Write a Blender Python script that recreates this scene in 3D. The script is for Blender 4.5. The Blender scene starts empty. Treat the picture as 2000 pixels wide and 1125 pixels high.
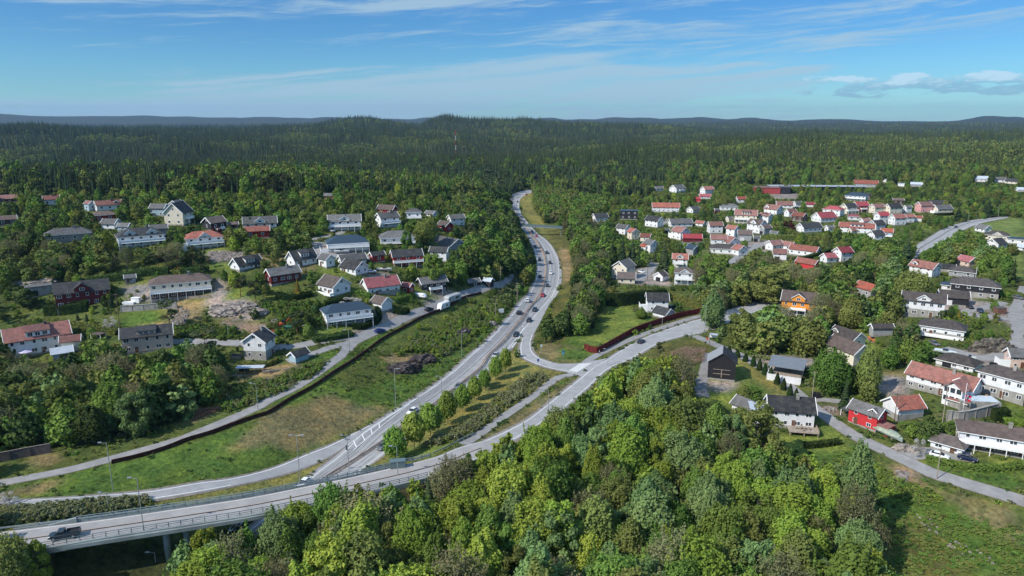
# Aerial view of a highway between two wooded settlements
EXPOSURE = 0.62
SKY_STRENGTH = 0.15
SUN_STRENGTH = 3.5
CIRRUS = (1.95, 2.7, 3.2, 1)
CUM_LO = (1.1, 1.85, 2.65, 1)
CUM_HI = (3.3, 3.9, 4.4, 1)
HAZE_DENSITY = 4.8e-5
import bpy, math, random, numpy as np
from mathutils import Vector, Matrix
R = math.radians
random.seed(7); rng = np.random.default_rng(7)
scene = bpy.context.scene
COL = scene.collection

# ------------------------------------------------------------------ camera, sky, sun, exposure
F = 1376.0; PITCH = R(13.4); CAMZ = 82.0
sP, cP = math.sin(PITCH), math.cos(PITCH)
cam_data = bpy.data.cameras.new('camera'); cam = bpy.data.objects.new('camera', cam_data); COL.objects.link(cam)
cam.location = (0, 0, CAMZ); cam.rotation_euler = (math.pi/2 - PITCH, 0, 0)
cam_data.sensor_width = 36; cam_data.lens = 36*F/2000; cam_data.clip_start = 1; cam_data.clip_end = 60000
scene.camera = cam
scene.view_settings.view_transform = 'Standard'; scene.view_settings.look = 'None'
scene.view_settings.exposure = EXPOSURE; scene.view_settings.gamma = 1
scene.cycles.max_bounces = 6; scene.cycles.diffuse_bounces = 3; scene.cycles.glossy_bounces = 2
scene.cycles.transmission_bounces = 3; scene.cycles.transparent_max_bounces = 4; scene.cycles.volume_bounces = 0
scene.cycles.use_adaptive_sampling = True; scene.cycles.adaptive_threshold = 0.02
SUN_EL = R(41); SUN_AZ = math.atan2(-.86, -.51)          # azimuth measured from +Y towards +X
world = bpy.data.worlds.new('World'); scene.world = world; world.use_nodes = True
def build_sky():
    nt = world.node_tree; N = nt.nodes; L = nt.links; N.clear()
    out = N.new('ShaderNodeOutputWorld'); bg = N.new('ShaderNodeBackground'); bg.inputs[1].default_value = SKY_STRENGTH
    sky = N.new('ShaderNodeTexSky'); sky.sky_type = 'NISHITA'; sky.sun_disc = False
    sky.sun_elevation = SUN_EL; sky.sun_rotation = SUN_AZ % (2*math.pi)
    sky.altitude = 150; sky.air_density = 1.0; sky.dust_density = 0.35; sky.ozone_density = 2.2
    tc = N.new('ShaderNodeTexCoord'); sep = N.new('ShaderNodeSeparateXYZ'); L.new(tc.outputs['Generated'], sep.inputs[0])
    def m(op, a, b=None, c=None, clamp=False):
        n = N.new('ShaderNodeMath'); n.operation = op; n.use_clamp = clamp
        for i, v in enumerate((a, b, c)):
            if v is None: continue
            if isinstance(v, (int, float)): n.inputs[i].default_value = v
            else: L.new(v, n.inputs[i])
        return n.outputs[0]
    def noise(vec, scale, det=6, rough=.55, dist=0.):
        n = N.new('ShaderNodeTexNoise'); n.inputs['Scale'].default_value = scale; n.inputs['Detail'].default_value = det
        n.inputs['Roughness'].default_value = rough; n.inputs['Distortion'].default_value = dist
        L.new(vec, n.inputs['Vector']); return n.outputs['Fac']
    def comb(x, y, z):
        n = N.new('ShaderNodeCombineXYZ')
        for i, v in enumerate((x, y, z)):
            if isinstance(v, (int, float)): n.inputs[i].default_value = v
            else: L.new(v, n.inputs[i])
        return n.outputs[0]
    def ss(v, a, b):
        n = N.new('ShaderNodeMapRange'); n.interpolation_type = 'SMOOTHSTEP'; L.new(v, n.inputs[0])
        n.inputs[1].default_value = a; n.inputs[2].default_value = b; return n.outputs[0]
    x, y, z = sep.outputs
    hor = m('SQRT', m('ADD', m('MULTIPLY', x, x), m('MULTIPLY', y, y)))
    az = m('ARCTAN2', x, y); el = m('ARCTAN2', z, hor)
    # cirrus: long streaks that rise gently to the right
    elt = m('SUBTRACT', el, m('MULTIPLY', az, 0.07))
    warp = noise(comb(m('MULTIPLY', az, 2.2), m('MULTIPLY', elt, 8.), 3.1), 1.0, 4)
    w2 = m('ADD', elt, m('MULTIPLY', m('SUBTRACT', warp, .5), .05))
    st = noise(comb(m('MULTIPLY', az, 3.4), m('MULTIPLY', w2, 44.), 1.7), 1.0, 10, .66, .35)
    band = m('ADD', m('MULTIPLY', m('MULTIPLY', ss(elt, .112, .040), ss(az, .52, .36)), m('ADD', .25, m('MULTIPLY', ss(az, .15, -.25), .10))), m('MULTIPLY', ss(el, .085, .125), .17))
    st = m('ADD', m('MULTIPLY', m('SUBTRACT', st, .5), 1.45), .5); cir = ss(m('ADD', st, band), .57, .86)
    wide = noise(comb(m('MULTIPLY', az, 1.3), m('MULTIPLY', w2, 9.), 9.3), 1.0, 5, .5)
    cir = m('MULTIPLY', cir, ss(m('ADD', wide, m('MULTIPLY', band, .8)), .36, .62))
    cir = m('MULTIPLY', cir, .74)
    # low cumulus bank at the right
    cu = noise(comb(m('MULTIPLY', az, 24.), m('MULTIPLY', el, 95.), 5.5), 1.0, 7, .58)
    box = m('MULTIPLY', m('MULTIPLY', ss(el, .022, .036), ss(el, .060, .050)), ss(az, .33, .47))
    cum = ss(m('ADD', cu, m('MULTIPLY', box, .22)), .62, .72)
    cum = m('MULTIPLY', m('MULTIPLY', cum, ss(box, .0, .4)), .55)
    top = ss(m('ADD', el, m('MULTIPLY', m('SUBTRACT', cu, .5), .06)), .040, .052)
    skyhsv = N.new('ShaderNodeHueSaturation'); skyhsv.inputs['Saturation'].default_value = 1.15; skyhsv.inputs['Hue'].default_value = .497
    L.new(sky.outputs[0], skyhsv.inputs['Color'])
    dk = N.new('ShaderNodeMix'); dk.data_type = 'RGBA'; dk.blend_type = 'MULTIPLY'; dk.inputs[0].default_value = 1
    L.new(skyhsv.outputs[0], dk.inputs[6]); ramp = N.new('ShaderNodeValToRGB')
    ramp.color_ramp.elements[0].position = 0; ramp.color_ramp.elements[0].color = (.30, .53, .66, 1)
    ramp.color_ramp.elements[1].position = 1; ramp.color_ramp.elements[1].color = (1.15, 1.15, 1.15, 1)
    for p_, c_ in ((.05, (.215, .40, .55, 1)), (.11, (.175, .34, .50, 1)), (.20, (.165, .325, .50, 1)), (.45, (.8, .85, .9, 1))): e_ = ramp.color_ramp.elements.new(p_); e_.color = c_
    L.new(el, ramp.inputs[0]); L.new(ramp.outputs[0], dk.inputs[7])
    mix = N.new('ShaderNodeMix'); mix.data_type = 'RGBA'; L.new(cir, mix.inputs[0]); L.new(dk.outputs[2], mix.inputs[6])
    mix.inputs[7].default_value = CIRRUS
    ccol = N.new('ShaderNodeMix'); ccol.data_type = 'RGBA'; L.new(top, ccol.inputs[0])
    ccol.inputs[6].default_value = CUM_LO; ccol.inputs[7].default_value = CUM_HI
    mix2 = N.new('ShaderNodeMix'); mix2.data_type = 'RGBA'; L.new(cum, mix2.inputs[0]); L.new(mix.outputs[2], mix2.inputs[6])
    L.new(ccol.outputs[2], mix2.inputs[7]); L.new(mix2.outputs[2], bg.inputs[0]); L.new(bg.outputs[0], out.inputs[0])
build_sky()
sun_data = bpy.data.lights.new('sun', 'SUN'); sun_data.energy = SUN_STRENGTH; sun_data.angle = R(.53); sun_data.color = (1, .94, .84)
sun = bpy.data.objects.new('sun', sun_data); COL.objects.link(sun)
sd = Vector((math.sin(SUN_AZ)*math.cos(SUN_EL), math.cos(SUN_AZ)*math.cos(SUN_EL), math.sin(SUN_EL)))
sun.rotation_euler = sd.to_track_quat('Z', 'Y').to_euler(); sun.location = (0, 0, 300)

# ------------------------------------------------------------------ object helpers
def tag(o, label=None, cat=None, group=None, kind=None):
    if label: o['label'] = label
    if cat: o['category'] = cat
    if group: o['group'] = group
    if kind: o['kind'] = kind
    return o
def empty(name, loc, rz=0.0):
    o = bpy.data.objects.new(name, None); COL.objects.link(o); o.location = loc; o.rotation_euler = (0, 0, rz); o.empty_display_size = .5
    return o
def link(name, me, parent=None):
    o = bpy.data.objects.new(name, me); COL.objects.link(o)
    if parent is not None: o.parent = parent
    return o
class MB:
    def __init__(s): s.v = []; s.f = []; s.m = []
    def add(s, vs, fs, mi=0):
        b = len(s.v); s.v += [tuple(p) for p in vs]; s.f += [tuple(b+i for i in f) for f in fs]; s.m += [mi]*len(fs); return s
    def box(s, x0, x1, y0, y1, z0, z1, mi=0):
        return s.add([(x0,y0,z0),(x1,y0,z0),(x1,y1,z0),(x0,y1,z0),(x0,y0,z1),(x1,y0,z1),(x1,y1,z1),(x0,y1,z1)],
                     [(0,3,2,1),(4,5,6,7),(0,1,5,4),(1,2,6,5),(2,3,7,6),(3,0,4,7)], mi)
    def prism(s, prof, x0, x1, mi=0):      # profile in (y, z), extruded along x
        n = len(prof); vs = [(x0, y, z) for y, z in prof] + [(x1, y, z) for y, z in prof]
        fs = [(i, (i+1) % n, n+(i+1) % n, n+i) for i in range(n)] + [tuple(range(n-1, -1, -1)), tuple(range(n, 2*n))]
        return s.add(vs, fs, mi)
    def tube(s, p, q, r0, r1, n=6, mi=0, cap=True):
        p = Vector(p); q = Vector(q); d = (q-p).normalized(); a = d.orthogonal().normalized(); b = d.cross(a)
        vs = []
        for c, r in ((p, r0), (q, r1)):
            for i in range(n):
                t = 2*math.pi*i/n; vs.append(c + a*math.cos(t)*r + b*math.sin(t)*r)
        fs = [(i, (i+1) % n, n+(i+1) % n, n+i) for i in range(n)]
        if cap: fs += [tuple(range(n-1, -1, -1)), tuple(range(n, 2*n))]
        return s.add(vs, fs, mi)
    def mesh(s, name, mats, smooth=False):
        me = bpy.data.meshes.new(name); me.from_pydata(s.v, [], s.f)
        for m in (mats if isinstance(mats, (list, tuple)) else [mats]): me.materials.append(m)
        me.polygons.foreach_set('material_index', s.m)
        if smooth: me.polygons.foreach_set('use_smooth', [True]*len(s.f))
        me.update(); return me
    def obj(s, name, mats, parent=None, smooth=False): return link(name, s.mesh(name, mats, smooth), parent)
def np_mesh(name, V, Q, mat=None, smooth=False):
    """mesh from numpy: V (n,3), Q (m,k) faces of k corners"""
    me = bpy.data.meshes.new(name); k = Q.shape[1]
    me.vertices.add(len(V)); me.vertices.foreach_set('co', np.asarray(V, np.float32).ravel())
    me.loops.add(Q.size); me.loops.foreach_set('vertex_index', Q.ravel().astype(np.int32))
    me.polygons.add(len(Q)); me.polygons.foreach_set('loop_start', np.arange(0, Q.size, k, dtype=np.int32))
    if mat: me.materials.append(mat)
    if smooth: me.polygons.foreach_set('use_smooth', np.ones(len(Q), bool))
    me.update(calc_edges=True); me.validate(); return me

# ------------------------------------------------------------------ materials
def mat(name, col, rough=.8, spec=.3, metal=0., var=.12, scale=1.5, bump=0., bscale=8., col2=None, emit=None, coord='Object'):
    m = bpy.data.materials.new(name); m.use_nodes = True; nt = m.node_tree; N = nt.nodes; L = nt.links
    b = N['Principled BSDF']; b.inputs['Roughness'].default_value = rough; b.inputs['Metallic'].default_value = metal
    b.inputs['Specular IOR Level'].default_value = spec
    tc = N.new('ShaderNodeTexCoord')
    if var or col2:
        n = N.new('ShaderNodeTexNoise'); n.inputs['Scale'].default_value = scale; n.inputs['Detail'].default_value = 6; L.new(tc.outputs[coord], n.inputs['Vector'])
        mx = N.new('ShaderNodeMix'); mx.data_type = 'RGBA'
        rp = N.new('ShaderNodeMapRange'); L.new(n.outputs['Fac'], rp.inputs[0]); rp.inputs[1].default_value = .35; rp.inputs[2].default_value = .65
        L.new(rp.outputs[0], mx.inputs[0])
        c2 = col2 or tuple(c*(1+var) for c in col)
        mx.inputs[6].default_value = tuple(c*(1-var) for c in col)+(1,); mx.inputs[7].default_value = tuple(c2)+(1,)
        L.new(mx.outputs[2], b.inputs['Base Color'])
    else: b.inputs['Base Color'].default_value = tuple(col)+(1,)
    if bump:
        n2 = N.new('ShaderNodeTexNoise'); n2.inputs['Scale'].default_value = bscale; n2.inputs['Detail'].default_value = 5; L.new(tc.outputs[coord], n2.inputs['Vector'])
        bp = N.new('ShaderNodeBump'); bp.inputs['Distance'].default_value = bump; L.new(n2.outputs['Fac'], bp.inputs['Height']); L.new(bp.outputs[0], b.inputs['Normal'])
    return m
def roof_mat(name, col, light=None):
    m = mat(name, col, .75, .25, var=.22, scale=.9); nt = m.node_tree; N = nt.nodes; L = nt.links; b = N['Principled BSDF']
    tc = N.new('ShaderNodeTexCoord'); br = N.new('ShaderNodeTexBrick'); br.inputs['Scale'].default_value = 1
    br.inputs['Brick Width'].default_value = .6; br.inputs['Row Height'].default_value = .42; br.inputs['Mortar Size'].default_value = .05
    br.inputs['Color1'].default_value = (1, 1, 1, 1); br.inputs['Color2'].default_value = (.8, .8, .8, 1); br.inputs['Mortar'].default_value = (.55, .55, .55, 1)
    L.new(tc.outputs['Object'], br.inputs['Vector'])
    src = b.inputs['Base Color'].links[0].from_socket
    mx = N.new('ShaderNodeMix'); mx.data_type = 'RGBA'; mx.blend_type = 'MULTIPLY'; mx.inputs[0].default_value = .6
    oi = N.new('ShaderNodeObjectInfo'); hs = N.new('ShaderNodeHueSaturation'); mr = N.new('ShaderNodeMapRange'); L.new(oi.outputs['Random'], mr.inputs[0]); mr.inputs[3].default_value = .72; mr.inputs[4].default_value = 1.3; L.new(mr.outputs[0], hs.inputs['Value'])
    ms = N.new('ShaderNodeMapRange'); fr = N.new('ShaderNodeMath'); fr.operation = 'FRACT'; k = N.new('ShaderNodeMath'); k.operation = 'MULTIPLY'; k.inputs[1].default_value = 17.3; L.new(oi.outputs['Random'], k.inputs[0]); L.new(k.outputs[0], fr.inputs[0]); L.new(fr.outputs[0], ms.inputs[0]); ms.inputs[3].default_value = .70; ms.inputs[4].default_value = 1.05; L.new(ms.outputs[0], hs.inputs['Saturation'])
    moss = N.new('ShaderNodeTexNoise'); moss.inputs['Scale'].default_value = .55; moss.inputs['Detail'].default_value = 8; moss.inputs['Roughness'].default_value = .7; L.new(tc.outputs['Object'], moss.inputs['Vector'])
    mq = N.new('ShaderNodeMapRange'); L.new(moss.outputs['Fac'], mq.inputs[0]); mq.inputs[1].default_value = .48; mq.inputs[2].default_value = .72; mq.inputs[4].default_value = .55; mm = N.new('ShaderNodeMix'); mm.data_type = 'RGBA'; L.new(mq.outputs[0], mm.inputs[0]); L.new(hs.outputs[0], mm.inputs[6]); mm.inputs[7].default_value = (.14, .13, .10, 1)
    L.new(src, hs.inputs['Color']); L.new(mm.outputs[2], mx.inputs[6]); L.new(br.outputs['Color'], mx.inputs[7]); L.new(mx.outputs[2], b.inputs['Base Color'])
    bp = N.new('ShaderNodeBump'); bp.inputs['Distance'].default_value = .03; L.new(br.outputs['Fac'], bp.inputs['Height']); L.new(bp.outputs[0], b.inputs['Normal'])
    return m
def wall_mat(name, col, var=.07):      # horizontal boards
    m = mat(name, col, .65, .3, var=var, scale=.8); nt = m.node_tree; N = nt.nodes; L = nt.links; b = N['Principled BSDF']
    tc = N.new('ShaderNodeTexCoord'); w = N.new('ShaderNodeTexWave'); w.bands_direction = 'Z'; w.wave_profile = 'SAW'
    w.inputs['Scale'].default_value = 1.6; L.new(tc.outputs['Object'], w.inputs['Vector'])
    bp = N.new('ShaderNodeBump'); bp.inputs['Distance'].default_value = .025; L.new(w.outputs['Fac'], bp.inputs['Height']); L.new(bp.outputs[0], b.inputs['Normal'])
    return m
def leaf_mat(name, col, col2, trans=.35, hue=.03, bright=.25, patch=.35):
    m = bpy.data.materials.new(name); m.use_nodes = True; nt = m.node_tree; N = nt.nodes; L = nt.links; N.clear()
    out = N.new('ShaderNodeOutputMaterial'); d = N.new('ShaderNodeBsdfDiffuse'); t = N.new('ShaderNodeBsdfTranslucent'); mx = N.new('ShaderNodeMixShader')
    mx.inputs[0].default_value = trans
    oi = N.new('ShaderNodeObjectInfo'); tc = N.new('ShaderNodeTexCoord'); n = N.new('ShaderNodeTexNoise')
    n.inputs['Scale'].default_value = patch; n.inputs['Detail'].default_value = 5; n.inputs['Roughness'].default_value = .7; L.new(tc.outputs['Object'], n.inputs['Vector'])
    mr = N.new('ShaderNodeMapRange'); L.new(n.outputs['Fac'], mr.inputs[0]); mr.inputs[1].default_value = .34; mr.inputs[2].default_value = .66
    c = N.new('ShaderNodeMix'); c.data_type = 'RGBA'; L.new(mr.outputs[0], c.inputs[0]); c.inputs[6].default_value = col+(1,); c.inputs[7].default_value = col2+(1,)
    h = N.new('ShaderNodeHueSaturation'); L.new(c.outputs[2], h.inputs['Color'])
    def lin(sock, a, b):
        q = N.new('ShaderNodeMapRange'); L.new(sock, q.inputs[0]); q.inputs[3].default_value = a; q.inputs[4].default_value = b; return q.outputs[0]
    fr = N.new('ShaderNodeMath'); fr.operation = 'FRACT'; k = N.new('ShaderNodeMath'); k.operation = 'MULTIPLY'; k.inputs[1].default_value = 37.7
    L.new(oi.outputs['Random'], k.inputs[0]); L.new(k.outputs[0], fr.inputs[0])
    L.new(lin(oi.outputs['Random'], .5-hue, .5+hue), h.inputs['Hue']); L.new(lin(fr.outputs[0], 1-bright, 1+bright), h.inputs['Value'])
    h.inputs['Saturation'].default_value = .95
    L.new(h.outputs[0], d.inputs[0]); L.new(h.outputs[0], t.inputs[0]); L.new(d.outputs[0], mx.inputs[1]); L.new(t.outputs[0], mx.inputs[2]); L.new(mx.outputs[0], out.inputs[0])
    return m

# ------------------------------------------------------------------ pixel rays (photograph is 2000 x 1125) onto the ground
def raydir(px, py):
    u = (np.asarray(px, float)-1000)/F; v = (562.5-np.asarray(py, float))/F
    return np.stack([u, cP+v*sP, -sP+v*cP], -1)
def plane_pt(px, py, z):
    d = raydir(px, py); t = (z-CAMZ)/d[..., 2]; return d[..., 0]*t, d[..., 1]*t
def project(x, y, z):
    zz = y*cP - (z-CAMZ)*sP; zz = np.where(zz < 1, 1, zz)
    return 1000+F*x/zz, 562.5-F*(y*sP+(z-CAMZ)*cP)/zz, zz

CTRL = """1030 376 0|1000 395 0|1003 410 0|1035 455 0|1060 500 0|1068 540 0|1050 580 0|1020 620 0|985 665 0|930 725 -.5|860 780 -1|780 835 -1.5
700 890 -2|640 925 -2.5|510 1040 -3|600 960 -2.5|1090 500 0|1090 560 0|1060 620 0|1110 480 2|1120 560 3|1040 690 .6|1090 714 1|1140 735 1.5|1100 770 2|1000 835 3
900 880 4|850 900 4.3|1200 690 1.2|1280 660 1|1370 635 1|1400 675 1|1450 695 1|1540 750 1|1600 803 1|1680 858 0|1820 924 -1|2000 978 -1|1290 600 1|1220 550 2
1560 610 2|1700 660 3|1840 770 4|1940 880 1|1760 820 1.5|1980 650 8|1900 580 8|1800 530 8|1690 570 5|1450 450 4|1330 450 3|1700 430 6|1570 500 4|1640 500 5
1850 450 6|1960 424 6|1950 470 5|1990 520 6|1300 400 6|1650 380 8|1500 370 8|1280 370 8|0 944 2|215 897 3|375 850 4|525 782 5|600 738 6|660 700 7|760 640 7
860 598 7|940 573 7|1000 545 5|1020 500 3|0 990 2.4|200 975 2|400 950 1|550 905 -.5|650 878 -1.6|0 1060 4.4|60 1052 4.2|100 1110 -1|200 1100 -3|300 1085 -3.2|350 1115 -3.5
200 1003 3.2|400 975 1|550 945 -1.5|500 1100 -3|700 1100 -3|620 1010 -2.5|760 985 -.5|850 930 3.4|1000 1000 -1|1200 900 0|1400 1000 -3|1700 1050 -5|1900 1050 -5|1400 850 0|1300 780 1.5
1000 1300 -4|400 1300 -5|1000 900 1.5|75 695 5|290 690 7|500 705 6|480 672 8|680 660 7|170 600 14|355 585 16|460 610 14|500 560 19|555 560 19|677 638 10|650 582 16
750 580 14|842 574 11|945 562 9|480 530 23|590 525 22|692 540 20|795 522 19|860 512 19|400 488 27|280 482 28|138 472 28|675 493 25|775 477 25|875 487 21|60 560 18
30 650 8|500 446 30|345 440 33|210 430 33|100 405 33|756 446 28|673 451 29|890 438 24|20 392 34|640 390 33|800 400 30|930 450 12|960 500 8|960 400 12|150 780 4
300 800 4|50 870 3|20 760 4|400 380 34|700 375 28|900 375 12|1100 375 7|1130 430 4|1600 345 12|1900 345 14|-300 600 20|-300 900 3|-200 1200 -3|2300 500 12|2300 800 5|2300 1100 -5
800 730 2|700 790 2|600 850 1.5|450 900 1.5|880 690 1.5|940 630 2.5|1300 690 2|1320 715 2.2|1410 745 1.6|1500 720 2|1380 560 3|1480 560 3|1600 560 4|1720 500 5"""
ctrl = []
for ln in CTRL.replace('\n', '|').split('|'):
    a, b, c = map(float, ln.split()); X, Y = plane_pt(a, b, c); ctrl.append((float(X), float(Y), c))
ctrl = np.array(ctrl)
def _phi(r): return np.sqrt(r*r+.10**2)
_A = np.hypot(ctrl[:, None, 0]-ctrl[None, :, 0], ctrl[:, None, 1]-ctrl[None, :, 1])/100
_n = len(ctrl); _M = np.zeros((_n+1, _n+1)); _M[:_n, :_n] = _phi(_A)-np.eye(_n)*.012; _M[:_n, _n] = 1; _M[_n, :_n] = 1
_w = np.linalg.solve(_M, np.append(ctrl[:, 2], 0))
def smooth(a, b, x): t = np.clip((x-a)/(b-a), 0, 1); return t*t*(3-2*t)
RA = np.array([(-600,246),(0,240),(100,243),(200,247),(300,246),(400,248),(500,250),(600,244),(660,235),(700,227),(735,225),(780,236),(828,243),(852,230),(878,222),(910,230),(960,230),(1040,231),(1100,236),(1200,239),(1280,242),(1340,250),(1400,256),(1600,262),(1700,266),(1800,262),(1900,258),(2000,262),(2600,250)], float)
RB = np.array([(-600,226),(0,220),(60,222),(120,228),(300,227),(500,230),(640,229),(800,232),(1000,232),(1300,231),(1340,229),(1400,233),(1450,230),(1500,235),(1600,234),(1700,237),(1800,238),(1840,233),(1862,227),(1880,225),(1900,229),(1925,227),(1950,231),(1990,238),(2000,239),(2600,236)], float)
def elev_slope(px, py):
    d = raydir(px, py); return d[..., 2]/np.hypot(d[..., 0], d[..., 1])
def far_h(x, y):
    r = np.hypot(x, y)+1e-6; yy = np.maximum(y, .25*r); px = 1000+F*(x/yy)*cP    # on the horizon line
    px = np.clip(px, -600, 2600)
    base = np.interp(r, [0, 700, 1000, 1500, 2200, 3000, 4500, 7000, 12000], [8, 13, 15, 20, 26, 34, 34, 40, 36])
    hA = CAMZ-15+elev_slope(px, np.interp(px, RA[:, 0], RA[:, 1]))*3100
    hB = CAMZ+elev_slope(px, np.interp(px, RB[:, 0], RB[:, 1]))*9000
    h = base + (hA-38)*np.exp(-((r-3100)/520)**2) + (hB-38+7*np.sin(x/170+np.sin(x/90))+4*np.sin(x/61))*np.exp(-((r-9000)/1300)**2)+(5*np.sin(x/130+y/210)*np.sin(y/170)+22*np.exp(-((r-5200)/500)**2)*smooth(-2500, 500, x))*smooth(3600, 4600, r)
    rol = np.sin(x/173+1.1*np.sin(y/310))*np.sin(y/205+.8*np.sin(x/260)+1)*5+np.sin(x/71+y/97)*1.6+np.sin(x/410-y/520+2)*6
    # sides rise a little, a low ridge crosses in front of the knobs
    h += 2.1*rol*smooth(700, 1300, r)*(1-smooth(2300, 2900, r)*.8)
    h += 9*np.exp(-((r-2000-160*np.sin(px/260))/190)**2)*smooth(1500, 900, px)
    return h
def ground_fn(x, y):
    x = np.asarray(x, float); y = np.asarray(y, float); out = np.zeros(x.shape).ravel(); xf = x.ravel(); yf = y.ravel()
    r = np.hypot(xf, yf); wn = 1-smooth(760, 1020, r); far = far_h(xf, yf)
    idx = np.nonzero(wn > 0)[0]
    for c in range(0, len(idx), 20000):
        k = idx[c:c+20000]
        d = np.hypot(xf[k, None]-ctrl[None, :, 0], yf[k, None]-ctrl[None, :, 1])/100
        out[k] = np.clip(_phi(d)@_w[:_n]+_w[_n], -6, 40)
    return (out*wn+far*(1-wn)).reshape(x.shape)
def axis(lo, flo, fhi, hi, segs):
    a = [flo]
    for end, st in segs:
        while a[-1] < end-1e-6: a.append(a[-1]+st)
    st = segs[-1][1]
    while a[-1] < hi: st = min(st*1.13, 55 if a[-1] < 4500 else 260); a.append(a[-1]+st)
    b = []; st = segs[0][1]; q = flo
    while q > lo: st = min(st*1.13, 55 if q > -4500 and lo < -9000 else 260); q -= st; b.append(q)
    return np.array(b[::-1]+a)
GX = axis(-13000, -420, 700, 13000, [(-200, 3.5), (250, 1.7), (700, 3.5)])
GY = axis(-2500, 70, 1000, 14000, [(400, 1.7), (1000, 4)])
GZ = ground_fn(*np.meshgrid(GX, GY, indexing='ij'))
def H(x, y):
    x = np.asarray(x, float); y = np.asarray(y, float)
    i = np.clip(np.searchsorted(GX, x)-1, 0, len(GX)-2); j = np.clip(np.searchsorted(GY, y)-1, 0, len(GY)-2)
    tx = np.clip((x-GX[i])/(GX[i+1]-GX[i]), 0, 1); ty = np.clip((y-GY[j])/(GY[j+1]-GY[j]), 0, 1)
    return GZ[i, j]*(1-tx)*(1-ty)+GZ[i+1, j]*tx*(1-ty)+GZ[i, j+1]*(1-tx)*ty+GZ[i+1, j+1]*tx*ty
TS = 75*1.008**np.arange(520)
def unproject(px, py):
    px = np.atleast_1d(np.asarray(px, float)); py = np.atleast_1d(np.asarray(py, float)); n = len(px); res = np.zeros((n, 3))
    for c in range(0, n, 4000):
        d = raydir(px[c:c+4000], py[c:c+4000]); P = d[:, None, :]*TS[None, :, None]
        g = P[..., 2]+CAMZ-H(P[..., 0], P[..., 1]); k = np.argmax(g < 0, 1); k = np.where((g < 0).any(1), k, len(TS)-1); k = np.maximum(k, 1)
        ii = np.arange(len(d)); g0 = g[ii, k-1]; g1 = g[ii, k]; t = TS[k-1]+(TS[k]-TS[k-1])*np.clip(g0/(g0-g1+1e-9), 0, 1)
        q = d*t[:, None]; res[c:c+4000, 0] = q[:, 0]; res[c:c+4000, 1] = q[:, 1]; res[c:c+4000, 2] = H(q[:, 0], q[:, 1])
    return res
def G(px, py): return Vector(unproject(px, py)[0])
def scale_at(p): return F/(p[1]*cP-(p[2]-CAMZ)*sP)          # photo pixels per metre at a world point

# rasters of the view, one cell = 2 photo pixels
RW, RH = 1000, 563
keep = np.zeros((RH, RW), np.float32)       # distance of what must stay visible there
noplant = np.zeros((RH, RW), bool)
_cy, _cx = np.mgrid[0:RH, 0:RW]; _cx = _cx*2+1.; _cy = _cy*2+1.
def inside(poly, X, Y):
    r = np.zeros(X.shape, bool); n = len(poly)
    for i in range(n):
        x0, y0 = poly[i]; x1, y1 = poly[(i+1) % n]
        if y0 == y1: continue
        c = ((y0 > Y) != (y1 > Y)) & (X < (x1-x0)*(Y-y0)/(y1-y0)+x0); r ^= c
    return r
def cells(poly):
    xs = [p[0] for p in poly]; ys = [p[1] for p in poly]
    x0 = max(0, int(min(xs)/2)-1); x1 = min(RW, int(max(xs)/2)+2); y0 = max(0, int(min(ys)/2)-1); y1 = min(RH, int(max(ys)/2)+2)
    if x0 >= x1 or y0 >= y1: return None
    sl = (slice(y0, y1), slice(x0, x1)); return sl, inside(poly, _cx[sl], _cy[sl])
_ry, _rx = np.mgrid[0:71, 0:126]
_rd = unproject((_rx*16.).ravel(), (232+_ry*12.8).ravel()); _rd = (_rd[:, 1]).reshape(71, 126)
def ground_dist(px, py):
    fx = np.clip(px/16, 0, 124.99); fy = np.clip((py-232)/12.8, 0, 69.99); i = fy.astype(int); j = fx.astype(int); a = fx-j; b = fy-i
    return _rd[i, j]*(1-a)*(1-b)+_rd[i, j+1]*a*(1-b)+_rd[i+1, j]*(1-a)*b+_rd[i+1, j+1]*a*b
def mark(poly, k=True, npl=True, dist=None):
    c = cells(poly)
    if c is None: return
    sl, m = c
    if k:
        d = ground_dist(_cx[sl], _cy[sl]) if dist is None else np.full(m.shape, dist)
        keep[sl] = np.where(m, np.maximum(keep[sl], d), keep[sl])
    if npl: noplant[sl] |= m
def unmark(poly):
    c = cells(poly)
    if c: keep[c[0]][c[1]] = 0
def P(s):
    """'x y, x y' -> list of pixel points"""
    return [tuple(float(q) for q in t.split()) for t in s.split(',')]
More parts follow.
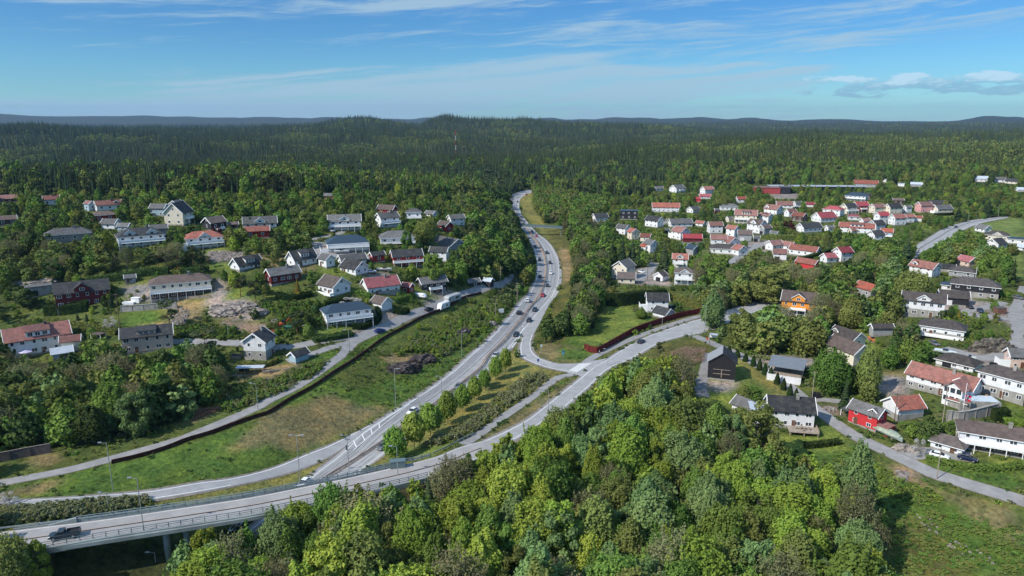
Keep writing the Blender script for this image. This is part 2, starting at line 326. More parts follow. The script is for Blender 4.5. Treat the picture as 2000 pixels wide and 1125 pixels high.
# ------------------------------------------------------------------ ground
ZC = dict(rough=(.062,.088,.024), lawn=(.105,.150,.032), lawn2=(.145,.150,.046), dry=(.135,.125,.060), soil=(.17,.135,.10), rock=(.24,.21,.19), gravel=(.27,.245,.22),
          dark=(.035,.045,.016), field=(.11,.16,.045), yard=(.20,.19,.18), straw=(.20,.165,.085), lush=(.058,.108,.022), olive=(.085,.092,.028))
ZONES = [  # (kind, pixel polygon, keep visible?)
 ('olive','1100 700, 1140 660, 1230 600, 1200 560, 1120 540, 1060 620, 1030 690',0),
 ('lush','0 955, 210 905, 350 870, 500 825, 640 740, 800 650, 1000 560, 1046 540, 1040 565, 990 625, 900 707, 825 762, 725 830, 600 887, 450 935, 212 966, 0 980',1),
 ('dry','500 860, 560 800, 640 770, 700 790, 770 795, 700 835, 620 870, 560 885',1),('dry','0 960, 120 935, 90 965, 0 975',1),('dry','560 800, 520 790, 500 830, 440 880, 520 870',1),
 ('rough','640 745, 760 655, 900 600, 1000 560, 1000 600, 900 690, 800 720, 700 760',0),
 ('straw','740 700, 790 690, 830 700, 780 720',0),
 ('lawn2','280 982, 400 963, 500 942, 600 915, 668 884, 600 932, 570 948, 400 978, 240 1000',1),
 ('lawn2','700 917, 745 890, 800 850, 900 775, 1010 668, 1018 694, 1040 708, 1110 730, 1095 742, 1000 800, 910 855, 860 880, 760 910',0),
 ('lawn','760 885, 850 860, 900 858, 860 880, 760 908',1),
 ('dry','950 860, 1018 826, 1070 790, 1124 742, 1122 736, 1095 752, 1000 816, 946 856',1),
 ('dry','1190 690, 1270 652, 1374 618, 1374 612, 1290 634, 1180 688',1),
 ('lush','1180 600, 1200 594, 1232 596, 1240 618, 1280 624, 1252 632, 1190 668, 1142 678, 1098 672, 1110 650, 1160 640',1),
 ('lawn','1180 600, 1232 596, 1240 618, 1280 626, 1252 632, 1190 668, 1142 678, 1130 668, 1170 640',1),
 ('dry','1045 690, 1060 668, 1100 676, 1140 684, 1168 688, 1134 706, 1094 708, 1060 700',1),('lush','1095 678, 1140 683, 1162 688, 1134 704, 1090 702',1),
 ('olive','1300 668, 1350 664, 1396 676, 1392 690, 1340 696, 1270 700, 1240 710',1),
 ('lawn','1386 700, 1440 692, 1490 735, 1540 775, 1520 790, 1480 800, 1400 800, 1372 790, 1384 760',1),
 ('lawn2','1430 695, 1448 694, 1500 735, 1548 775, 1520 782, 1470 740',1),
 ('gravel','1382 744, 1440 746, 1434 764, 1400 766, 1382 758',1),
 ('lawn','1510 850, 1580 846, 1606 815, 1650 850, 1660 880, 1610 888, 1520 880',1),
 ('lush','1540 890, 1660 880, 1700 900, 1760 930, 1820 945, 1900 975, 2000 1000, 2000 1125, 1740 1125, 1730 1000, 1700 950, 1640 905',1),
 ('dry','1690 905, 1760 925, 1830 955, 1900 975, 1990 995, 1980 1010, 1850 980, 1760 950',1),
 ('olive','1740 1000, 1790 1010, 1850 1050, 1900 1100, 1880 1125, 1760 1125, 1730 1050',1),('soil','1750 905, 1800 920, 1790 940, 1750 930',1),
 ('dry','1850 985, 1990 1010, 1990 1060, 1900 1020',1),
 ('lawn','1796 892, 1900 905, 2000 892, 2000 915, 1900 920, 1830 918',1),('lush','1800 903, 2000 920, 2000 965, 1870 932',1),
 ('lawn','1950 790, 2000 780, 2000 810, 1960 812',1),('lawn','1640 660, 1690 640, 1720 690, 1690 700',0),
 ('dry','1716 728, 1760 722, 1780 735, 1740 740',1),('soil','1590 795, 1640 790, 1660 812, 1620 815',1),('yard','1716 735, 1770 735, 1780 770, 1740 775, 1710 765',1),
 ('field','1900 445, 1965 426, 2000 426, 2000 470, 1960 468, 1925 452, 1880 462',1),('field','1966 500, 2000 496, 2000 552, 1978 548',1),('dark','1980 545, 2000 545, 2000 580, 1985 575',1),
 ('lawn','1800 452, 1850 442, 1890 430, 1900 426, 1850 420, 1790 440',0),
 ('yard','1780 575, 1830 570, 1980 600, 1990 640, 1940 625, 1860 612, 1800 592',0),('yard','1860 680, 1940 690, 1990 670, 1990 720, 1900 715, 1850 700',1),
 ('yard','1500 690, 1600 700, 1590 725, 1540 720, 1480 705',0),
 ('lawn2','330 560, 420 558, 450 580, 500 590, 470 612, 400 592, 410 600, 300 612, 300 586',1),('lawn','400 580, 480 560, 500 585, 440 600',1),
 ('lawn','228 610, 310 608, 316 635, 240 640',1),('lush','240 612, 310 608, 312 632, 240 636',1),('straw','260 638, 330 628, 330 650, 260 655',0),
 ('lawn','270 548, 320 545, 330 556, 290 566, 262 562',1),('yard','240 560, 300 552, 300 590, 250 590',0),('yard','416 545, 440 548, 440 590, 410 590',0),
 ('soil','430 625, 500 630, 560 640, 540 655, 440 648',0),('rock','400 585, 480 585, 520 600, 500 625, 420 618',0),('straw','340 580, 400 595, 390 630, 330 620',0),
 ('yard','405 490, 478 492, 480 508, 410 512',1),('dry','480 490, 560 495, 620 520, 600 540, 520 520, 480 505',0),('lawn','420 510, 450 515, 455 530, 410 525',1),
 ('lawn','455 482, 450 490, 400 492, 400 486',1),('dry','460 725, 510 722, 560 728, 530 748, 470 748',1),('straw','500 715, 580 712, 580 728, 500 735',1),
 ('lawn','620 645, 680 636, 690 650, 650 660, 610 655',1),('yard','680 655, 700 640, 740 620, 770 625, 740 645, 690 668',1),('yard','725 600, 770 610, 800 625, 760 632, 735 620',1),
 ('yard','820 580, 850 570, 880 565, 900 580, 860 600, 830 600',1),('lawn','690 470, 740 480, 740 500, 690 505',0),('yard','600 470, 640 480, 720 498, 700 506, 620 500',1),
 ('yard','720 535, 760 530, 770 545, 730 560, 700 560',1),('lawn','770 560, 830 566, 860 585, 800 590, 770 585',0),('lawn','620 520, 670 525, 680 545, 630 545',0),
 ('lush','600 700, 680 660, 760 645, 800 630, 790 640, 690 702, 620 745, 560 770, 600 735',1),('lush','500 800, 600 750, 640 720, 600 760, 520 806, 400 846, 380 850',1),
 ('straw','360 800, 430 780, 480 760, 490 775, 420 805, 370 830',0),('straw','60 890, 110 885, 120 900, 70 912',0),
 ('lawn2','1014 380, 1040 372, 1038 400, 1060 430, 1080 450, 1095 470, 1094 500, 1084 480, 1060 460, 1040 440, 1018 410',1),
 ('olive','1060 440, 1100 450, 1120 500, 1118 560, 1110 600, 1092 620, 1070 640, 1096 560, 1095 510',1),('straw','1092 480, 1112 490, 1118 540, 1098 560',1),
 ('lawn','1290 425, 1330 420, 1330 440, 1300 440',0),('yard','1240 525, 1300 512, 1310 560, 1240 555',1),('yard','1420 478, 1500 470, 1500 498, 1430 500',0),
 ('lawn','1370 495, 1420 495, 1420 510, 1380 508',0),('lawn','1565 408, 1620 408, 1610 424, 1570 420',0),('yard','1508 500, 1560 510, 1560 525, 1505 520',0),
 ('yard','1500 374, 1560 378, 1560 390, 1510 388',1),('lawn','1480 500, 1510 505, 1530 525, 1500 530, 1470 505',0),
 ('dark','60 1086, 370 1050, 400 1125, 60 1180',0),('dry','0 1085, 60 1080, 80 1110, 0 1125',0),('lawn2','0 1030, 60 1022, 200 1005, 170 1018, 0 1040',0),  # dark polygon: shade under the bridge painted into the ground colour
 ('yard','770 1010, 640 1010, 640 1000, 700 992',0),
]
def zone_field():
    X, Y = np.meshgrid(GX, GY, indexing='ij'); Z = GZ; px, py, zz = project(X, Y, Z)
    col = np.empty(X.shape+(3,)); r = np.hypot(X, Y)
    col[:] = ZC['rough']; wood = smooth(700, 1000, r)[..., None]; col = col*(1-wood)+np.array(ZC['dark'])*wood
    seen = (Y > 60) & (zz > 50); jx = px+rng.normal(0, 1.5, px.shape); jy = py+rng.normal(0, .9, py.shape)
    for kind, s, kp in ZONES:
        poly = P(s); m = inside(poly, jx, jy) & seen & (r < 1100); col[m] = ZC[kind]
        if kp: mark(poly, True, kind not in ('lush', 'rough', 'dry', 'straw', 'soil'))
    q = (col[:-2, 1:-1]+col[2:, 1:-1]+col[1:-1, :-2]+col[1:-1, 2:]+2*col[1:-1, 1:-1])/6; col[1:-1, 1:-1] = q
    return X, Y, Z, col
def build_ground():
    X, Y, Z, col = zone_field(); nx, ny = X.shape
    V = np.stack([X.ravel(), Y.ravel(), Z.ravel()], 1); I = np.arange(nx*ny).reshape(nx, ny)
    Q = np.stack([I[:-1, :-1], I[1:, :-1], I[1:, 1:], I[:-1, 1:]], -1).reshape(-1, 4)
    m = bpy.data.materials.new('ground_cover'); m.use_nodes = True; nt = m.node_tree; N = nt.nodes; L = nt.links; b = N['Principled BSDF']
    b.inputs['Roughness'].default_value = .95; b.inputs['Specular IOR Level'].default_value = .1
    at = N.new('ShaderNodeAttribute'); at.attribute_name = 'cover'; tc = N.new('ShaderNodeTexCoord')
    def nz(sc, det, a, bb, lo, hi):
        n = N.new('ShaderNodeTexNoise'); n.inputs['Scale'].default_value = sc; n.inputs['Detail'].default_value = det; n.inputs['Roughness'].default_value = .65
        L.new(tc.outputs['Object'], n.inputs['Vector']); q = N.new('ShaderNodeMapRange'); L.new(n.outputs['Fac'], q.inputs[0])
        q.inputs[1].default_value = a; q.inputs[2].default_value = bb; q.inputs[3].default_value = lo; q.inputs[4].default_value = hi; return q.outputs[0], n
    f1, _ = nz(.9, 8, .3, .7, .45, 1.6); f2, _ = nz(.08, 6, .35, .65, .75, 1.3); f3, _ = nz(.16, 7, .40, .62, 0, 1)
    mu = N.new('ShaderNodeMath'); mu.operation = 'MULTIPLY'; L.new(f1, mu.inputs[0]); L.new(f2, mu.inputs[1])
    br = N.new('ShaderNodeMix'); br.data_type = 'RGBA'; br.blend_type = 'MIX'; L.new(at.outputs['Color'], br.inputs[6])
    tint = N.new('ShaderNodeMix'); tint.data_type = 'RGBA'; tint.blend_type = 'MULTIPLY'; tint.inputs[0].default_value = 1; L.new(at.outputs['Color'], tint.inputs[6]); tint.inputs[7].default_value = (1.38, 1.10, .95, 1)
    L.new(tint.outputs[2], br.inputs[7]); L.new(f3, br.inputs[0])
    vm = N.new('ShaderNodeVectorMath'); vm.operation = 'SCALE'; L.new(br.outputs[2], vm.inputs[0]); L.new(mu.outputs[0], vm.inputs['Scale']); L.new(vm.outputs[0], b.inputs['Base Color'])
    _, nb = nz(1.3, 7, 0, 1, 0, 1); bp = N.new('ShaderNodeBump'); bp.inputs['Distance'].default_value = .55; bp.inputs['Strength'].default_value = .8; L.new(nb.outputs['Fac'], bp.inputs['Height']); L.new(bp.outputs[0], b.inputs['Normal'])
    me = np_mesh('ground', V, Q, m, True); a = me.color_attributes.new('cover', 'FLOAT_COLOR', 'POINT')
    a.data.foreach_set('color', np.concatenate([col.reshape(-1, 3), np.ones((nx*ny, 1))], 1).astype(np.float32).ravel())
    tag(link('ground', me), kind='structure')
build_ground()

# ------------------------------------------------------------------ roads
asphalt = mat('asphalt_light', (.30,.30,.298), .85, .3, var=.10, scale=.35, bump=.004, bscale=30)
asphalt2 = mat('asphalt_path', (.25,.245,.24), .88, .25, var=.12, scale=.5)
asphalt3 = mat('asphalt_deck', (.30,.288,.28), .85, .3, var=.10, scale=.3)
shoulder = mat('shoulder_gravel', (.20,.175,.15), .95, .1, var=.25, scale=1.2)
gravel = mat('gravel_track', (.22,.21,.20), .95, .1, var=.2, scale=.8)
paint = mat('road_paint', (.72,.72,.70), .6, .3, var=.06, scale=2)
wear = mat('wheel_track', (.235,.236,.24), .8, .3, var=.12, scale=.25)
joint = mat('tar_joint', (.045,.04,.038), .9, .1, var=.1)
pinkstrip = mat('median_strip', (.34,.27,.22), .9, .2, var=.15, scale=.6)
def resample(pts, n):
    """smooth curve through 3-D points, n samples evenly spaced"""
    p = np.array(pts, float); k = len(p); out = []
    for i in range(k-1):
        a = p[max(i-1, 0)]; b = p[i]; c = p[i+1]; d = p[min(i+2, k-1)]
        for t in np.linspace(0, 1, 16, endpoint=False):
            out.append(.5*((2*b)+(-a+c)*t+(2*a-5*b+4*c-d)*t*t+(-a+3*b-3*c+d)*t**3))
    out.append(p[-1]); o = np.array(out); s = np.r_[0, np.cumsum(np.linalg.norm(np.diff(o[:, :2], axis=0), axis=1))]
    u = np.linspace(0, s[-1], n); return np.stack([np.interp(u, s, o[:, j]) for j in range(3)], 1)
def line(s): 
    q = P(s) if isinstance(s, str) else s; return unproject([a for a, _ in q], [b for _, b in q])
def length(p): return float(np.linalg.norm(np.diff(p[:, :2], axis=0), axis=1).sum())
def sheet(name, Lp, Rp, off, m, zf=None, nlat=None, parent=None):
    n = len(Lp); w = np.linalg.norm(Lp[:, :2]-Rp[:, :2], axis=1).max(); k = nlat or max(2, int(w/2.2)+1)
    t = np.linspace(0, 1, k)[None, :, None]; V = (Lp[:, None, :]*(1-t)+Rp[:, None, :]*t)
    if zf is None: V[..., 2] = H(V[..., 0], V[..., 1])+off
    else: V[..., 2] = V[..., 2]+off
    I = np.arange(n*k).reshape(n, k); Q = np.stack([I[:-1, :-1], I[:-1, 1:], I[1:, 1:], I[1:, :-1]], -1).reshape(-1, 4)
    V = V.reshape(-1, 3)
    a, b, c = V[Q[0, 0]], V[Q[0, 1]], V[Q[0, 2]]
    if np.cross(b-a, c-a)[2] < 0: Q = Q[:, ::-1]
    return np_mesh(name, V, Q, m)
def struct(name, me): return tag(link(name, me), kind='structure')
def road(name, Ls, Rs, m, off=.06, step=2.5, kp=True, lo=.35):
    Lp = line(Ls); Rp = line(Rs); n = int(max(length(Lp), length(Rp))/step)+2; A = resample(Lp, n); B = resample(Rp, n)
    d = (B-A); d /= np.linalg.norm(d[:, :2], axis=1)[:, None]
    struct(name+'_shoulder', sheet(name, A-d*lo*2.4, B+d*lo*2.4, off-.03, shoulder))
    struct(name, sheet(name, A, B, off, m))
    if kp: mark(P(Ls)+P(Rs)[::-1])
    return A, B
def strip(name, s, w, m, off=.06, step=2.5, kp=True, lo=.3):
    C = line(s); C = resample(C, int(length(C)/step)+2); t = np.gradient(C, axis=0); t[:, 2] = 0; t /= np.linalg.norm(t, axis=1)[:, None]
    nrm = np.stack([-t[:, 1], t[:, 0], 0*t[:, 0]], 1); A = C+nrm*w/2; B = C-nrm*w/2
    if lo: struct(name+'_shoulder', sheet(name, A+nrm*lo, B-nrm*lo, off-.03, shoulder))
    struct(name, sheet(name, A, B, off, m))
    ax, ay, _ = project(A[:, 0], A[:, 1], H(A[:, 0], A[:, 1])); bx, by, _ = project(B[:, 0], B[:, 1], H(B[:, 0], B[:, 1]))
    mark(list(zip(ax, ay))+list(zip(bx, by))[::-1], kp, True)
    return A, B
def offset(A, B, f=None, d=None):
    v = B-A; L = np.linalg.norm(v[:, :2], axis=1)[:, None]
    return A+v*f if f is not None else A+v/L*d
def stripe(name, C, w, off, m=None, dash=None, z=False):
    """painted line along C; dash = (on, gap)"""
    m = m or paint; Lc = length(C); n = max(4, int(Lc/1.25)); D = resample(C, n) if len(C) > 3 else np.stack([np.interp(np.linspace(0, 1, n), np.linspace(0, 1, len(C)), C[:, j]) for j in range(3)], 1)
    t = np.gradient(D, axis=0); t[:, 2] = 0; t /= np.linalg.norm(t, axis=1)[:, None]; nr = np.stack([-t[:, 1], t[:, 0], 0*t[:, 0]], 1)*w/2
    A = D+nr; B = D-nr; V = np.stack([A, B], 1)
    V[..., 2] = (V[..., 2] if z else H(V[..., 0], V[..., 1]))+off
    I = np.arange(2*n).reshape(n, 2); Q = np.stack([I[:-1, 0], I[:-1, 1], I[1:, 1], I[1:, 0]], 1)
    if dash:
        s = np.arange(n-1)*(Lc/n); Q = Q[(s % (dash[0]+dash[1])) < dash[0]]
    V = V.reshape(-1, 3); a, b, c = V[Q[0]][0], V[Q[0]][1], V[Q[0]][2]
    if np.cross(b-a, c-a)[2] < 0: Q = Q[:, ::-1]
    return np_mesh(name, V, Q, m)
marks = []
HL = '1043 368, 1020 373, 1000 381, 991 392, 990 404, 1000 412, 1012 430, 1020 448, 1028 460, 1038 476, 1044 494, 1048 516, 1047 532, 1042 552, 1028 578, 1006 602, 986 626, 960 654, 920 690, 860 742, 800 782, 725 830, 700 848, 664 884, 615 922, 585 947, 520 1003, 430 1082, 330 1180'
HR = '1047 373, 1028 380, 1017 388, 1014 398, 1016 412, 1024 426, 1038 444, 1052 458, 1070 472, 1082 488, 1090 504, 1094 524, 1094 542, 1088 566, 1066 598, 1046 622, 1022 652, 1006 672, 986 694, 950 728, 900 768, 838 818, 788 860, 748 890, 710 918, 680 942, 610 1003, 540 1070, 480 1150'
hA, hB = road('highway', HL, HR, asphalt, off=.07)
MED = '1000 388, 1000 404, 1008 418, 1020 434, 1032 452, 1048 472, 1058 488, 1064 504, 1066 520, 1065 540, 1059 562, 1046 588, 1024 616, 1000 646, 976 674, 950 700, 936 722, 880 766, 830 804, 790 830, 744 866, 690 902, 632 938, 575 985'
med = resample(line(MED), 320)
struct('median_strip', stripe('median_strip', med, 1.1, .12, pinkstrip))
n = len(hA)
marks += [stripe('l', offset(hA, hB, d=1.0)[6:], .17, .10), stripe('l', offset(hB, hA, d=1.0)[6:], .17, .10)]
rampA, rampB = road('exit_ramp', '1022 652, 1018 664, 1015 682, 1019 697, 1038 708, 1070 719, 1110 727, 1126 729', '1042 654, 1038 668, 1039 684, 1050 697, 1070 706, 1094 711, 1134 710, 1150 707', asphalt, off=.10)
marks += [stripe('l', offset(rampB, rampA, d=.5)[:-6], .2, .14), stripe('l', offset(rampA, rampB, d=.45)[3:], .2, .14)]
struct('auxiliary_lane', sheet('auxiliary_lane', resample(line('1094 524, 1094 542, 1088 566, 1066 598, 1046 622, 1022 652'), 60), resample(line('1096 524, 1097 545, 1092 568, 1078 588, 1062 616, 1042 654'), 60), .10, asphalt)); mark(P('1086 566, 1066 598, 1022 652, 1042 654, 1062 616, 1092 568'))
eA, eB = road('entry_ramp', '725 830, 650 867, 600 887, 525 917, 450 935, 400 941, 300 958, 212 966, 100 974, 0 980, -120 990', '700 850, 664 880, 600 912, 500 940, 400 960, 290 978, 180 990, 90 997, 0 1002, -60 1006, -120 1012', asphalt, off=.10)
marks += [stripe('l', offset(eA, eB, d=.6), .2, .14), stripe('l', offset(eB, eA, d=.5)[16:], .2, .14)]
gore = resample(line('677 872, 700 855, 725 838, 760 815, 800 789'), 40); gore2 = resample(line('690 880, 712 862, 735 842, 764 818, 800 790'), 40)
marks += [stripe('l', gore, .18, .16), stripe('l', gore2, .18, .16)]
for k in (4, 9, 14, 19): 
    marks.append(stripe('l', np.array([gore[k], gore2[k-2]]), .3, .17))
marks.append(stripe('l', resample(line('800 789, 860 746, 900 714, 950 672, 1000 622'), 90)[:], .14, .15, dash=(3, 9)))
marks.append(stripe('l', resample(line('1020 640, 1034 616, 1058 586, 1070 560, 1076 535, 1072 505, 1060 480'), 90), .2, .15, dash=(2, 4)))
marks.append(stripe('l', resample(line('1012 664, 1018 650, 1024 640'), 14), .3, .17)); marks.append(stripe('l', resample(line('1012 664, 1006 672, 1000 680'), 14), .3, .17))
for f in (.16, .30, .66, .80):   # worn wheel tracks
    struct('wheel_track', stripe('wheel_track', offset(hA, hB, f)[20:], .75, .085, wear))
for f in (.235, .42): struct('road_seam', stripe('road_seam', offset(hA, hB, f)[30:], .13, .095, joint))
for a_, b_ in ((40, 52), (96, 104), (150, 166), (196, 204)):
    if b_ < len(hA): struct('road_patch', sheet('road_patch', offset(hA, hB, .10 if a_ % 4 else .55)[a_:b_], offset(hA, hB, .22 if a_ % 4 else .68)[a_:b_], .083, wear))

# main road that crosses on the bridge
def zline(s, zs):
    q = P(s); out = []
    for (a, b), z in zip(q, zs):
        if z is None: out.append(unproject(a, b)[0])
        else: X, Y = plane_pt(a, b, z); out.append((float(X), float(Y), z))
    return np.array(out)
DU = '-70 1046, 0 1040, 80 1030, 180 1018, 280 1004, 400 986, 500 970, 620 946, 675 935, 775 912, 850 893, 897 874, 950 860'
DL = '-70 1097, 0 1087, 60 1075, 180 1054, 280 1038, 400 1020, 500 1004, 620 980, 715 960, 815 937, 880 918, 935 896, 990 872'
ZU = [4.6]*11+[4.2, 3.7]
dA = resample(zline(DU, ZU), 90); dB = resample(zline(DL, ZU), 90)
struct('bridge_road', sheet('bridge_road', dA, dB, .10, asphalt3, zf=1)); mark(P(DU)+P(DL)[::-1], dist=140)
cdk = (dA+dB)/2; struct('bridge_joint', stripe('bridge_joint', cdk[:-4], .32, .13, joint, z=True))
marks += [stripe('l', (dA*.53+dB*.47)[:-4], .25, .13, pinkstrip, z=True), stripe('l', (dA*.93+dB*.07), .14, .13, z=True), stripe('l', (dA*.06+dB*.94), .14, .13, z=True)]
mA, mB = road('main_road', '944 861, 1018 826, 1070 788, 1100 764, 1134 737, 1160 716, 1188 700, 1230 674, 1278 652, 1350 628, 1374 622, 1440 600, 1520 580', '985 872, 1040 840, 1100 800, 1150 758, 1186 724, 1238 699, 1278 676, 1300 666, 1340 656, 1364 652, 1400 640, 1460 615, 1540 592', asphalt, off=.09)
marks += [stripe('l', offset(mA, mB, d=.7), .2, .13), stripe('l', offset(mB, mA, d=.7), .2, .13)]
struct('junction_apron', sheet('junction_apron', resample(line('1094 716, 1120 712, 1150 707, 1186 700'), 12), resample(line('1110 729, 1130 733, 1140 738, 1160 718'), 12), .12, asphalt))
# crossing
for k in range(0):
    f = k/5.; a = np.array([1112+38*f, 726-15.5*f]); b = a+np.array([18, .8])
    q = line([tuple(a), (a[0]+9, a[1]+.4), tuple(b)])
    marks.append(stripe('l', np.array([line([(1111+3.2*k, 723.6+1.6*k-1)])[0], line([(1138+2.6*k, 709+1.55*k)])[0]]), .48, .17))
for k in range(6):
    q0, q1 = (1111+4.6*k, 725.5-.2*k), (1150+4.2*k-8, 709.5-.2*k)
for k in range(7):
    f = k/6.; a = (1133+22*f, 711.5-1.6*f); b_ = (1112+14*f, 724.5+3.0*f)
    marks.append(stripe('l', line([b_, ((a[0]+b_[0])/2, (a[1]+b_[1])/2), a]), .34, .17))
for me in marks: struct('road_marking', me)
# footway beside the main road
strip('footway', '905 868, 950 838, 1000 803, 1050 768, 1090 738, 1122 730, 1150 704, 1180 687, 1240 660, 1300 638, 1350 622, 1378 616', 3.1, asphalt2, off=.10, lo=.15)
strip('hill_path', '-60 952, 0 944, 125 920, 215 897, 325 867, 375 850, 500 797, 525 782, 588 750, 657 702, 676 684', 3.0, asphalt2, off=.08)
strip('hill_road', '676 684, 690 668, 720 652, 760 636, 800 616, 840 603, 880 583, 930 568, 980 556, 1000 542', 4.0, asphalt2, off=.09)
strip('wood_path', '1000 542, 1012 524, 1020 505, 1021 480', 2.6, asphalt2, kp=False)
strip('garden_road', '240 672, 330 668, 416 668, 476 671, 560 678, 620 668, 650 662, 690 656', 3.6, asphalt2, off=.08)
strip('garden_lane', '560 705, 608 692, 650 678, 690 668', 3.2, asphalt2, off=.10)
strip('house_lane', '592 474, 628 477, 612 490, 640 498, 700 500, 730 506', 4.5, asphalt2); strip('upper_lane', '600 470, 630 463, 662 456, 668 452', 3.2, asphalt2)
strip('east_road', '1355 656, 1375 664, 1400 675, 1440 691, 1490 720, 1540 754, 1574 784, 1600 804, 1660 846, 1740 886, 1780 905, 1820 924, 1880 943, 1940 961, 2000 979, 2060 994', 3.9, asphalt2, off=.11)
strip('driveway', '1745 888, 1790 886, 1840 885, 1900 893', 5.0, asphalt2); strip('side_lane', '1575 783, 1600 780, 1640 784, 1680 787', 3.0, asphalt2, kp=False)
strip('barn_track', '1386 690, 1376 730, 1368 752, 1374 775', 3.4, gravel)
strip('ridge_road', '2006 560, 1994 590, 1984 612, 1992 640, 1992 662, 1978 682, 1940 698, 1905 698, 1870 688, 1840 680', 5.2, asphalt2)
strip('villa_lane', '1960 590, 1930 600, 1880 612, 1985 625', 4.6, asphalt2, kp=False)
fA, fB = road('county_road', '1760 520, 1787 494, 1787 482, 1825 458, 1851 444, 1895 431, 1965 422', '1778 520, 1797 496, 1825 481, 1878 451, 1913 437, 1965 426, 1972 426', asphalt)
struct('road_marking', stripe('l', offset(fA, fB, .42), .5, .10, joint)); struct('road_marking', stripe('l', offset(fB, fA, d=1.), .25, .12))
strip('cluster_road', '1420 520, 1461 490, 1479 480, 1500 474, 1530 466', 6, asphalt2); strip('court_road', '1246 548, 1258 536, 1272 522, 1280 508', 6, asphalt2)
strip('stone_lane', '1290 440, 1310 425, 1330 415', 4, asphalt2, kp=False)
# ------------------------------------------------------------------ houses
WALLS = dict(W=wall_mat('white_boards', (.68,.69,.70)), C=wall_mat('cream_boards', (.66,.60,.48)), G=wall_mat('grey_boards', (.30,.31,.32)), R=wall_mat('red_boards', (.27,.025,.022)), D=wall_mat('black_boards', (.022,.022,.026)),
    M=wall_mat('maroon_boards', (.13,.018,.018)), B=wall_mat('blue_boards', (.30,.42,.50)), O=wall_mat('orange_boards', (.72,.27,.035)), P=wall_mat('pink_boards', (.62,.30,.28)), E=wall_mat('beige_boards', (.62,.46,.38)),
    S=mat('concrete', (.27,.26,.24), .9, .2, var=.2, scale=.6), K=wall_mat('brown_boards', (.075,.045,.035)), Q=mat('brick_wall', (.14,.075,.055), .9, .2, var=.3, scale=2), L=wall_mat('bright_red_boards', (.50,.035,.04)))
ROOFS = dict(d=roof_mat('dark_tiles', (.040,.042,.046)), g=roof_mat('grey_tiles', (.13,.13,.13)), b=roof_mat('brown_tiles', (.135,.098,.085)), r=roof_mat('red_tiles', (.25,.088,.066)), o=roof_mat('orange_tiles', (.31,.088,.055)),
    c=roof_mat('crimson_tiles', (.33,.024,.036)), n=mat('blue_black_metal', (.03,.05,.07), .4, .5), l=mat('light_metal', (.42,.47,.52), .45, .5, var=.1), k=roof_mat('black_brown_tiles', (.075,.062,.058)))
M_trim = mat('white_trim', (.80,.80,.79), .6, .3, var=.04); M_frame = M_trim
M_glass = mat('window_glass', (.035,.045,.055), .12, .6, var=.3, scale=.7); M_found = WALLS['S']
M_dark = mat('dark_opening', (.02,.02,.022), .7, .2, var=.1); M_door = mat('brown_door', (.12,.06,.035), .6, .3); M_wood = mat('weathered_wood', (.30,.25,.20), .85, .2, var=.2, scale=1.5)
M_gdoor = mat('garage_door', (.60,.60,.60), .6, .3, var=.05)
def build_frame_mesh(n):
    b = MB(); t = .07
    b.box(0, t, -.5, 0, 0, 1); b.box(1-t, 1, -.5, 0, 0, 1); b.box(t, 1-t, -.5, 0, 0, t); b.box(t, 1-t, -.5, 0, 1-t, 1)
    for k in range(1, n): b.box(k/n-.03, k/n+.03, -.4, 0, t, 1-t)
    return b.mesh('window', M_frame)
FR = {1: build_frame_mesh(1), 2: build_frame_mesh(2), 3: build_frame_mesh(3)}
PANE = MB().add([(.06, -.18, .06), (.94, -.18, .06), (.94, -.18, .94), (.06, -.18, .94)], [(0, 1, 2, 3)]).mesh('pane', M_glass)
FAR_WIN = MB().box(0, 1, -.5, 0, 0, 1).add([(.1, -.52, .1), (.9, -.52, .1), (.9, -.52, .9), (.1, -.52, .9)], [(0, 1, 2, 3)], 1).mesh('window', [M_frame, M_glass])
def window(root, side, u, z, w, h, W, D, near, dark=False):
    """side 0 front (-y), 1 right, 2 back, 3 left; u along the wall from its centre"""
    o = link('window', FR[2 if w > 1 else 1] if near else FAR_WIN, root); o.scale = (w, .12, h)
    if side == 0: o.location = (u-w/2, -D/2, z)
    elif side == 1: o.location = (W/2, u-w/2, z); o.rotation_euler.z = math.pi/2
    elif side == 3: o.location = (-W/2, -u+w/2, z); o.rotation_euler.z = -math.pi/2
    if near: link('pane', PANE, o)
def gable_prof(D, Hh, Rr, ov, t):
    e = D/2+ov; ze = Hh-ov*Rr/(D/2); return [(-e, ze), (0, Hh+Rr), (e, ze), (e, ze-t), (0, Hh+Rr-t), (-e, ze-t)]
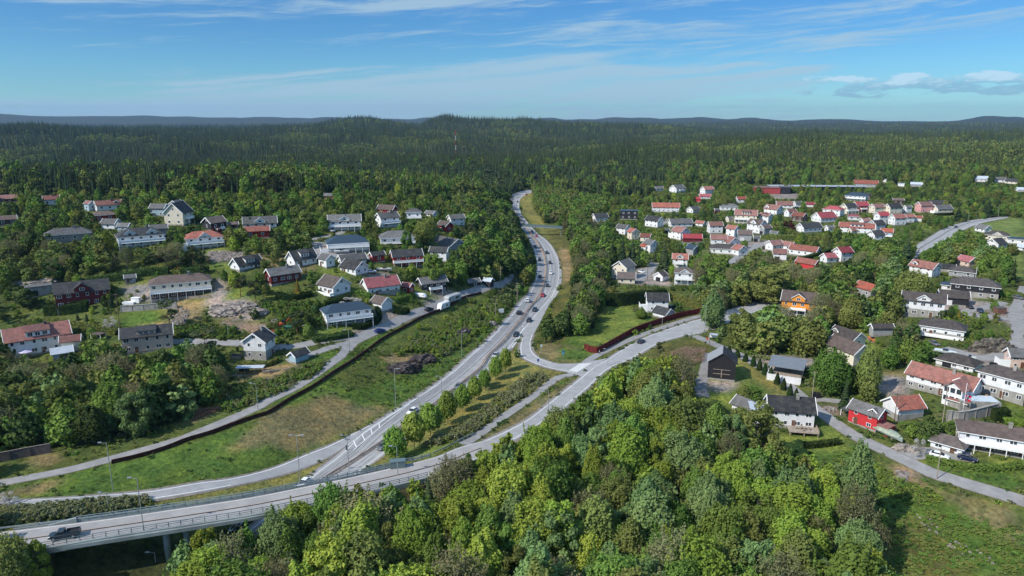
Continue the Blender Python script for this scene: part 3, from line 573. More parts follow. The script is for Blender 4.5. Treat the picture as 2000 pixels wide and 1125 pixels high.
def add_gable_roof(root, W, D, Hh, Rr, mr, ov=.5, trim=True, z=0, name='roof', trimmat=None):
    b = MB(); p = gable_prof(D, Hh, Rr, ov, .22); x = W/2+ov
    b.add([(-x, *p[0]), (x, *p[0]), (x, *p[1]), (-x, *p[1])], [(0, 1, 2, 3)]); b.add([(-x, *p[1]), (x, *p[1]), (x, *p[2]), (-x, *p[2])], [(0, 1, 2, 3)])
    b.add([(-x, *p[3]), (x, *p[3]), (x, *p[4]), (-x, *p[4])], [(0, 1, 2, 3)]); b.add([(-x, *p[4]), (x, *p[4]), (x, *p[5]), (-x, *p[5])], [(0, 1, 2, 3)])
    b.add([(-x, *p[0]), (x, *p[0]), (x, *p[5]), (-x, *p[5])], [(0, 3, 2, 1)]); b.add([(-x, *p[2]), (x, *p[2]), (x, *p[3]), (-x, *p[3])], [(0, 1, 2, 3)])
    for s in (-x, x): b.add([(s, *q) for q in p], [(0, 1, 4, 5), (1, 2, 3, 4)])
    rf = b.obj(name, mr, root)
    if trim:
        for s in (-1, 1):
            t = MB(); x0, x1 = sorted((s*(x+.003), s*(x+.14)))
            q = [(p[0][0]-.06, p[0][1]+.02), (0, p[1][1]+.09), (p[2][0]+.06, p[2][1]+.02), (p[3][0]+.06, p[3][1]-.12), (0, p[4][1]-.16), (p[5][0]-.06, p[5][1]-.12)]
            vs = [(x0, *c) for c in q]+[(x1, *c) for c in q]
            t.add(vs, [(0, 1, 4, 5), (1, 2, 3, 4), (6, 11, 10, 7), (7, 10, 9, 8), (0, 6, 7, 1), (1, 7, 8, 2), (2, 8, 9, 3), (3, 9, 10, 4), (4, 10, 11, 5), (5, 11, 6, 0)])
            t.obj('bargeboard', trimmat or M_trim, root)
    return rf
def add_hip_roof(root, W, D, Hh, Rr, mr, ov=.6):
    x, y = W/2+ov, D/2+ov; r = max(0, (W-D)/2+D*.08); z0 = Hh-ov*Rr/(D/2)*.5; t = .2
    b = MB(); vs = [(-x,-y,z0),(x,-y,z0),(x,y,z0),(-x,y,z0),(-r,0,Hh+Rr),(r,0,Hh+Rr)]
    b.add(vs, [(0,1,5,4),(1,2,5),(2,3,4,5),(3,0,4)]); b.box(-x+.01, x-.01, -y+.01, y-.01, z0-t, z0-.003, 1)
    return b.obj('roof', [mr, M_trim], root)
def house(x0, y0, x1, y1, rot, asp, kind, wall, roof, opts, label, name='house', cat='house', hfix=None, kp=True):
    cx = (x0+x1)/2; a = G(cx, y1-1); s = scale_at(a); u = (cx-1000)/F; th = R(rot); c, sn = abs(math.cos(th)), abs(math.sin(th))
    W = (x1-x0)/s/(c+asp*sn); D = W*asp; ov = .5 if W > 6 else .3; k = W/(W+2*ov); W *= k; D *= k
    hd = (W*sn+D*c)/2; az = math.atan2(a.x, a.y); vd = Vector((math.sin(az), math.cos(az), 0)); ctr = a+vd*hd
    dist = math.hypot(ctr.x, ctr.y); phi = math.atan2(CAMZ-a.z, dist)
    tot = ((y1-y0)/s-hd*math.sin(phi)*(.9 if kind in 'gj' else 1.0))/math.cos(phi)
    Rr = {'g': .36*D, 'j': .5*D, 'h': .26*D, 'f': .25, 'm': .12*D}[kind]; Rr = min(Rr, tot*.55, 5); Hh = max(2.3, min(tot-Rr, 6.8)); 
    if hfix: Hh = hfix
    near = s > 4.6; rz = th-az
    z = min(float(H(ctr.x+dx, ctr.y+dy)) for dx, dy in ((0, 0), (-hd*.6, -hd*.6), (hd*.6, -hd*.6)))+.15
    root = empty(name, (ctr.x, ctr.y, z), rz); tag(root, label, cat)
    wm = WALLS[wall]; rm = ROOFS[roof]; h0 = 0
    b = MB(); b.box(-W/2+.03, W/2-.03, -D/2+.03, D/2-.03, -4, .45); b.obj('foundation', M_found, root)
    if 'q' in opts:   # masonry ground floor
        b = MB(); b.box(-W/2+.02, W/2-.02, -D/2+.02, D/2-.02, .45, Hh*.46); b.obj('ground_floor_wall', WALLS['Q' if 'Q' in opts else 'S'], root); h0 = Hh*.46-.45
    b = MB()
    if kind in 'gj': b.prism([(-D/2, .45+h0), (D/2, .45+h0), (D/2, Hh-.05), (0, Hh+Rr-.25), (-D/2, Hh-.05)], -W/2, W/2)
    elif kind == 'm': b.prism([(-D/2, .45+h0), (D/2, .45+h0), (D/2, Hh+Rr-.05), (-D/2, Hh-.05)], -W/2, W/2)
    else: b.box(-W/2, W/2, -D/2, D/2, .45+h0, Hh-.05)
    b.obj('wall', wm, root)
    if kind in 'gj': rf = add_gable_roof(root, W, D, Hh, Rr, rm, ov, 't' not in opts)
    elif kind == 'h': rf = add_hip_roof(root, W, D, Hh, Rr, rm)
    elif kind == 'm':
        e = D/2+ov; b = MB(); sl = Rr/D; b.prism([(-e, Hh-sl*ov), (e, Hh+Rr+sl*ov), (e, Hh+Rr+sl*ov-.2), (-e, Hh-sl*ov-.2)], -W/2-ov, W/2+ov); rf = b.obj('roof', rm, root)
    else: b = MB(); b.box(-W/2-.25, W/2+.25, -D/2-.25, D/2+.25, Hh, Hh+.25); rf = b.obj('roof', rm, root)
    if 'n' not in opts:
        st = 2 if Hh > 4.3 else 1; sh = Hh/st; nw = max(1, int(W/(2.8 if near else 3.6))); nd = max(1, int(D/3.4))
        rr = random.Random(int(x0*7+y1))
        for fl in range(st):
            zz = fl*sh+sh*.36; wh = min(1.25, sh*.45)
            if not ('g' in opts and fl == 0 and rot % 180 < 45):
                for i in range(nw):
                    uu = (i+.5)/nw*W-W/2+rr.uniform(-.25, .25)
                    if 'g' in opts and fl == 0 and i < 1: continue
                    window(root, 0, uu, zz, rr.choice((.9, 1.3, 1.7)) if near else 1.3, wh, W, D, near)
            sides = (3,) if 0 < rot < 90 else ((1,) if rot < 0 or rot > 90 else ((1,) if u < 0 else (3,)))
            if rot == 90: sides = (3, 1)
            for sd_ in sides:
                for i in range(nd):
                    if 'g' in opts and fl == 0: continue
                    window(root, sd_, (i+.5)/nd*D-D/2, zz, rr.choice((.9, 1.2)), wh, W, D, near)
        if kind in 'gj' and D > 6:
            for sd_ in ((3,) if rot > 0 else (1,)):
                window(root, sd_, 0, Hh+Rr*.22, 1.2, min(1.1, Rr*.4), W, D, near)
        if near and 'g' not in opts:
            b = MB(); b.box(-.5, .5, -.06, 0, 0, 2.0); d = b.obj('door', M_door, root); d.location = (W*.5*rr.choice((-.45, .4, .1)), -D/2, .3)
            b = MB(); b.box(.30, .42, -.11, -.06, .95, 1.05); b.obj('handle', M_glass, d)
    if 'g' in opts:
        gw = min(2.6, (W if rot % 180 < 45 else D)*.7)
        b = MB(); b.box(-gw/2, gw/2, -.05, 0, 0, 2.1); d = b.obj('garage_door', M_dark if 'G' in opts else M_gdoor, root)
        if abs(rot) < 45: d.location = (-W*.2, -D/2, .05)
        elif rot > 0: d.location = (-W/2, 0, .05); d.rotation_euler.z = -math.pi/2
        else: d.location = (W/2, 0, .05); d.rotation_euler.z = math.pi/2
    if 'c' in opts:
        b = MB(); cz = Hh+Rr*.6; b.box(W*.15-.4, W*.15+.4, -D*.08-.3, -D*.08+.3, cz, Hh+Rr+.8); b.box(W*.15-.47, W*.15+.47, -D*.08-.37, -D*.08+.37, Hh+Rr+.803, Hh+Rr+.95)
        b.obj('chimney', M_found if 'r' not in roof else ROOFS['b'], rf)
    for k_, fx in (('1', (0,)), ('2', (-.24, .24)), ('3', (.3,)), ('4', (-.3,))):
        if k_ in opts:
            for f in fx:
                dw = min(4.2, D*.42, W*.36) if k_ != '1' else min(5, W*.45, D*.62); dr = dw*.36; zb = Hh-.1; dh = min(1.5, Rr*.45); yb = -D/2-(.25 if k_ == '1' else -.6)
                dm = MB(); L = D/2+.3; vs = [(-dw/2, zb), (dw/2, zb), (dw/2, zb+dh), (0, zb+dh+dr), (-dw/2, zb+dh)]
                if zb+dh+dr > Hh+Rr-.2: dh = Hh+Rr-.25-dr-zb; vs = [(-dw/2, zb), (dw/2, zb), (dw/2, zb+dh), (0, zb+dh+dr), (-dw/2, zb+dh)]
                n = 5; V2 = [(q[0], yb, q[1]) for q in vs]+[(q[0], yb+L-.4, q[1]) for q in vs]
                dm.add(V2, [(0,1,2,3,4), (9,8,7,6,5), (0,5,6,1), (1,6,7,2), (2,7,8,3), (3,8,9,4), (4,9,5,0)])
                do = dm.obj('dormer', wm, root); do.location.x = f*W
                rmb = MB(); e = dw/2+.3; ze = zb+dh-.3*dr/(dw/2)
                for sx in (-1, 1):
                    q = [(0, zb+dh+dr+.16), (sx*e, ze+.16), (sx*e, ze), (0, zb+dh+dr)]
                    if sx < 0: q = q[::-1]
                    V3 = [(p_[0], yb-.35, p_[1]) for p_ in q]+[(p_[0], yb+L, p_[1]) for p_ in q]
                    rmb.add(V3, [(0,1,2,3), (7,6,5,4), (0,4,5,1), (1,5,6,2), (2,6,7,3), (3,7,4,0)])
                rmb.obj('dormer_roof', rm, do)
                tb = MB()
                for sx in (-1, 1):
                    q = [(0, zb+dh+dr+.2), (sx*(e+.04), ze+.2), (sx*(e+.04), ze-.06), (0, zb+dh+dr-.1)]
                    V3 = [(p_[0], yb-.42, p_[1]) for p_ in q]+[(p_[0], yb-.355, p_[1]) for p_ in q]
                    tb.add(V3, [(0,1,2,3), (7,6,5,4), (0,4,5,1), (1,5,6,2), (2,6,7,3), (3,7,4,0)])
                if 't' not in opts: tb.obj('bargeboard', M_trim, do)
                wn = link('window', FR[2] if near else FAR_WIN, do); wn.scale = (min(1.6, dw*.5), .12, min(1.1, dh)); wn.location = (-wn.scale[0]/2, yb, zb+.35)
                if near: link('pane', PANE, wn)
    if 's' in opts:    # long shed dormer
        dw = W*.38; zb = Hh+.15; z2 = Hh+Rr*.62; b = MB(); y_ = -D/2+.5
        b.prism([(y_, zb), (0, zb), (0, Hh+Rr-.3), (y_, z2)], -dw/2, dw/2); do = b.obj('dormer', wm, root)
        b = MB(); b.prism([(y_-.4, z2-.06), (.1, Hh+Rr+.06), (.1, Hh+Rr+.22), (y_-.4, z2+.12)], -dw/2-.25, dw/2+.25); b.obj('dormer_roof', rm, do)
        for i in range(3):
            wn = link('window', FR[2] if near else FAR_WIN, do); wn.scale = (dw*.22, .12, max(.5, z2-zb-.5)); wn.location = (-dw*.42+i*dw*.3, y_, zb+.25)
            if near: link('pane', PANE, wn)
    if 'b' in opts or 'p' in opts:
        zb = max(2.2, Hh*.46) if Hh > 4 else .5; dp = 1.8; b = MB(); X0, X1 = -W/2-.2, W/2+.2
        if 'p' in opts: X0, X1 = -W*.25, W*.25
        b.box(X0, X1, -D/2-dp, -D/2, zb-.18, zb); b.box(X0, X1, -D/2-dp, -D/2-dp+.08, zb+.12, zb+1.0); b.box(X0, X0+.08, -D/2-dp+.083, -D/2-.01, zb+.12, zb+1.0); b.box(X1-.08, X1, -D/2-dp+.083, -D/2-.01, zb+.12, zb+1.0)
        bo = b.obj('balcony', M_trim, root)
        if Hh > 4:
            for i in range(max(2, int((X1-X0)/3)+1)):
                px_ = X0+.15+(X1-X0-.3)*i/max(1, int((X1-X0)/3)); p = MB(); p.box(px_-.08, px_+.08, -D/2-dp+.02, -D/2-dp+.18, -3.5, zb-.183); p.obj('balcony_post', M_trim, bo)
    if 'l' in opts:
        b = MB(); X0 = -W/2-3.2; zb = Hh*.45 if Hh > 4.3 else 1.0
        b.box(X0, -W/2, -D/2, D*.2, -3, zb-.2); b.box(X0, X0+.1, -D/2, D*.2, zb-.197, zb+.9); b.box(X0+.103, -W/2-.01, -D/2, -D/2+.1, zb-.197, zb+.9); b.obj('terrace', M_trim, root)
    mark([(x0, y0), (x1, y0), (x1, y1), (x0, y1)], kp, False, dist=float(ctr.y)); mark([(x0, y0+.5*(y1-y0)), (x1, y0+.5*(y1-y0)), (x1, y1), (x0, y1)], False, True)
    FOOT.append((ctr.x, ctr.y, max(W, D)*.5+.8))
    return root, W, D, Hh, Rr, s
FOOT = []
HOUSES = """0 384 38 396 0 .6 g M r|far red-roofed dark red house at the left edge of the photo
88 383 116 403 0 .7 g W r c|small white house with red roof among trees, second from the left in the far row
166 393 188 414 -60 .9 g B r|pale blue gabled house with faded red roof left of the twin-gabled one
188 392 238 413 10 .45 g W r 3c|low white house with faded red roof and a gable at its right end
180 413 227 434 10 .6 h R b|grey-brown hipped house with bright red front below the twin-gabled white one
0 422 32 441 0 .6 g K b|brown-roofed low house at the left edge behind the olive trees
199 428 238 450 -35 .8 g W g|grey-roofed house with white gable above the pale blue one
230 438 259 453 -30 .8 g B g|small pale blue house with grey roof behind the yellow-green tree
96 446 176 474 0 .5 h S g c|long low grey hipped bungalow with an unfinished timber gable at its left
232 446 321 484 5 .6 h W d 2cb|big white house with dark hipped roof and two white front dormers
294 399 332 424 -30 .7 g B g|blue-grey house with grey roof behind the tall white gabled house
330 392 362 412 60 .8 g W g|white gable and grey roof standing behind the tall balcony house
323 396 380 443 62 .9 j C d p|tall cream gabled house with white balcony and dark roof
296 440 328 464 0 .6 g S g g G|low grey garage beside the tall cream gabled house
362 453 437 488 8 .6 h W o 1bl|white villa with bright red hipped roof, central dormer and white terrace
396 424 444 452 35 .8 g D b p|black timber house with brown roof and two balconies
446 436 466 448 0 .6 g K b gG|small brown carport beside the black timber house
477 424 541 448 0 .5 g W g 1|white house with grey roof and wide central gable behind the orange-roofed one
479 443 527 467 0 .45 g R o|red house with bright orange-red roof and skylights
632 379 656 390 -15 .6 g R g|tiny red cabin high in the woods
642 420 706 452 0 .5 g W g 1bl|white house with grey roof, central gable and a garage under its left balcony
732 415 782 447 28 .6 g W g b c|white house with grey roof turned left, bay front and pale left gable
735 403 778 418 -30 .6 g R b|brown-roofed house with small red right gable behind the grey-roofed white house
792 408 824 428 0 .7 h W g b|small white house with a balcony half hidden by trees
829 413 855 425 -40 .7 g W g|grey-roofed bungalow between the trees right of the small balcony house
872 416 910 440 25 .6 g W g|white house with grey roof at the upper right edge of the hill
852 430 888 454 -50 .8 g R b|dark red gabled house below the topmost grey-roofed house
636 460 722 494 5 .6 h W n bl|white villa with blue-black hipped roof, wide balcony and garage below
739 451 812 478 5 .6 h W g bq|white bungalow with brown-grey hipped roof and white balcony behind the birch
834 455 917 488 -52 .8 g G g b|large grey gabled chalet with cream balcony
559 490 622 525 32 .6 j W d s|white house with dark steep roof and white dormer, left of its garage
621 498 657 526 -55 .8 g W g|white gabled garage with grey roof beside the steep dark-roofed house
450 504 516 532 32 .6 j W d s|white house with dark steep roof and twin dormer front above the maroon house
658 499 718 520 20 .5 g W g|long low white house with grey roof behind the dark-roofed white garage house
663 509 722 541 -48 .75 g W d|white house with slate-dark roof and plain gable towards the road
720 492 754 515 25 .6 g R d|small red house with dark roof beside a white tent
761 488 828 523 12 .5 g R d b|long red house with dark roof and red veranda
838 482 880 512 -18 .6 g W d|white house with dark roof and white edge behind the big green tree
300 538 412 584 0 .4 h C b bqQc|long beige bungalow with brown hipped roof and a full-width white balcony
518 524 590 559 22 .5 g M g c|maroon two-storey house with low grey roof and white-framed windows
620 541 688 582 -52 .9 g W b b|white chalet with brown roof, gable and balcony turned to the right
704 540 784 580 20 .6 g W c cq|large white house with bright red roof above the main road
783 552 811 576 -35 .9 g R c|small red annex with bright red roof beside the large white house
812 539 876 576 25 .5 g D g p|black house with grey roof, white-framed windows and white carport
909 544 940 562 25 .7 g D g|black shed with white-edged roof on the lane by the woods
942 542 966 564 -30 .9 g D l gG|black open garage with pale metal roof beside the black shed
723 579 769 611 -48 .9 g W b n|narrow white barn with brown roof standing above the hill road
626 592 729 640 14 .5 h W n bq|long white two-storey house with black roof and full-width white balcony
117 549 213 600 0 .5 g M d 1t|dark red timber house with large front gable and dark roof
245 542 266 555 0 .8 g G g|tiny grey playhouse on the lawn above the gravel yard
54 559 102 580 0 .6 f S g gG|flat-roofed concrete garage left of the dark red house
22 636 136 694 3 .5 g W r sc|large white house with weathered red roof and long dormer at the left edge
122 655 162 690 -10 .7 g C r n|low red-roofed wing attached beside the large weathered-roof house
105 678 142 702 0 .7 g B l|pale garden house with light metal roof in front of the red-roofed wing
244 638 340 690 -4 .45 g E d s|pinkish house with dark roof and white dormer among tall trees
476 646 543 707 62 1.1 g W d cq|white two-storey gabled house with dark ribbed roof near the footpath
563 684 606 712 40 .6 g B d n|small white shed with dark roof on the gravel below the gabled house
1258 573 1306 612 8 .8 g W d l|white house with dark grey roof and white terrace beside the large lawn
1272 603 1318 625 -38 .8 g W d n|low white garage with dark roof tucked behind the red fence
1192 507 1242 548 62 .9 g C g|cream house with steep grey gable above the tall hedge
1204 532 1241 556 2 .8 g C b|cream front wing with sand-coloured roof above the tall hedge
1275 531 1305 552 60 1.0 g W k gG|white garage with open door on the grey forecourt
1316 523 1357 558 0 .8 h W b 1b|white house with brown hipped roof and small front bay right of the forecourt
1312 496 1343 525 0 .8 g W o 1p|white house with orange roof and dormer behind the tall spruces
1154 418 1189 437 25 .7 g W d|white house with dark roof at the edge of the woods by the highway
1210 410 1246 430 0 .6 f D n|dark flat-roofed modern house under the trees
1258 423 1297 446 -35 .7 g W d|white house with dark roof and two gables beside the dark modern house
1202 439 1232 460 -35 .8 g W g|white house with grey roof, gable and white terrace
1223 447 1249 470 -58 1.0 g C o|narrow cream house with salmon roof, second of the row going down
1249 457 1272 474 -10 .8 g C r|cream house with red-brown roof, third of the row going down
1254 469 1286 496 -50 .9 g W g|white gabled house with grey roof at the foot of the row
1249 478 1268 495 -40 .8 g W o n|small orange-roofed wing against the white gabled house
1302 428 1353 446 22 .5 g W g|white twin-gabled house with wide grey roof
1309 444 1348 471 -50 .8 g W r l|pale house with red roof corner and white glazed bay
1331 458 1371 476 8 .5 g M c n|low maroon building with bright red roof
1337 479 1367 500 -45 .8 g G n|dark grey house with blue roof and white edges
1379 434 1412 458 20 .7 g W o|orange-roofed house, upper left of the orange group
1386 459 1420 480 5 .7 g W r|red-roofed house with white gable ends in the middle of the cluster
1404 462 1446 482 -50 .9 g W r|pale house with red roof turned right beside the middle red-roofed house
1416 441 1444 465 -35 .8 g W o|salmon-roofed house above the grey-brown garage
1439 450 1468 472 5 .8 g G b gn|grey garage with brown roof beside the salmon-roofed house
1386 477 1446 498 0 .5 h W k|low white bungalow with black-brown hipped roof
1427 479 1461 502 -52 1.0 g W o|small white house with orange roof right of the low bungalow
1272 397 1327 416 5 .4 g W o c|long white house with orange-red roof and chimneys below the woods
1340 404 1369 418 50 .7 g W g|white gable half behind a round tree
1306 362 1339 378 50 .7 g W g p|white house with grey roof and balcony at the forest edge
1276 365 1297 375 30 .6 g W g|tiny white gabled house at the forest edge
1366 365 1395 382 40 .7 g W o|white house with orange roof and dormer at the forest edge
1364 380 1388 390 10 .5 g W c|low crimson-roofed annex below the forest edge house
1356 386 1368 396 0 .8 g L c n|small bright red shed under the olive trees
1404 399 1442 413 10 .5 h W g|wide white bungalow with grey hipped roof
1436 385 1457 398 20 .7 g W o|white house with orange roof and white gables behind the bungalow
1434 408 1477 438 0 .6 g C r sb|two-storey cream house with red roof, long dormer and front balcony
1481 417 1508 438 -35 .6 g W r s|red-roofed house with dormer right of the two-storey cream house
1457 429 1497 458 -38 .7 g W b 1|white house with grey-brown roof and white central gable
1480 440 1507 460 45 .8 g G b gG|grey gabled garage with open dark doors
1491 401 1529 421 -35 .7 g W r 4|white house with salmon roof and white dormer gable
1514 394 1548 409 10 .6 g W r|low house with orange-red roof near the car park
1530 409 1556 426 40 .8 g W r g|white house with red-brown roof and open garage
1545 416 1576 434 -30 .7 g K r|brown house with wide red-brown roof
1554 436 1604 457 42 .5 g W d|white gabled house with long black roof
1584 415 1633 437 42 .7 g W c|white house with crimson roof and bright front gable
1606 403 1648 424 -20 .7 h W c|white house with crimson hipped roof
1640 398 1673 420 45 .7 g C d b|cream gabled house with dark roof behind the crimson-roofed ones
1662 395 1696 416 38 .7 g R c p|red house with crimson roof and white balcony
1649 377 1693 394 -10 .6 h W n bl|modern white house with black roof and terraces on the hill
1696 399 1727 419 42 .7 g C r|cream gabled house with red roof, first of the far right row
1726 399 1760 420 42 .6 g C d|cream gabled house with long dark roof, second of the far right row
1762 402 1780 418 42 .8 g W g|small white gabled house, third of the far right row
1786 395 1819 417 40 .7 g P r|pink house with orange-red roof
1818 401 1858 418 42 .6 g C g l|cream gabled house with grey roof at the right end of the far row
1808 392 1840 403 0 .5 g R d|dark-roofed house behind the pink one
1654 419 1681 432 10 .7 h W c|low white house with crimson hipped roof in the right cluster
1676 427 1700 443 42 .8 g W r|white gable with red roof above the long red-roofed row house
1640 436 1704 457 0 .35 g W r s|long low row house with red roofs
1694 431 1728 452 48 .8 g W d|white house with steep black roof in the right cluster
1705 415 1736 438 42 .7 g W c|white house with dark crimson roof and dormer in the right cluster
1692 451 1727 472 42 .9 g W d|white gabled house with black roof nearest the trees
1720 447 1742 464 0 .8 g B o b|small pale house with orange roof and glazed veranda
1734 419 1768 442 42 .7 g W o|large white gable with orange roof, left of three
1760 419 1785 437 40 .7 g W o|white gable with orange roof, middle of three
1783 422 1800 435 10 .8 g W o n|small bright orange roof, right of three
1493 470 1530 492 42 .8 g W r|white gabled house with red roof at the head of the long red-roofed group
1516 472 1553 491 -25 .6 g W r|red-roofed wing in the middle of the long red-roofed group
1507 487 1536 510 5 .8 g W r gG|white garage with red-brown roof at the end of the drive
1540 480 1600 503 -22 .4 g W r|long white house with salmon roof beside the hedge
1552 506 1600 529 -30 .5 g L r n|bright red barn house with weathered red roof
1600 495 1634 516 42 .8 g W c|white gabled house with bright red roof, lower of a pair
1624 483 1664 514 45 .8 g W c|white gabled house with bright red roof, upper of a pair
1524 570 1593 620 -5 .7 g O b 1pq|orange two-storey house with red-brown gable roof
1666 553 1719 584 -45 .6 g G o|grey house with orange-red roof half hidden in trees
1775 511 1833 543 -30 .6 g W o 4|white house with large orange roof and white dormer
1780 537 1808 557 5 .7 h S k gG|small grey garage with open door by the orange-roofed house
1868 500 1908 523 -42 .8 g E c|small brown house with red roof at the edge of the birches
1824 517 1862 532 0 .5 g S d|low dark-roofed wing right of the orange-roofed house
1854 521 1903 543 -5 .7 h G k|brown-roofed hipped house behind the large black timber house
1858 543 1943 583 2 .55 h D k q|large black timber house with brown roof on white cellar walls
1830 568 1888 599 12 .6 g D k g|black garage with brown roof and wide door
1760 572 1838 621 2 .5 g W k 1q|white house with brown roof and white front dormer at the bend of the garden
1838 551 1866 570 0 .8 h W n|small white pavilion with dark roof
1796 624 1880 662 -4 .6 h W k bq|white house with brown-grey hipped roof and white terrace above parked cars
1617 643 1688 680 -40 .6 g W k 4|grey-roofed house with white dormers on the slope
1608 664 1696 716 -42 .6 g C b n|sand-brown house with large mossy roof turned right
1696 633 1742 660 30 .4 g G k n|long shed with dark roof and an orange boat beside it
1828 696 1912 727 -18 .7 h W k gG|low hipped garage with brown-black roof above the red-roofed villa
1907 718 2010 786 -18 .6 h W k cq|white villa with black-brown hipped roof at the right edge
1769 723 1906 782 -20 .42 g W o cq3|large white villa with orange-red roof and tall glazed gable
1720 775 1800 826 42 .8 g W o nq|white garage with orange-red roof below the large villa
1850 776 1892 802 -20 .7 h S o n|low grey outbuilding with orange roof beside the blue swimming pool
1653 791 1728 843 -28 .6 g L g 3|small bright red house with grey roof and white windows
1866 829 2012 892 10 .45 h W b cbqQ|wide white two-storey house with grey-brown roof and long white balcony at the right edge
1816 853 1886 889 -12 .8 h W b|white garage annex with brown hipped roof beside parked cars
1958 682 2012 724 25 .8 g E g l|beige gabled house cut by the right edge above the red tiled yard
1379 684 1437 744 90 1.15 g D d tn|black-brown barn with a grey and black metal roof on the lawn
1488 777 1588 841 12 .66 g W d c|white house with dark roof and wooden terrace by the east road
1425 786 1486 815 -38 .8 g W g n|low white garage with grey roofs behind the white house
1904 440 1934 456 -40 .8 g W g|white gabled house at the edge of the green field
1926 452 1966 473 0 .7 h C k 1|cream house with grey hipped roof and dormer below the field
1924 466 1964 487 60 .9 g W d|white gabled house with dark roof nearest the field
1969 464 2004 478 0 .4 h W n|low white building with blue roof right of the dormer house
1988 478 2010 492 0 .7 g W l|pale building cut by the right edge below the blue roof
1668 353 1712 367 0 .4 g G o|far grey hall with orange roof behind the school
1753 359 1766 366 0 .8 f W l n|tiny white flat-roofed building far right, left of a pair
1779 357 1800 366 0 .5 g G l n|tiny pale building far right, right of a pair
1902 345 1927 357 10 .6 g W l|distant white house on the right hillside
1939 347 1962 358 12 .6 g W g|distant white house, left one near the right edge
1964 350 1990 361 -15 .6 g C d|distant pale house, right one near the right edge
1984 368 2004 376 20 .7 g W l|distant white gable cut by the right edge
1696 309 1710 314 0 .5 f W l n|tiny white roof far out in the woods
1722 351 1735 358 0 .5 f W l n|tiny pale shed far right of the orange-roofed hall
1357 432 1379 444 -30 .7 g W o|small white house with salmon roof uphill of the orange group
1470 461 1484 474 10 .8 g G g gG|tiny grey garage right of the grey-brown one
1416 424 1433 436 40 .8 g C g|small cream house between bungalow and salmon roof
1548 394 1566 407 30 .8 g W g|small white house with grey roof under the hill villa
1574 396 1590 406 0 .7 g W c n|tiny crimson-roofed shed near the round dark tree
1609 441 1630 455 42 .7 g W g|white house with grey roof below the crimson house
1738 402 1750 412 42 .8 g W r n|narrow red-roofed annex in the far right row
1655 446 1676 458 42 .7 g C r|cream gable in front of the long row house
1392 408 1406 418 30 .8 g R g|small dark red outbuilding left of the wide bungalow
1294 447 1308 458 30 .8 g W g gG|small white garage below the twin gables
1503 452 1520 464 -20 .7 g W g|low white house right of the open-doored garage
1680 378 1700 390 0 .6 g K d|dark wooden house right of the modern hill villa
1741 388 1764 400 20 .5 g K b|brown timber hall with pale roof behind the far row
1752 426 1764 436 42 .8 g W r n|narrow red-roofed annex between the orange gables"""
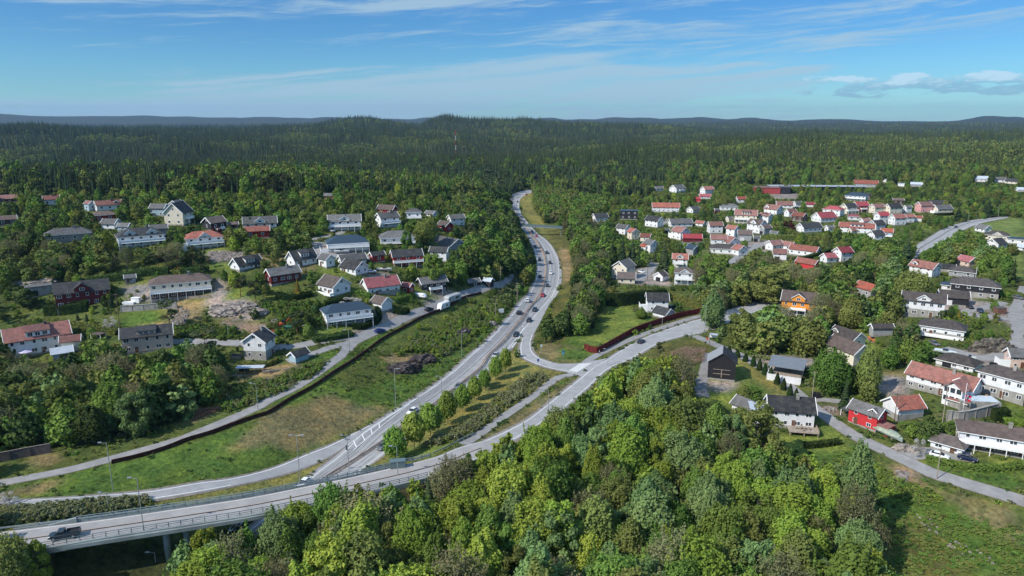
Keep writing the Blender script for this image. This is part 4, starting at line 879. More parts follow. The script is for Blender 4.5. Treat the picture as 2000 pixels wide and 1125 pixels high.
for ln in HOUSES.split('\n'):
    spec, label = ln.split('|'); t = spec.split(); x0, y0, x1, y1 = map(float, t[:4]); opts = ''.join(t[9:])
    nm, ct = ('garage', 'garage') if ('garage' in label.split(' with')[0] and 'house' not in label.split(' with')[0]) else ('house', 'house')
    for w_, n_, c_ in (('barn', 'barn', 'barn'), ('shed', 'shed', 'shed'), ('carport', 'carport', 'carport'), ('building', 'building', 'building'), ('cabin', 'cabin', 'cabin'), ('hall with', 'hall', 'building'), ('pavilion', 'pavilion', 'pavilion'), ('playhouse', 'playhouse', 'playhouse')):
        if w_ in label.split(' with')[0]+' with' and 'barn house' not in label: nm, ct = n_, c_
    if 'timber house' in label: nm, ct = 'house', 'house'
    res = house(x0, y0, x1, y1, float(t[4]), float(t[5]), t[6], t[7], t[8], opts, label, nm, ct)
    root, W, D, Hh, Rr, s = res
    if label.startswith('white house with dark roof and wooden terrace'):   # flat annex and deck
        b = MB(); b.box(-W/2-4.6, -W/2-.01, -D/2+.3, D/2-1.0, -2, Hh*.80); an = b.obj('annex_wall', WALLS['W'], root)
        b = MB(); b.box(-W/2-4.9, -W/2-.02, -D/2, D/2-.7, Hh*.80+.003, Hh*.80+.22); b.obj('annex_roof', ROOFS['l'], an)
        for ux in (-W/2-3.6, -W/2-2.0):
            wn = link('window', FR[1], an); wn.scale = (1.3, .12, 1.5); wn.location = (ux-.6, -D/2+.3, 1.1); link('pane', PANE, wn)
        b = MB(); b.box(-W*.1, W*.55, -D/2-4.2, -D/2-.01, .55, .72); dk = b.obj('terrace_deck', M_wood, root)
        for px_ in (-W*.08, W*.23, W*.53):
            p = MB(); p.box(px_-.1, px_+.1, -D/2-4.1, -D/2-3.9, -3, .547); p.obj('deck_post', M_wood, dk)
        b = MB(); b.box(W*.55-.08, W*.55, -D/2-4.2, -D/2-.2, .723, 1.6); b.obj('deck_railing', M_wood, dk)
        DECK = (root, W, D)
    if label.startswith('large white villa with orange-red'):
        b = MB(); b.box(W*.18, W*.46, -D/2-4.5, -D/2+.5, -2, Hh); wg = b.obj('wing_wall', WALLS['W'], root)
        b = MB(); xa, xb = W*.14, W*.50; xm = (xa+xb)/2; ya, yb = -D/2-5.1, -.3; zr = Hh+Rr*.85
        for sx, xe in ((0, xa), (1, xb)):
            q = [(xe, Hh-.1), (xm, zr), (xm, zr+.2), (xe, Hh+.1)]
            b.add([(p_[0], ya, p_[1]) for p_ in q]+[(p_[0], yb, p_[1]) for p_ in q], [(0,1,2,3), (7,6,5,4), (0,4,5,1), (1,5,6,2), (2,6,7,3), (3,7,4,0)])
        b.obj('wing_roof', ROOFS['o'], wg)
        b = MB(); b.add([(W*.18, -D/2-4.51, Hh), (W*.46, -D/2-4.51, Hh), (xm, -D/2-4.51, zr-.2)], [(0, 1, 2)]); b.obj('wing_gable', WALLS['W'], wg)
        for fl in (0.9, 3.4):
            for i in range(3):
                wn = link('window', FR[1], wg); wn.scale = (W*.08, .12, 1.7); wn.location = (W*.19+i*W*.09, -D/2-4.5, fl); link('pane', PANE, wn)
    if label.startswith('small bright red house'):
        b = MB(); b.box(W/2+.01, W/2+3.2, -D/2, D*.3, 2.1, 2.28); pr = b.obj('porch_roof', ROOFS['r'], root)
        b = MB(); b.box(W/2+2.2, W/2+3.1, -D/2+.1, D*.25, -1, 2.097); b.obj('porch_wall', WALLS['L'], pr)
        b = MB(); b.box(-W/2-3.6, -W/2-.01, -D*.1, D/2, 2.2, 2.36); cp = b.obj('carport_roof', ROOFS['g'], root)
        for px_, py_ in ((-W/2-3.5, -D*.08), (-W/2-3.5, D/2-.2)):
            p = MB(); p.box(px_, px_+.15, py_, py_+.15, -1, 2.197); p.obj('carport_post', M_trim, cp)
    if label.startswith('long low grey hipped'):
        b = MB(); add_gable_roof(root, 5, 6, 2.6, 2.0, mat('raw_timber', (.52,.36,.17), .8, .2, var=.2), .3, name='timber_gable'); g_ = root.children[-1]
        for c_ in list(root.children)[-3:]: c_.location = (-W*.42, -D*.45, 0); c_.rotation_euler.z = R(75)
    if label.startswith('black-brown barn'):
        b = MB(); b.box(-.06, 0, -2.6, 2.6, .5, 3.6); dd = b.obj('barn_door', M_dark, root); dd.location = (-W/2, 0, 0)
        b = MB()
        for zz in (2.0, 3.4): b.box(-.16, -.063, -2.6, 2.6, zz, zz+.14)
        b.box(-.24, -.163, -.12, .12, .9, 3.6); b.obj('door_bar', M_wood, dd)
        rf = [c_ for c_ in root.children if c_.name.startswith('roof')][0]; rf.data.materials.append(mat('grey_metal_sheet', (.26,.26,.27), .4, .5, var=.05))
        ln_ = root.matrix_world
        for f_ in rf.data.polygons[:1]: pass
        for f_ in rf.data.polygons:
            if f_.center.y > 0: f_.material_index = 1  # left slope paler grey than the right one

# modern carport with white wall
p0 = G(1536, 733); s = scale_at(p0)
root = empty('carport', p0, R(-28)); tag(root, 'modern carport with large grey flat roof and long white wall by the thuja row', 'carport')
b = MB(); b.add([(-5.4,-5,4.0),(5.4,-5,4.0),(5.4,5,4.5),(-5.4,5,4.5),(-5.4,-5,4.2),(5.4,-5,4.2),(5.4,5,4.7),(-5.4,5,4.7)], [(0,3,2,1),(4,5,6,7),(0,1,5,4),(1,2,6,5),(2,3,7,6),(3,0,4,7)]); b.obj('roof', mat('zinc_roof', (.17,.185,.20), .4, .5), root)
for a_, c_ in ((-4.8,-4.6),(4.8,-4.6),(4.8,4.6),(-4.8,4.6)): b = MB(); b.tube((a_,c_,-1),(a_,c_,4.05),.11,.11); b.obj('post', M_dark, root)
b = MB(); b.box(-5.2, -5.0, -6.5, 9, -2, 1.9); b.box(-5.0, 5.0, -6.5, -6.3, -2, 1.9); b.obj('wall', WALLS['W'], root)
b = MB(); b.box(-4.997, 5, -6.297, 9, 1.5, 1.7); b.obj('deck', M_wood, root)
mark(P('1500 687, 1572 705, 1572 712, 1540 740, 1486 706'), True, True, dist=float(p0.y)); FOOT.append((p0.x, p0.y, 9))
# school
def flat_building(name, label, x, y, rz, parts, cat='building'):
    p = G(x, y); r = empty(name, p, R(rz)); tag(r, label, cat)
    for pn, m, bx in parts: b = MB(); b.box(*bx); b.obj(pn, m, r)
    FOOT.append((p.x, p.y, 15)); return r
flat_building('school', 'flat-roofed school with bright red angled wall beyond the cluster of houses', 1502, 377, -14, [('wall', mat('red_panels', (.30,.05,.05), .7, .3), (-15, 10, -8, 8, -3, 6.0)), ('roof', ROOFS['r'], (-15.5, 10.5, -8.5, 8.5, 6.003, 6.3)), ('dark_wing', WALLS['D'], (10.01, 20, -7, 8, -3, 7)), ('wing_roof', ROOFS['g'], (9.9, 20.5, -7.5, 8.5, 7.003, 7.3))])
mark(P('1467 361, 1535 361, 1535 378, 1467 378'), True, True, dist=730)
flat_building('school', 'long low grey school wing with pale flat roof behind the red one', 1600, 371, -3, [('wall', WALLS['D'], (-52, 45, -6, 6, -3, 4)), ('roof', mat('pale_roofing', (.33,.36,.40), .8, .2), (-53, 46, -8, 8, 4.003, 4.6))])
mark(P('1500 357, 1560 357, 1560 364, 1500 364'), True, False, dist=760); mark(P('1580 358, 1668 358, 1668 367, 1580 367'), True, False, dist=760)

# ------------------------------------------------------------------ rails, fences, hedges, walls
M_steel = mat('galvanised_steel', (.30,.36,.37), .5, .5, metal=.4, var=.1); M_rail2 = mat('blue_green_steel', (.10,.15,.16), .5, .5, var=.1); M_rust = mat('weathered_rail', (.36,.20,.12), .8, .2, var=.3, scale=3)
def dressed(C, n):  # points with a z
    return resample(C, n)
def ribbon(b, D, y0, y1, z0, z1):   # solid bar that follows the line D (world) at lateral y0..y1, heights z0..z1
    t = np.gradient(D, axis=0); t[:, 2] = 0; t /= np.linalg.norm(t, axis=1)[:, None]; nr = np.stack([-t[:, 1], t[:, 0], 0*t[:, 0]], 1)
    vs = []; n = len(D)
    for k in range(n):
        for yy, zz in ((y0, z0), (y1, z0), (y1, z1), (y0, z1)): vs.append(tuple(D[k]+nr[k]*yy+np.array([0, 0, zz])))
    fs = [(4*k+i, 4*k+(i+1) % 4, 4*k+4+(i+1) % 4, 4*k+4+i) for k in range(n-1) for i in range(4)]+[(3, 2, 1, 0), (4*n-4, 4*n-3, 4*n-2, 4*n-1)]
    b.add(vs, fs)
def rail(name, label, C, bars, ph, gap, m, mp, cat='guard rail', pr=.06, zadd=0., psize=None):
    L = length(C); n = max(3, int(L/2.5)); D = resample(C, n); D[:, 2] += zadd
    base = D[0].copy(); root = empty(name, base); tag(root, label, cat); Dl = D-base
    for i, (z0, z1, w) in enumerate(bars): b = MB(); ribbon(b, Dl, -w/2, w/2, z0, z1); b.obj('rail', m, root)
    k = max(2, int(L/gap)); Pp = resample(D, k)-base; order = sorted(range(k), key=lambda i: np.hypot(*(Pp[i]+base)[:2]))
    pm = MB(); pm.box(-pr, pr, -pr, pr, -.6, ph); me = pm.mesh('post', mp); rest = MB()
    for q, i in enumerate(order):
        if q < (100 if k <= 100 else 99): o = link('post', me, root); o.location = Pp[i]; j = min(i+1, k-1); d = Pp[j]-Pp[max(i-1, 0)]; o.rotation_euler.z = math.atan2(d[1], d[0])
        else: rest.box(Pp[i][0]-pr, Pp[i][0]+pr, Pp[i][1]-pr, Pp[i][1]+pr, Pp[i][2]-.6, Pp[i][2]+ph)
    if rest.v: tag(rest.obj('far_posts', mp, root), kind='stuff')
    return root
rail('median_guard_rail', 'long double guard rail on rusty posts down the middle of the highway', med, [(.50, .78, .10)], .74, 4.2, M_rust, M_rust)
md2 = med.copy(); rail('median_guard_rail', 'steel guard rail on the left-hand side of the highway median', offset(med, med+np.array([1., .3, 0]), d=.62), [(.50, .78, .08)], .74, 6, M_steel, M_rust)
def side(A, B, f): return A+(B-A)*f
rail('bridge_railing', 'near blue-green railing along the camera side of the road bridge', side(dA, dB, 1.03)[6:-20], [(1.12, 1.22, .10), (.72, .79, .07), (.35, .42, .07)], 1.2, 2.1, M_rail2, M_rail2, 'railing', zadd=.15)
rail('bridge_railing', 'far steel railing with broad guard rail on the highway side of the bridge', side(dA, dB, -.03)[16:-14], [(1.15, 1.24, .10), (.55, .88, .12), (.30, .38, .08)], 1.2, 2.1, M_steel, M_rail2, 'railing', zadd=.15)
rail('guard_rail', 'plain steel guard rail beside the shrubs at the lower left', side(dA, dB, -.05)[:17], [(.45, .76, .1)], .72, 4, M_steel, M_rail2, zadd=.1)
rail('guard_rail', 'steel guard rail curving between shrub bed and footway', line('846 889, 870 878, 900 862, 925 850'), [(.45, .76, .1)], .72, 3, M_steel, M_steel)
# bridge body
T = tag(empty('road_bridge', (0, 0, 0)), 'grey concrete road bridge crossing over the highway on round piers', 'bridge')
M_conc = mat('bridge_concrete', (.21,.24,.24), .85, .25, var=.2, scale=.25); u_ = slice(7, 70)
b = MB(); mid = side(dA, dB, .5)[u_]; wd = float(np.linalg.norm((dB-dA)[30, :2])); ribbon(b, mid, -wd/2-.55, wd/2+.55, -.75, -.01); b.obj('deck', M_conc, T)
b = MB(); ribbon(b, side(dA, dB, 1.055)[u_], -.25, .25, -.95, .28); b.obj('edge_beam', M_conc, T); b = MB(); ribbon(b, side(dA, dB, -.055)[u_], -.25, .25, -.95, .28); b.obj('edge_beam', M_conc, T)
for px, py in ((305, 1062), (352, 1058), (640, 960), (672, 1000)):
    X, Y = plane_pt(px, py, 3.); k = int(np.argmin(np.hypot(mid[:, 0]-X, mid[:, 1]-Y))); t = .25 if py > 1000 else -.2; c = side(dA, dB, .5+t)[u_][k]
    b = MB(); b.tube((c[0], c[1], float(H(c[0], c[1]))-1), (c[0], c[1], c[2]-.74), .6, .6, 14); b.obj('pier', M_conc, T, True)
for k in (7, 66):
    c = dA[k], dB[k]; d = (dA[k+1]-dA[k]); d /= np.linalg.norm(d); b = MB()
    L2 = np.array([c[0], c[1]]); e = (c[1]-c[0])/np.linalg.norm(c[1]-c[0]); ribbon(b, np.linspace(c[0]-e*1.2, c[1]+e*1.2, 6), -1.0, 1.0, -6.5, -.76); b.obj('abutment', M_conc, T)
# wing walls at the ends of the railings
for lab, f, k0 in (('sloping concrete end wall at the near left end of the bridge', 1.06, 2), ('sloping concrete end wall where the far bridge railing begins', -.06, 12)):
    c = side(dA, dB, f)[k0:k0+5]; base = c[0]; b = MB(); vs = []
    for i, q in enumerate(c-base): h_ = .25+.9*i/4; vs += [tuple(q+np.array([0, 0, -2.5])), tuple(q+np.array([0, 0, h_])), tuple(q+np.array([.3, -.45, h_])), tuple(q+np.array([.3, -.45, -2.5]))]
    n_ = len(c); b.add(vs, [(4*i+j, 4*i+(j+1) % 4, 4*i+4+(j+1) % 4, 4*i+4+j) for i in range(n_-1) for j in range(4)]+[(3,2,1,0), (4*n_-4, 4*n_-3, 4*n_-2, 4*n_-1)])
    o = b.obj('end_wall', M_conc); o.location = base; tag(o, lab, 'wall')
# embankment under the left approach
A2 = resample(zline('-90 1046, 0 1040, 80 1030, 110 1026', [4.5]*4), 12); B2 = resample(zline('-90 1101, 0 1090, 60 1079, 95 1072', [4.5]*4), 12)
def slab(name, A, B, depth, m):
    b = MB(); n = len(A); vs = []
    for k in range(n): vs += [tuple(A[k]), tuple(B[k]), tuple(B[k]+np.array([1.5, -4.5, -depth])), tuple(A[k]+np.array([-1.5, 4.5, -depth]))]
    b.add(vs, [(4*k+i, 4*k+(i+1) % 4, 4*k+4+(i+1) % 4, 4*k+4+i) for k in range(n-1) for i in range(4)]+[(3,2,1,0), (4*n-4, 4*n-3, 4*n-2, 4*n-1)]); return b.obj(name, m)
M_bank = mat('bank_grass', (.055,.065,.025), .95, .1, var=.5, scale=.6, bump=.15, bscale=2, col2=(.13,.105,.06))
tag(slab('embankment', A2-np.array([0, 0, .12]), B2-np.array([0, 0, .12]), 6.5, M_bank), kind='structure')
A3, B3 = dA[63:], dB[63:]; tag(slab('embankment', A3-np.array([0, 0, .2]), B3-np.array([0, 0, .2]), 6.0, M_bank), kind='structure')

M_redf = mat('red_fence_boards', (.115,.018,.014), .75, .25, var=.2, scale=1.2); M_brnf = mat('brown_fence_boards', (.060,.024,.016), .8, .2, var=.25, scale=1); M_grayf = mat('grey_fence_boards', (.10,.085,.08), .85, .2, var=.2, scale=1)
def fence(name, label, s, hgt, m, gap=3., thick=.12, capm=None, cat='fence', lo=-.8):
    C = line(s); L = length(C); D = resample(C, max(3, int(L/2.2))); D[:, 2] = H(D[:, 0], D[:, 1]); base = D[0].copy(); r = tag(empty(name, base), label, cat)
    b = MB(); ribbon(b, D-base, -thick/2, thick/2, lo, hgt); b.obj('panel', m, r)
    b = MB(); ribbon(b, D-base, -thick*.9, thick*.9, hgt+.003, hgt+.09); b.obj('top_board', capm or m, r)
    k = min(100, max(2, int(L/gap))); Pp = resample(D, k)-base; pm = MB(); pm.box(-.09, .09, -thick/2-.12, thick/2+.12, lo, hgt-.05); me = pm.mesh('post', m)
    for i in range(k): o = link('post', me, r); o.location = Pp[i]; d = Pp[min(i+1, k-1)]-Pp[max(i-1, 0)]; o.rotation_euler.z = math.atan2(d[1], d[0])
    return r
fence('noise_fence', 'tall dark red noise fence curving beside the footway and the lawn', '1142 683, 1150 687, 1162 690, 1172 688, 1200 672, 1240 650, 1290 632, 1330 620, 1376 611', 2.3, M_redf)
mark(P('1142 677, 1160 682, 1200 660, 1240 638, 1290 622, 1330 610, 1376 602, 1376 612, 1330 622, 1240 652, 1172 690, 1150 688'), True, True, dist=230)
fence('noise_fence', 'long low brown noise fence along the hillside footpath', '219 906, 275 893, 325 878, 362 863, 412 848, 460 830, 500 816, 525 808, 570 780, 612 757, 650 731, 690 706, 740 669, 800 635, 840 615, 880 598, 906 583, 940 574', 1.0, M_brnf)
mark(P('219 898, 325 868, 412 840, 500 808, 570 772, 612 750, 690 700, 740 662, 800 630, 900 580, 900 588, 800 640, 740 674, 690 712, 612 762, 500 820, 412 852, 325 882, 219 908'), True, True)
fence('board_fence', 'dark grey board fence below the wood at the left edge', '-60 912, 0 903, 50 893, 100 884', 2.4, M_grayf, capm=M_wood)
mark(P('0 892, 100 874, 100 886, 0 906'), True, True)
fence('retaining_wall', 'long grey retaining wall below the gravel yard', '237 609, 270 607, 310 604, 346 602', 2.2, WALLS['S'], cat='wall', thick=.4); mark(P('236 592, 346 588, 346 604, 236 610'), True, True)
fence('garden_wall', 'pale garden wall round the terrace at the left edge', '8 690, 22 706, 56 706', 1.6, WALLS['S'], cat='wall'); fence('garden_wall', 'grey stone wall carrying the gardens behind the cream houses', '1300 478, 1340 478, 1372 476', 1.6, WALLS['S'], cat='wall')
fence('retaining_wall', 'dark stone retaining wall below the swimming pool', '1848 822, 1880 824, 1946 808', 3.0, WALLS['S'], cat='wall', thick=.4); mark(P('1850 800, 1946 790, 1946 808, 1880 824, 1848 820'), True, True)
fence('board_fence', 'honey-coloured board fence at the end of the swimming pool', '1924 782, 1934 788, 1946 794', 1.8, mat('honey_boards', (.42,.24,.10), .8, .2))
fence('timber_edging', 'rust-red timber edging beside the building plot', '520 648, 540 649, 560 646', .8, mat('rusty_boards', (.22,.07,.03), .85, .2), cat='edging')
fence('board_fence', 'low brown picket fence under the beige bungalow', '308 586, 350 585, 410 581', .9, M_wood)
# swimming pool
p0 = G(1905, 795); b = MB(); b.box(-5.2, 5.2, -2.6, 2.6, -1.2, 2.6); o = b.obj('swimming_pool', WALLS['S']); o.location = p0; o.rotation_euler.z = R(-8); tag(o, 'raised swimming pool with a pale blue cover on the terrace', 'pool')
b = MB(); b.box(-4.8, 4.8, -2.2, 2.2, 2.603, 2.68); b.obj('pool_cover', mat('pool_cover', (.48,.56,.62), .5, .4, var=.08, scale=3), o); mark(P('1880 784, 1925 783, 1940 795, 1880 803'), True, True, dist=float(p0.y))
# foot bridge over the highway
a1, a2 = G(1009, 452), G(1100, 450); z_ = 7.0
X0, Y0 = plane_pt(1008, 440, z_); X1, Y1 = plane_pt(1098, 442, z_); T = tag(empty('foot_bridge', (X0, Y0, 0)), 'slender dark foot bridge over the highway by the forest', 'bridge')
v = np.array([X1-X0, Y1-Y0, 0.]); D = np.linspace([0, 0, z_], v+np.array([0, 0, z_-1.2]), 12); b = MB(); ribbon(b, D, -1.5, 1.5, -.5, 0); b.obj('deck', M_conc, T)
for s_ in (-1.45, 1.45): b = MB(); ribbon(b, D, s_-.05, s_+.05, .003, 1.2); b.obj('railing', M_rail2, T)
for f in (.02, .42, .98): c = v*f; b = MB(); b.tube((c[0], c[1], -2), (c[0], c[1], z_-.8), .3, .3, 8); b.obj('pier', M_conc, T)
mark(P('1010 436, 1096 438, 1096 446, 1010 446'), True, True, dist=float(Y0))
# ------------------------------------------------------------------ foliage
LEAF = dict(lime=leaf_mat('lime_leaves', (.19,.28,.030), (.27,.34,.045), .28, .02), green=leaf_mat('green_leaves', (.105,.190,.030), (.165,.25,.045), .26, .02), blue=leaf_mat('blue_green_leaves', (.14,.225,.070), (.195,.285,.095), .24, .015), olive=leaf_mat('olive_leaves', (.145,.180,.042), (.205,.235,.058), .26, .02), bud=leaf_mat('budding_leaves', (.155,.16,.070), (.22,.215,.095), .2, .02), dark=leaf_mat('dark_leaves', (.055,.100,.026), (.090,.140,.038), .22, .02),
    maple=leaf_mat('maple_leaves', (.15,.25,.035), (.20,.30,.045), .25), spruce=leaf_mat('spruce_needles', (.034,.060,.025), (.062,.090,.036), .08, .02, .3, .8), pine=leaf_mat('pine_needles', (.055,.078,.034), (.10,.118,.050), .12, .02, .3), golden=leaf_mat('golden_thuja', (.16,.12,.02), (.22,.17,.03), .2),
    blossom=leaf_mat('blossom', (.45,.42,.38), (.62,.60,.56), .3, .0, .1), copper=leaf_mat('copper_leaves', (.09,.022,.022), (.14,.035,.03), .25), thuja=leaf_mat('thuja', (.020,.040,.012), (.040,.062,.016), .15), far_con=leaf_mat('far_conifer', (.033,.052,.020), (.070,.090,.034), .05, .025, .4, .5),
    far_dec=leaf_mat('far_broadleaf', (.13,.19,.040), (.20,.23,.058), .15, .04, .35), pink=leaf_mat('pink_blossom', (.30,.16,.17), (.42,.26,.26), .3, 0, .1))
M_bark = mat('bark', (.12,.10,.08), .95, .1, var=.3, scale=2); M_pbark = mat('pine_bark', (.20,.105,.06), .95, .1, var=.3, scale=2); M_gbark = mat('grey_bark', (.25,.23,.20), .95, .1, var=.3, scale=2)
def leaves(seed, Hh, Wd, n, leaf, z0=.22, shape='oval', nl=20, rough=.5, LR=(.13, .22)):
    g = np.random.default_rng(seed); C = []; Rd = []
    tries = 0
    while len(C) < nl and tries < 4000:
        tries += 1; z = g.uniform(z0, .98)
        t = (z-z0)/(1-z0)
        env = {'oval': math.sin(math.pi*min(1, .16+.80*t))**.6, 'cone': (1-t)**.75*.95+.06, 'col': math.sin(math.pi*min(1, .1+.84*t))**.35, 'flat': (.5+.5*t) if t < .8 else .8, 'ball': math.sin(math.pi*(.1+.82*t))**.7}[shape]
        r = Wd/2*env*math.sqrt(g.uniform(.35, 1)); a = g.uniform(0, 6.283); lr = Wd*g.uniform(*LR)*(1-.35*t)*(1 if shape != 'cone' else .75)
        c = np.array([r*math.cos(a)*.82, r*math.sin(a)*.82, Hh*z-lr*.7])
        if C and min(np.linalg.norm(c-q) for q in C) < lr*.75: continue
        C.append(c); Rd.append(lr)
    C = np.array(C); Rd = np.array(Rd)
    w = Rd**2/np.sum(Rd**2); k = g.choice(len(C), n, p=w); d = g.normal(size=(n, 3)); d[:, 2] += .35; d /= np.linalg.norm(d, axis=1)[:, None]
    rr = Rd[k]*g.uniform(.72, 1.12, n)*(1+.18*np.sin(d[:, 0]*7+k)*np.cos(d[:, 1]*6)); Pn = C[k]+d*rr[:, None]*np.array([1, 1, .85])
    dist = np.linalg.norm(Pn[:, None]-C[None], axis=2)/Rd[None]; dist[np.arange(n), k] = 9; ok = dist.min(1) > .62; Pn, d = Pn[ok], d[ok]; n = len(Pn)
    nr = d+g.normal(size=(n, 3))*rough; nr /= np.linalg.norm(nr, axis=1)[:, None]
    t1 = np.cross(nr, g.normal(size=(n, 3))); t1 /= np.linalg.norm(t1, axis=1)[:, None]; t2 = np.cross(nr, t1); s = leaf*g.uniform(.55, 1.3, n)[:, None]
    V = np.stack([Pn-t1*s*.55, Pn-t2*s*.42, Pn+t1*s*.55, Pn+t2*s*.42], 1).reshape(-1, 3); return V, np.arange(4*n).reshape(-1, 4)
def conifer(seed, Hh, Wd, lay, br, seg=2, z0=.05, gap=0.):
    g = np.random.default_rng(seed); V = []
    for i in range(lay):
        t = i/(lay-1); z = Hh*(z0+(1-z0)*t); R0 = Wd/2*((1-t)**.85+.03)*g.uniform(.82, 1.15); nb = max(3, int(br*(1-t*.55)))
        if g.random() < gap: continue
        for j in range(8):
            a0, a1 = (j+i*.4)*.7854, (j+1+i*.4)*.7854; q0, q1 = R0*.74*g.uniform(.85, 1.1), R0*.74*g.uniform(.85, 1.1); zt = z+Hh/lay*.9; V += [np.array([0, 0, zt]), np.array([math.cos(a0)*q0, math.sin(a0)*q0, z-R0*.3]), np.array([math.cos((a0+a1)/2)*q1*.9, math.sin((a0+a1)/2)*q1*.9, z-R0*.42]), np.array([math.cos(a1)*q1, math.sin(a1)*q1, z-R0*.3])]
        for j in range(nb):
            a = 2*math.pi*(j+g.uniform(-.35, .35))/nb+i*1.3; r = R0*g.uniform(.7, 1.12); dz = -r*g.uniform(.18, .48); w = r*g.uniform(.26, .42)+.1
            ca, sa = math.cos(a), math.sin(a); p0 = np.array([0, 0, z+.15*Hh/lay]); p1 = np.array([ca*r*.55, sa*r*.55, z+dz*.25]); p2 = np.array([ca*r, sa*r, z+dz]); sd_ = np.array([-sa, ca, 0])*w; dn = np.array([0, 0, -w*.45])
            V += [p0, p1+sd_*.55+dn, p2, p1+np.array([0, 0, w*.22])]; V += [p0, p1+np.array([0, 0, w*.22]), p2, p1-sd_*.55+dn]
            if seg > 1:
                for q in range(3):
                    f = g.uniform(.3, .95); c = p0*(1-f)+p2*f; s_ = w*g.uniform(.4, .8); tilt = g.normal(size=3)*s_*.4; V += [c+np.array([-sa, ca, -.1])*s_+tilt*.3, c+np.array([ca, sa, -.5])*s_*.7, c-np.array([-sa, ca, .1])*s_, c+np.array([0, 0, .3])*s_+tilt]
    V = np.array(V); return V, np.arange(len(V)).reshape(-1, 4)
def feather(seed, Hh, Wd, n, leaf, z0=.1, egg=.0, rough=.65, shoots=26, stretch=1.0):
    g = np.random.default_rng(seed); d = g.normal(size=(n, 3)); d /= np.linalg.norm(d, axis=1)[:, None]; ph = g.uniform(0, 6, 16)
    def nz(q, f, o): return np.sin(q[:, 0]*f+ph[o]+1.3*np.sin(q[:, 1]*f*.8+ph[o+1]))*np.sin(q[:, 1]*f+ph[o+2]+q[:, 2]*f*.7)*np.cos(q[:, 2]*f*.9+ph[o+3])
    r = (.52+.5*g.uniform(0, 1, n)**.55)*(1+.20*nz(d, 3.1, 0)+.17*nz(d, 6.5, 4)+.12*nz(d, 13, 8)); c = Hh*(z0+1)/2; hz = Hh*(1-z0)/2
    P_ = d*r[:, None]; taper = 1-egg*P_[:, 2]; P_ = np.stack([P_[:, 0]*Wd/2*taper, P_[:, 1]*Wd/2*taper, c+P_[:, 2]*hz*stretch], 1)
    k = g.choice(n, shoots*26); j = np.repeat(g.choice(n, shoots), 26); b0 = P_[j]; dd = d[j]*.35+np.array([0, 0, .9]); dd /= np.linalg.norm(dd, axis=1)[:, None]; t = np.tile(np.linspace(0, 1, 26), shoots)[:, None]; ok_ = d[j, 2] > -.2
    P_ = np.concatenate([P_, (b0+dd*t*Wd*.20+g.normal(size=b0.shape)*.16*(1-t*.6))[ok_]]); nr = np.concatenate([d, dd[ok_]]); n = len(P_)
    nr = nr*np.array([1, 1, .9])+np.array([0, 0, .25])+g.normal(size=(n, 3))*rough; nr /= np.linalg.norm(nr, axis=1)[:, None]
    t1 = np.cross(nr, g.normal(size=(n, 3))); t1 /= np.linalg.norm(t1, axis=1)[:, None]; t2 = np.cross(nr, t1); s_ = leaf*g.uniform(.55, 1.3, n)[:, None]
    V = np.stack([P_-t1*s_*.55, P_-t2*s_*.42, P_+t1*s_*.55, P_+t2*s_*.42], 1).reshape(-1, 3); return V, np.arange(4*n).reshape(-1, 4)
def cone_leaves(seed, Hh, Wd, n, leaf):
    g = np.random.default_rng(seed); z = Hh*g.uniform(0, 1, n)**1.15; r = Wd/2*np.clip(1.02-(z/Hh)**2.2, .05, 1)*g.uniform(.82, 1.06, n); a = g.uniform(0, 6.283, n)
    P_ = np.stack([r*np.cos(a), r*np.sin(a), z], 1); nr = np.stack([np.cos(a), np.sin(a), .3+0*a], 1)+g.normal(size=(n, 3))*.35; nr /= np.linalg.norm(nr, axis=1)[:, None]
    t1 = np.cross(nr, g.normal(size=(n, 3))); t1 /= np.linalg.norm(t1, axis=1)[:, None]; t2 = np.cross(nr, t1); s_ = leaf*g.uniform(.6, 1.2, n)[:, None]
    V = np.stack([P_-t1*s_, P_-t2*s_*.7, P_+t1*s_, P_+t2*s_*.7], 1).reshape(-1, 3); return V, np.arange(4*n).reshape(-1, 4)
def trunk(seed, Hh, Wd, r0, limbs, m, z0=.25, twigs=0):
    g = random.Random(seed); b = MB(); p = Vector((0, 0, -.5)); r = r0; segs = 6; pts = [p]
    for i in range(segs):
        q = Vector((g.uniform(-.02, .02)*Hh, g.uniform(-.02, .02)*Hh, Hh*.86*(i+1)/segs)); b.tube(p, q, r, r*.74, 7, cap=False); p = q; r *= .74; pts.append(q)
    for i in range(limbs):
        z = g.uniform(z0, .8); k = z/.86*segs; a = pts[int(k)].lerp(pts[min(int(k)+1, segs)], k % 1); an = g.uniform(0, 6.28); L = Wd*.5*g.uniform(.6, 1)*(1.1-z*.6); e = a+Vector((math.cos(an)*L, math.sin(an)*L, L*g.uniform(.35, .9))); mid = a.lerp(e, .5)+Vector((0, 0, -.05*L)); rr = r0*.42*(1-z*.6)
        b.tube(a, mid, rr, rr*.65, 5, cap=False); b.tube(mid, e, rr*.65, rr*.2, 4, cap=False)
        for t in range(twigs):
            c = a.lerp(e, g.uniform(.4, 1)); d = Vector((g.gauss(0, 1), g.gauss(0, 1), g.uniform(.2, 1.2))).normalized()*L*g.uniform(.25, .5); b.tube(c, c+d, rr*.22, rr*.08, 3, cap=False)
    return b.mesh('trunk', m)
PROTO = {}     # species -> list of (crown mesh, trunk mesh, height, width)
NP = lambda n, vq, m: np_mesh(n, vq[0], vq[1], m)
def species(key, lst): PROTO[key] = lst
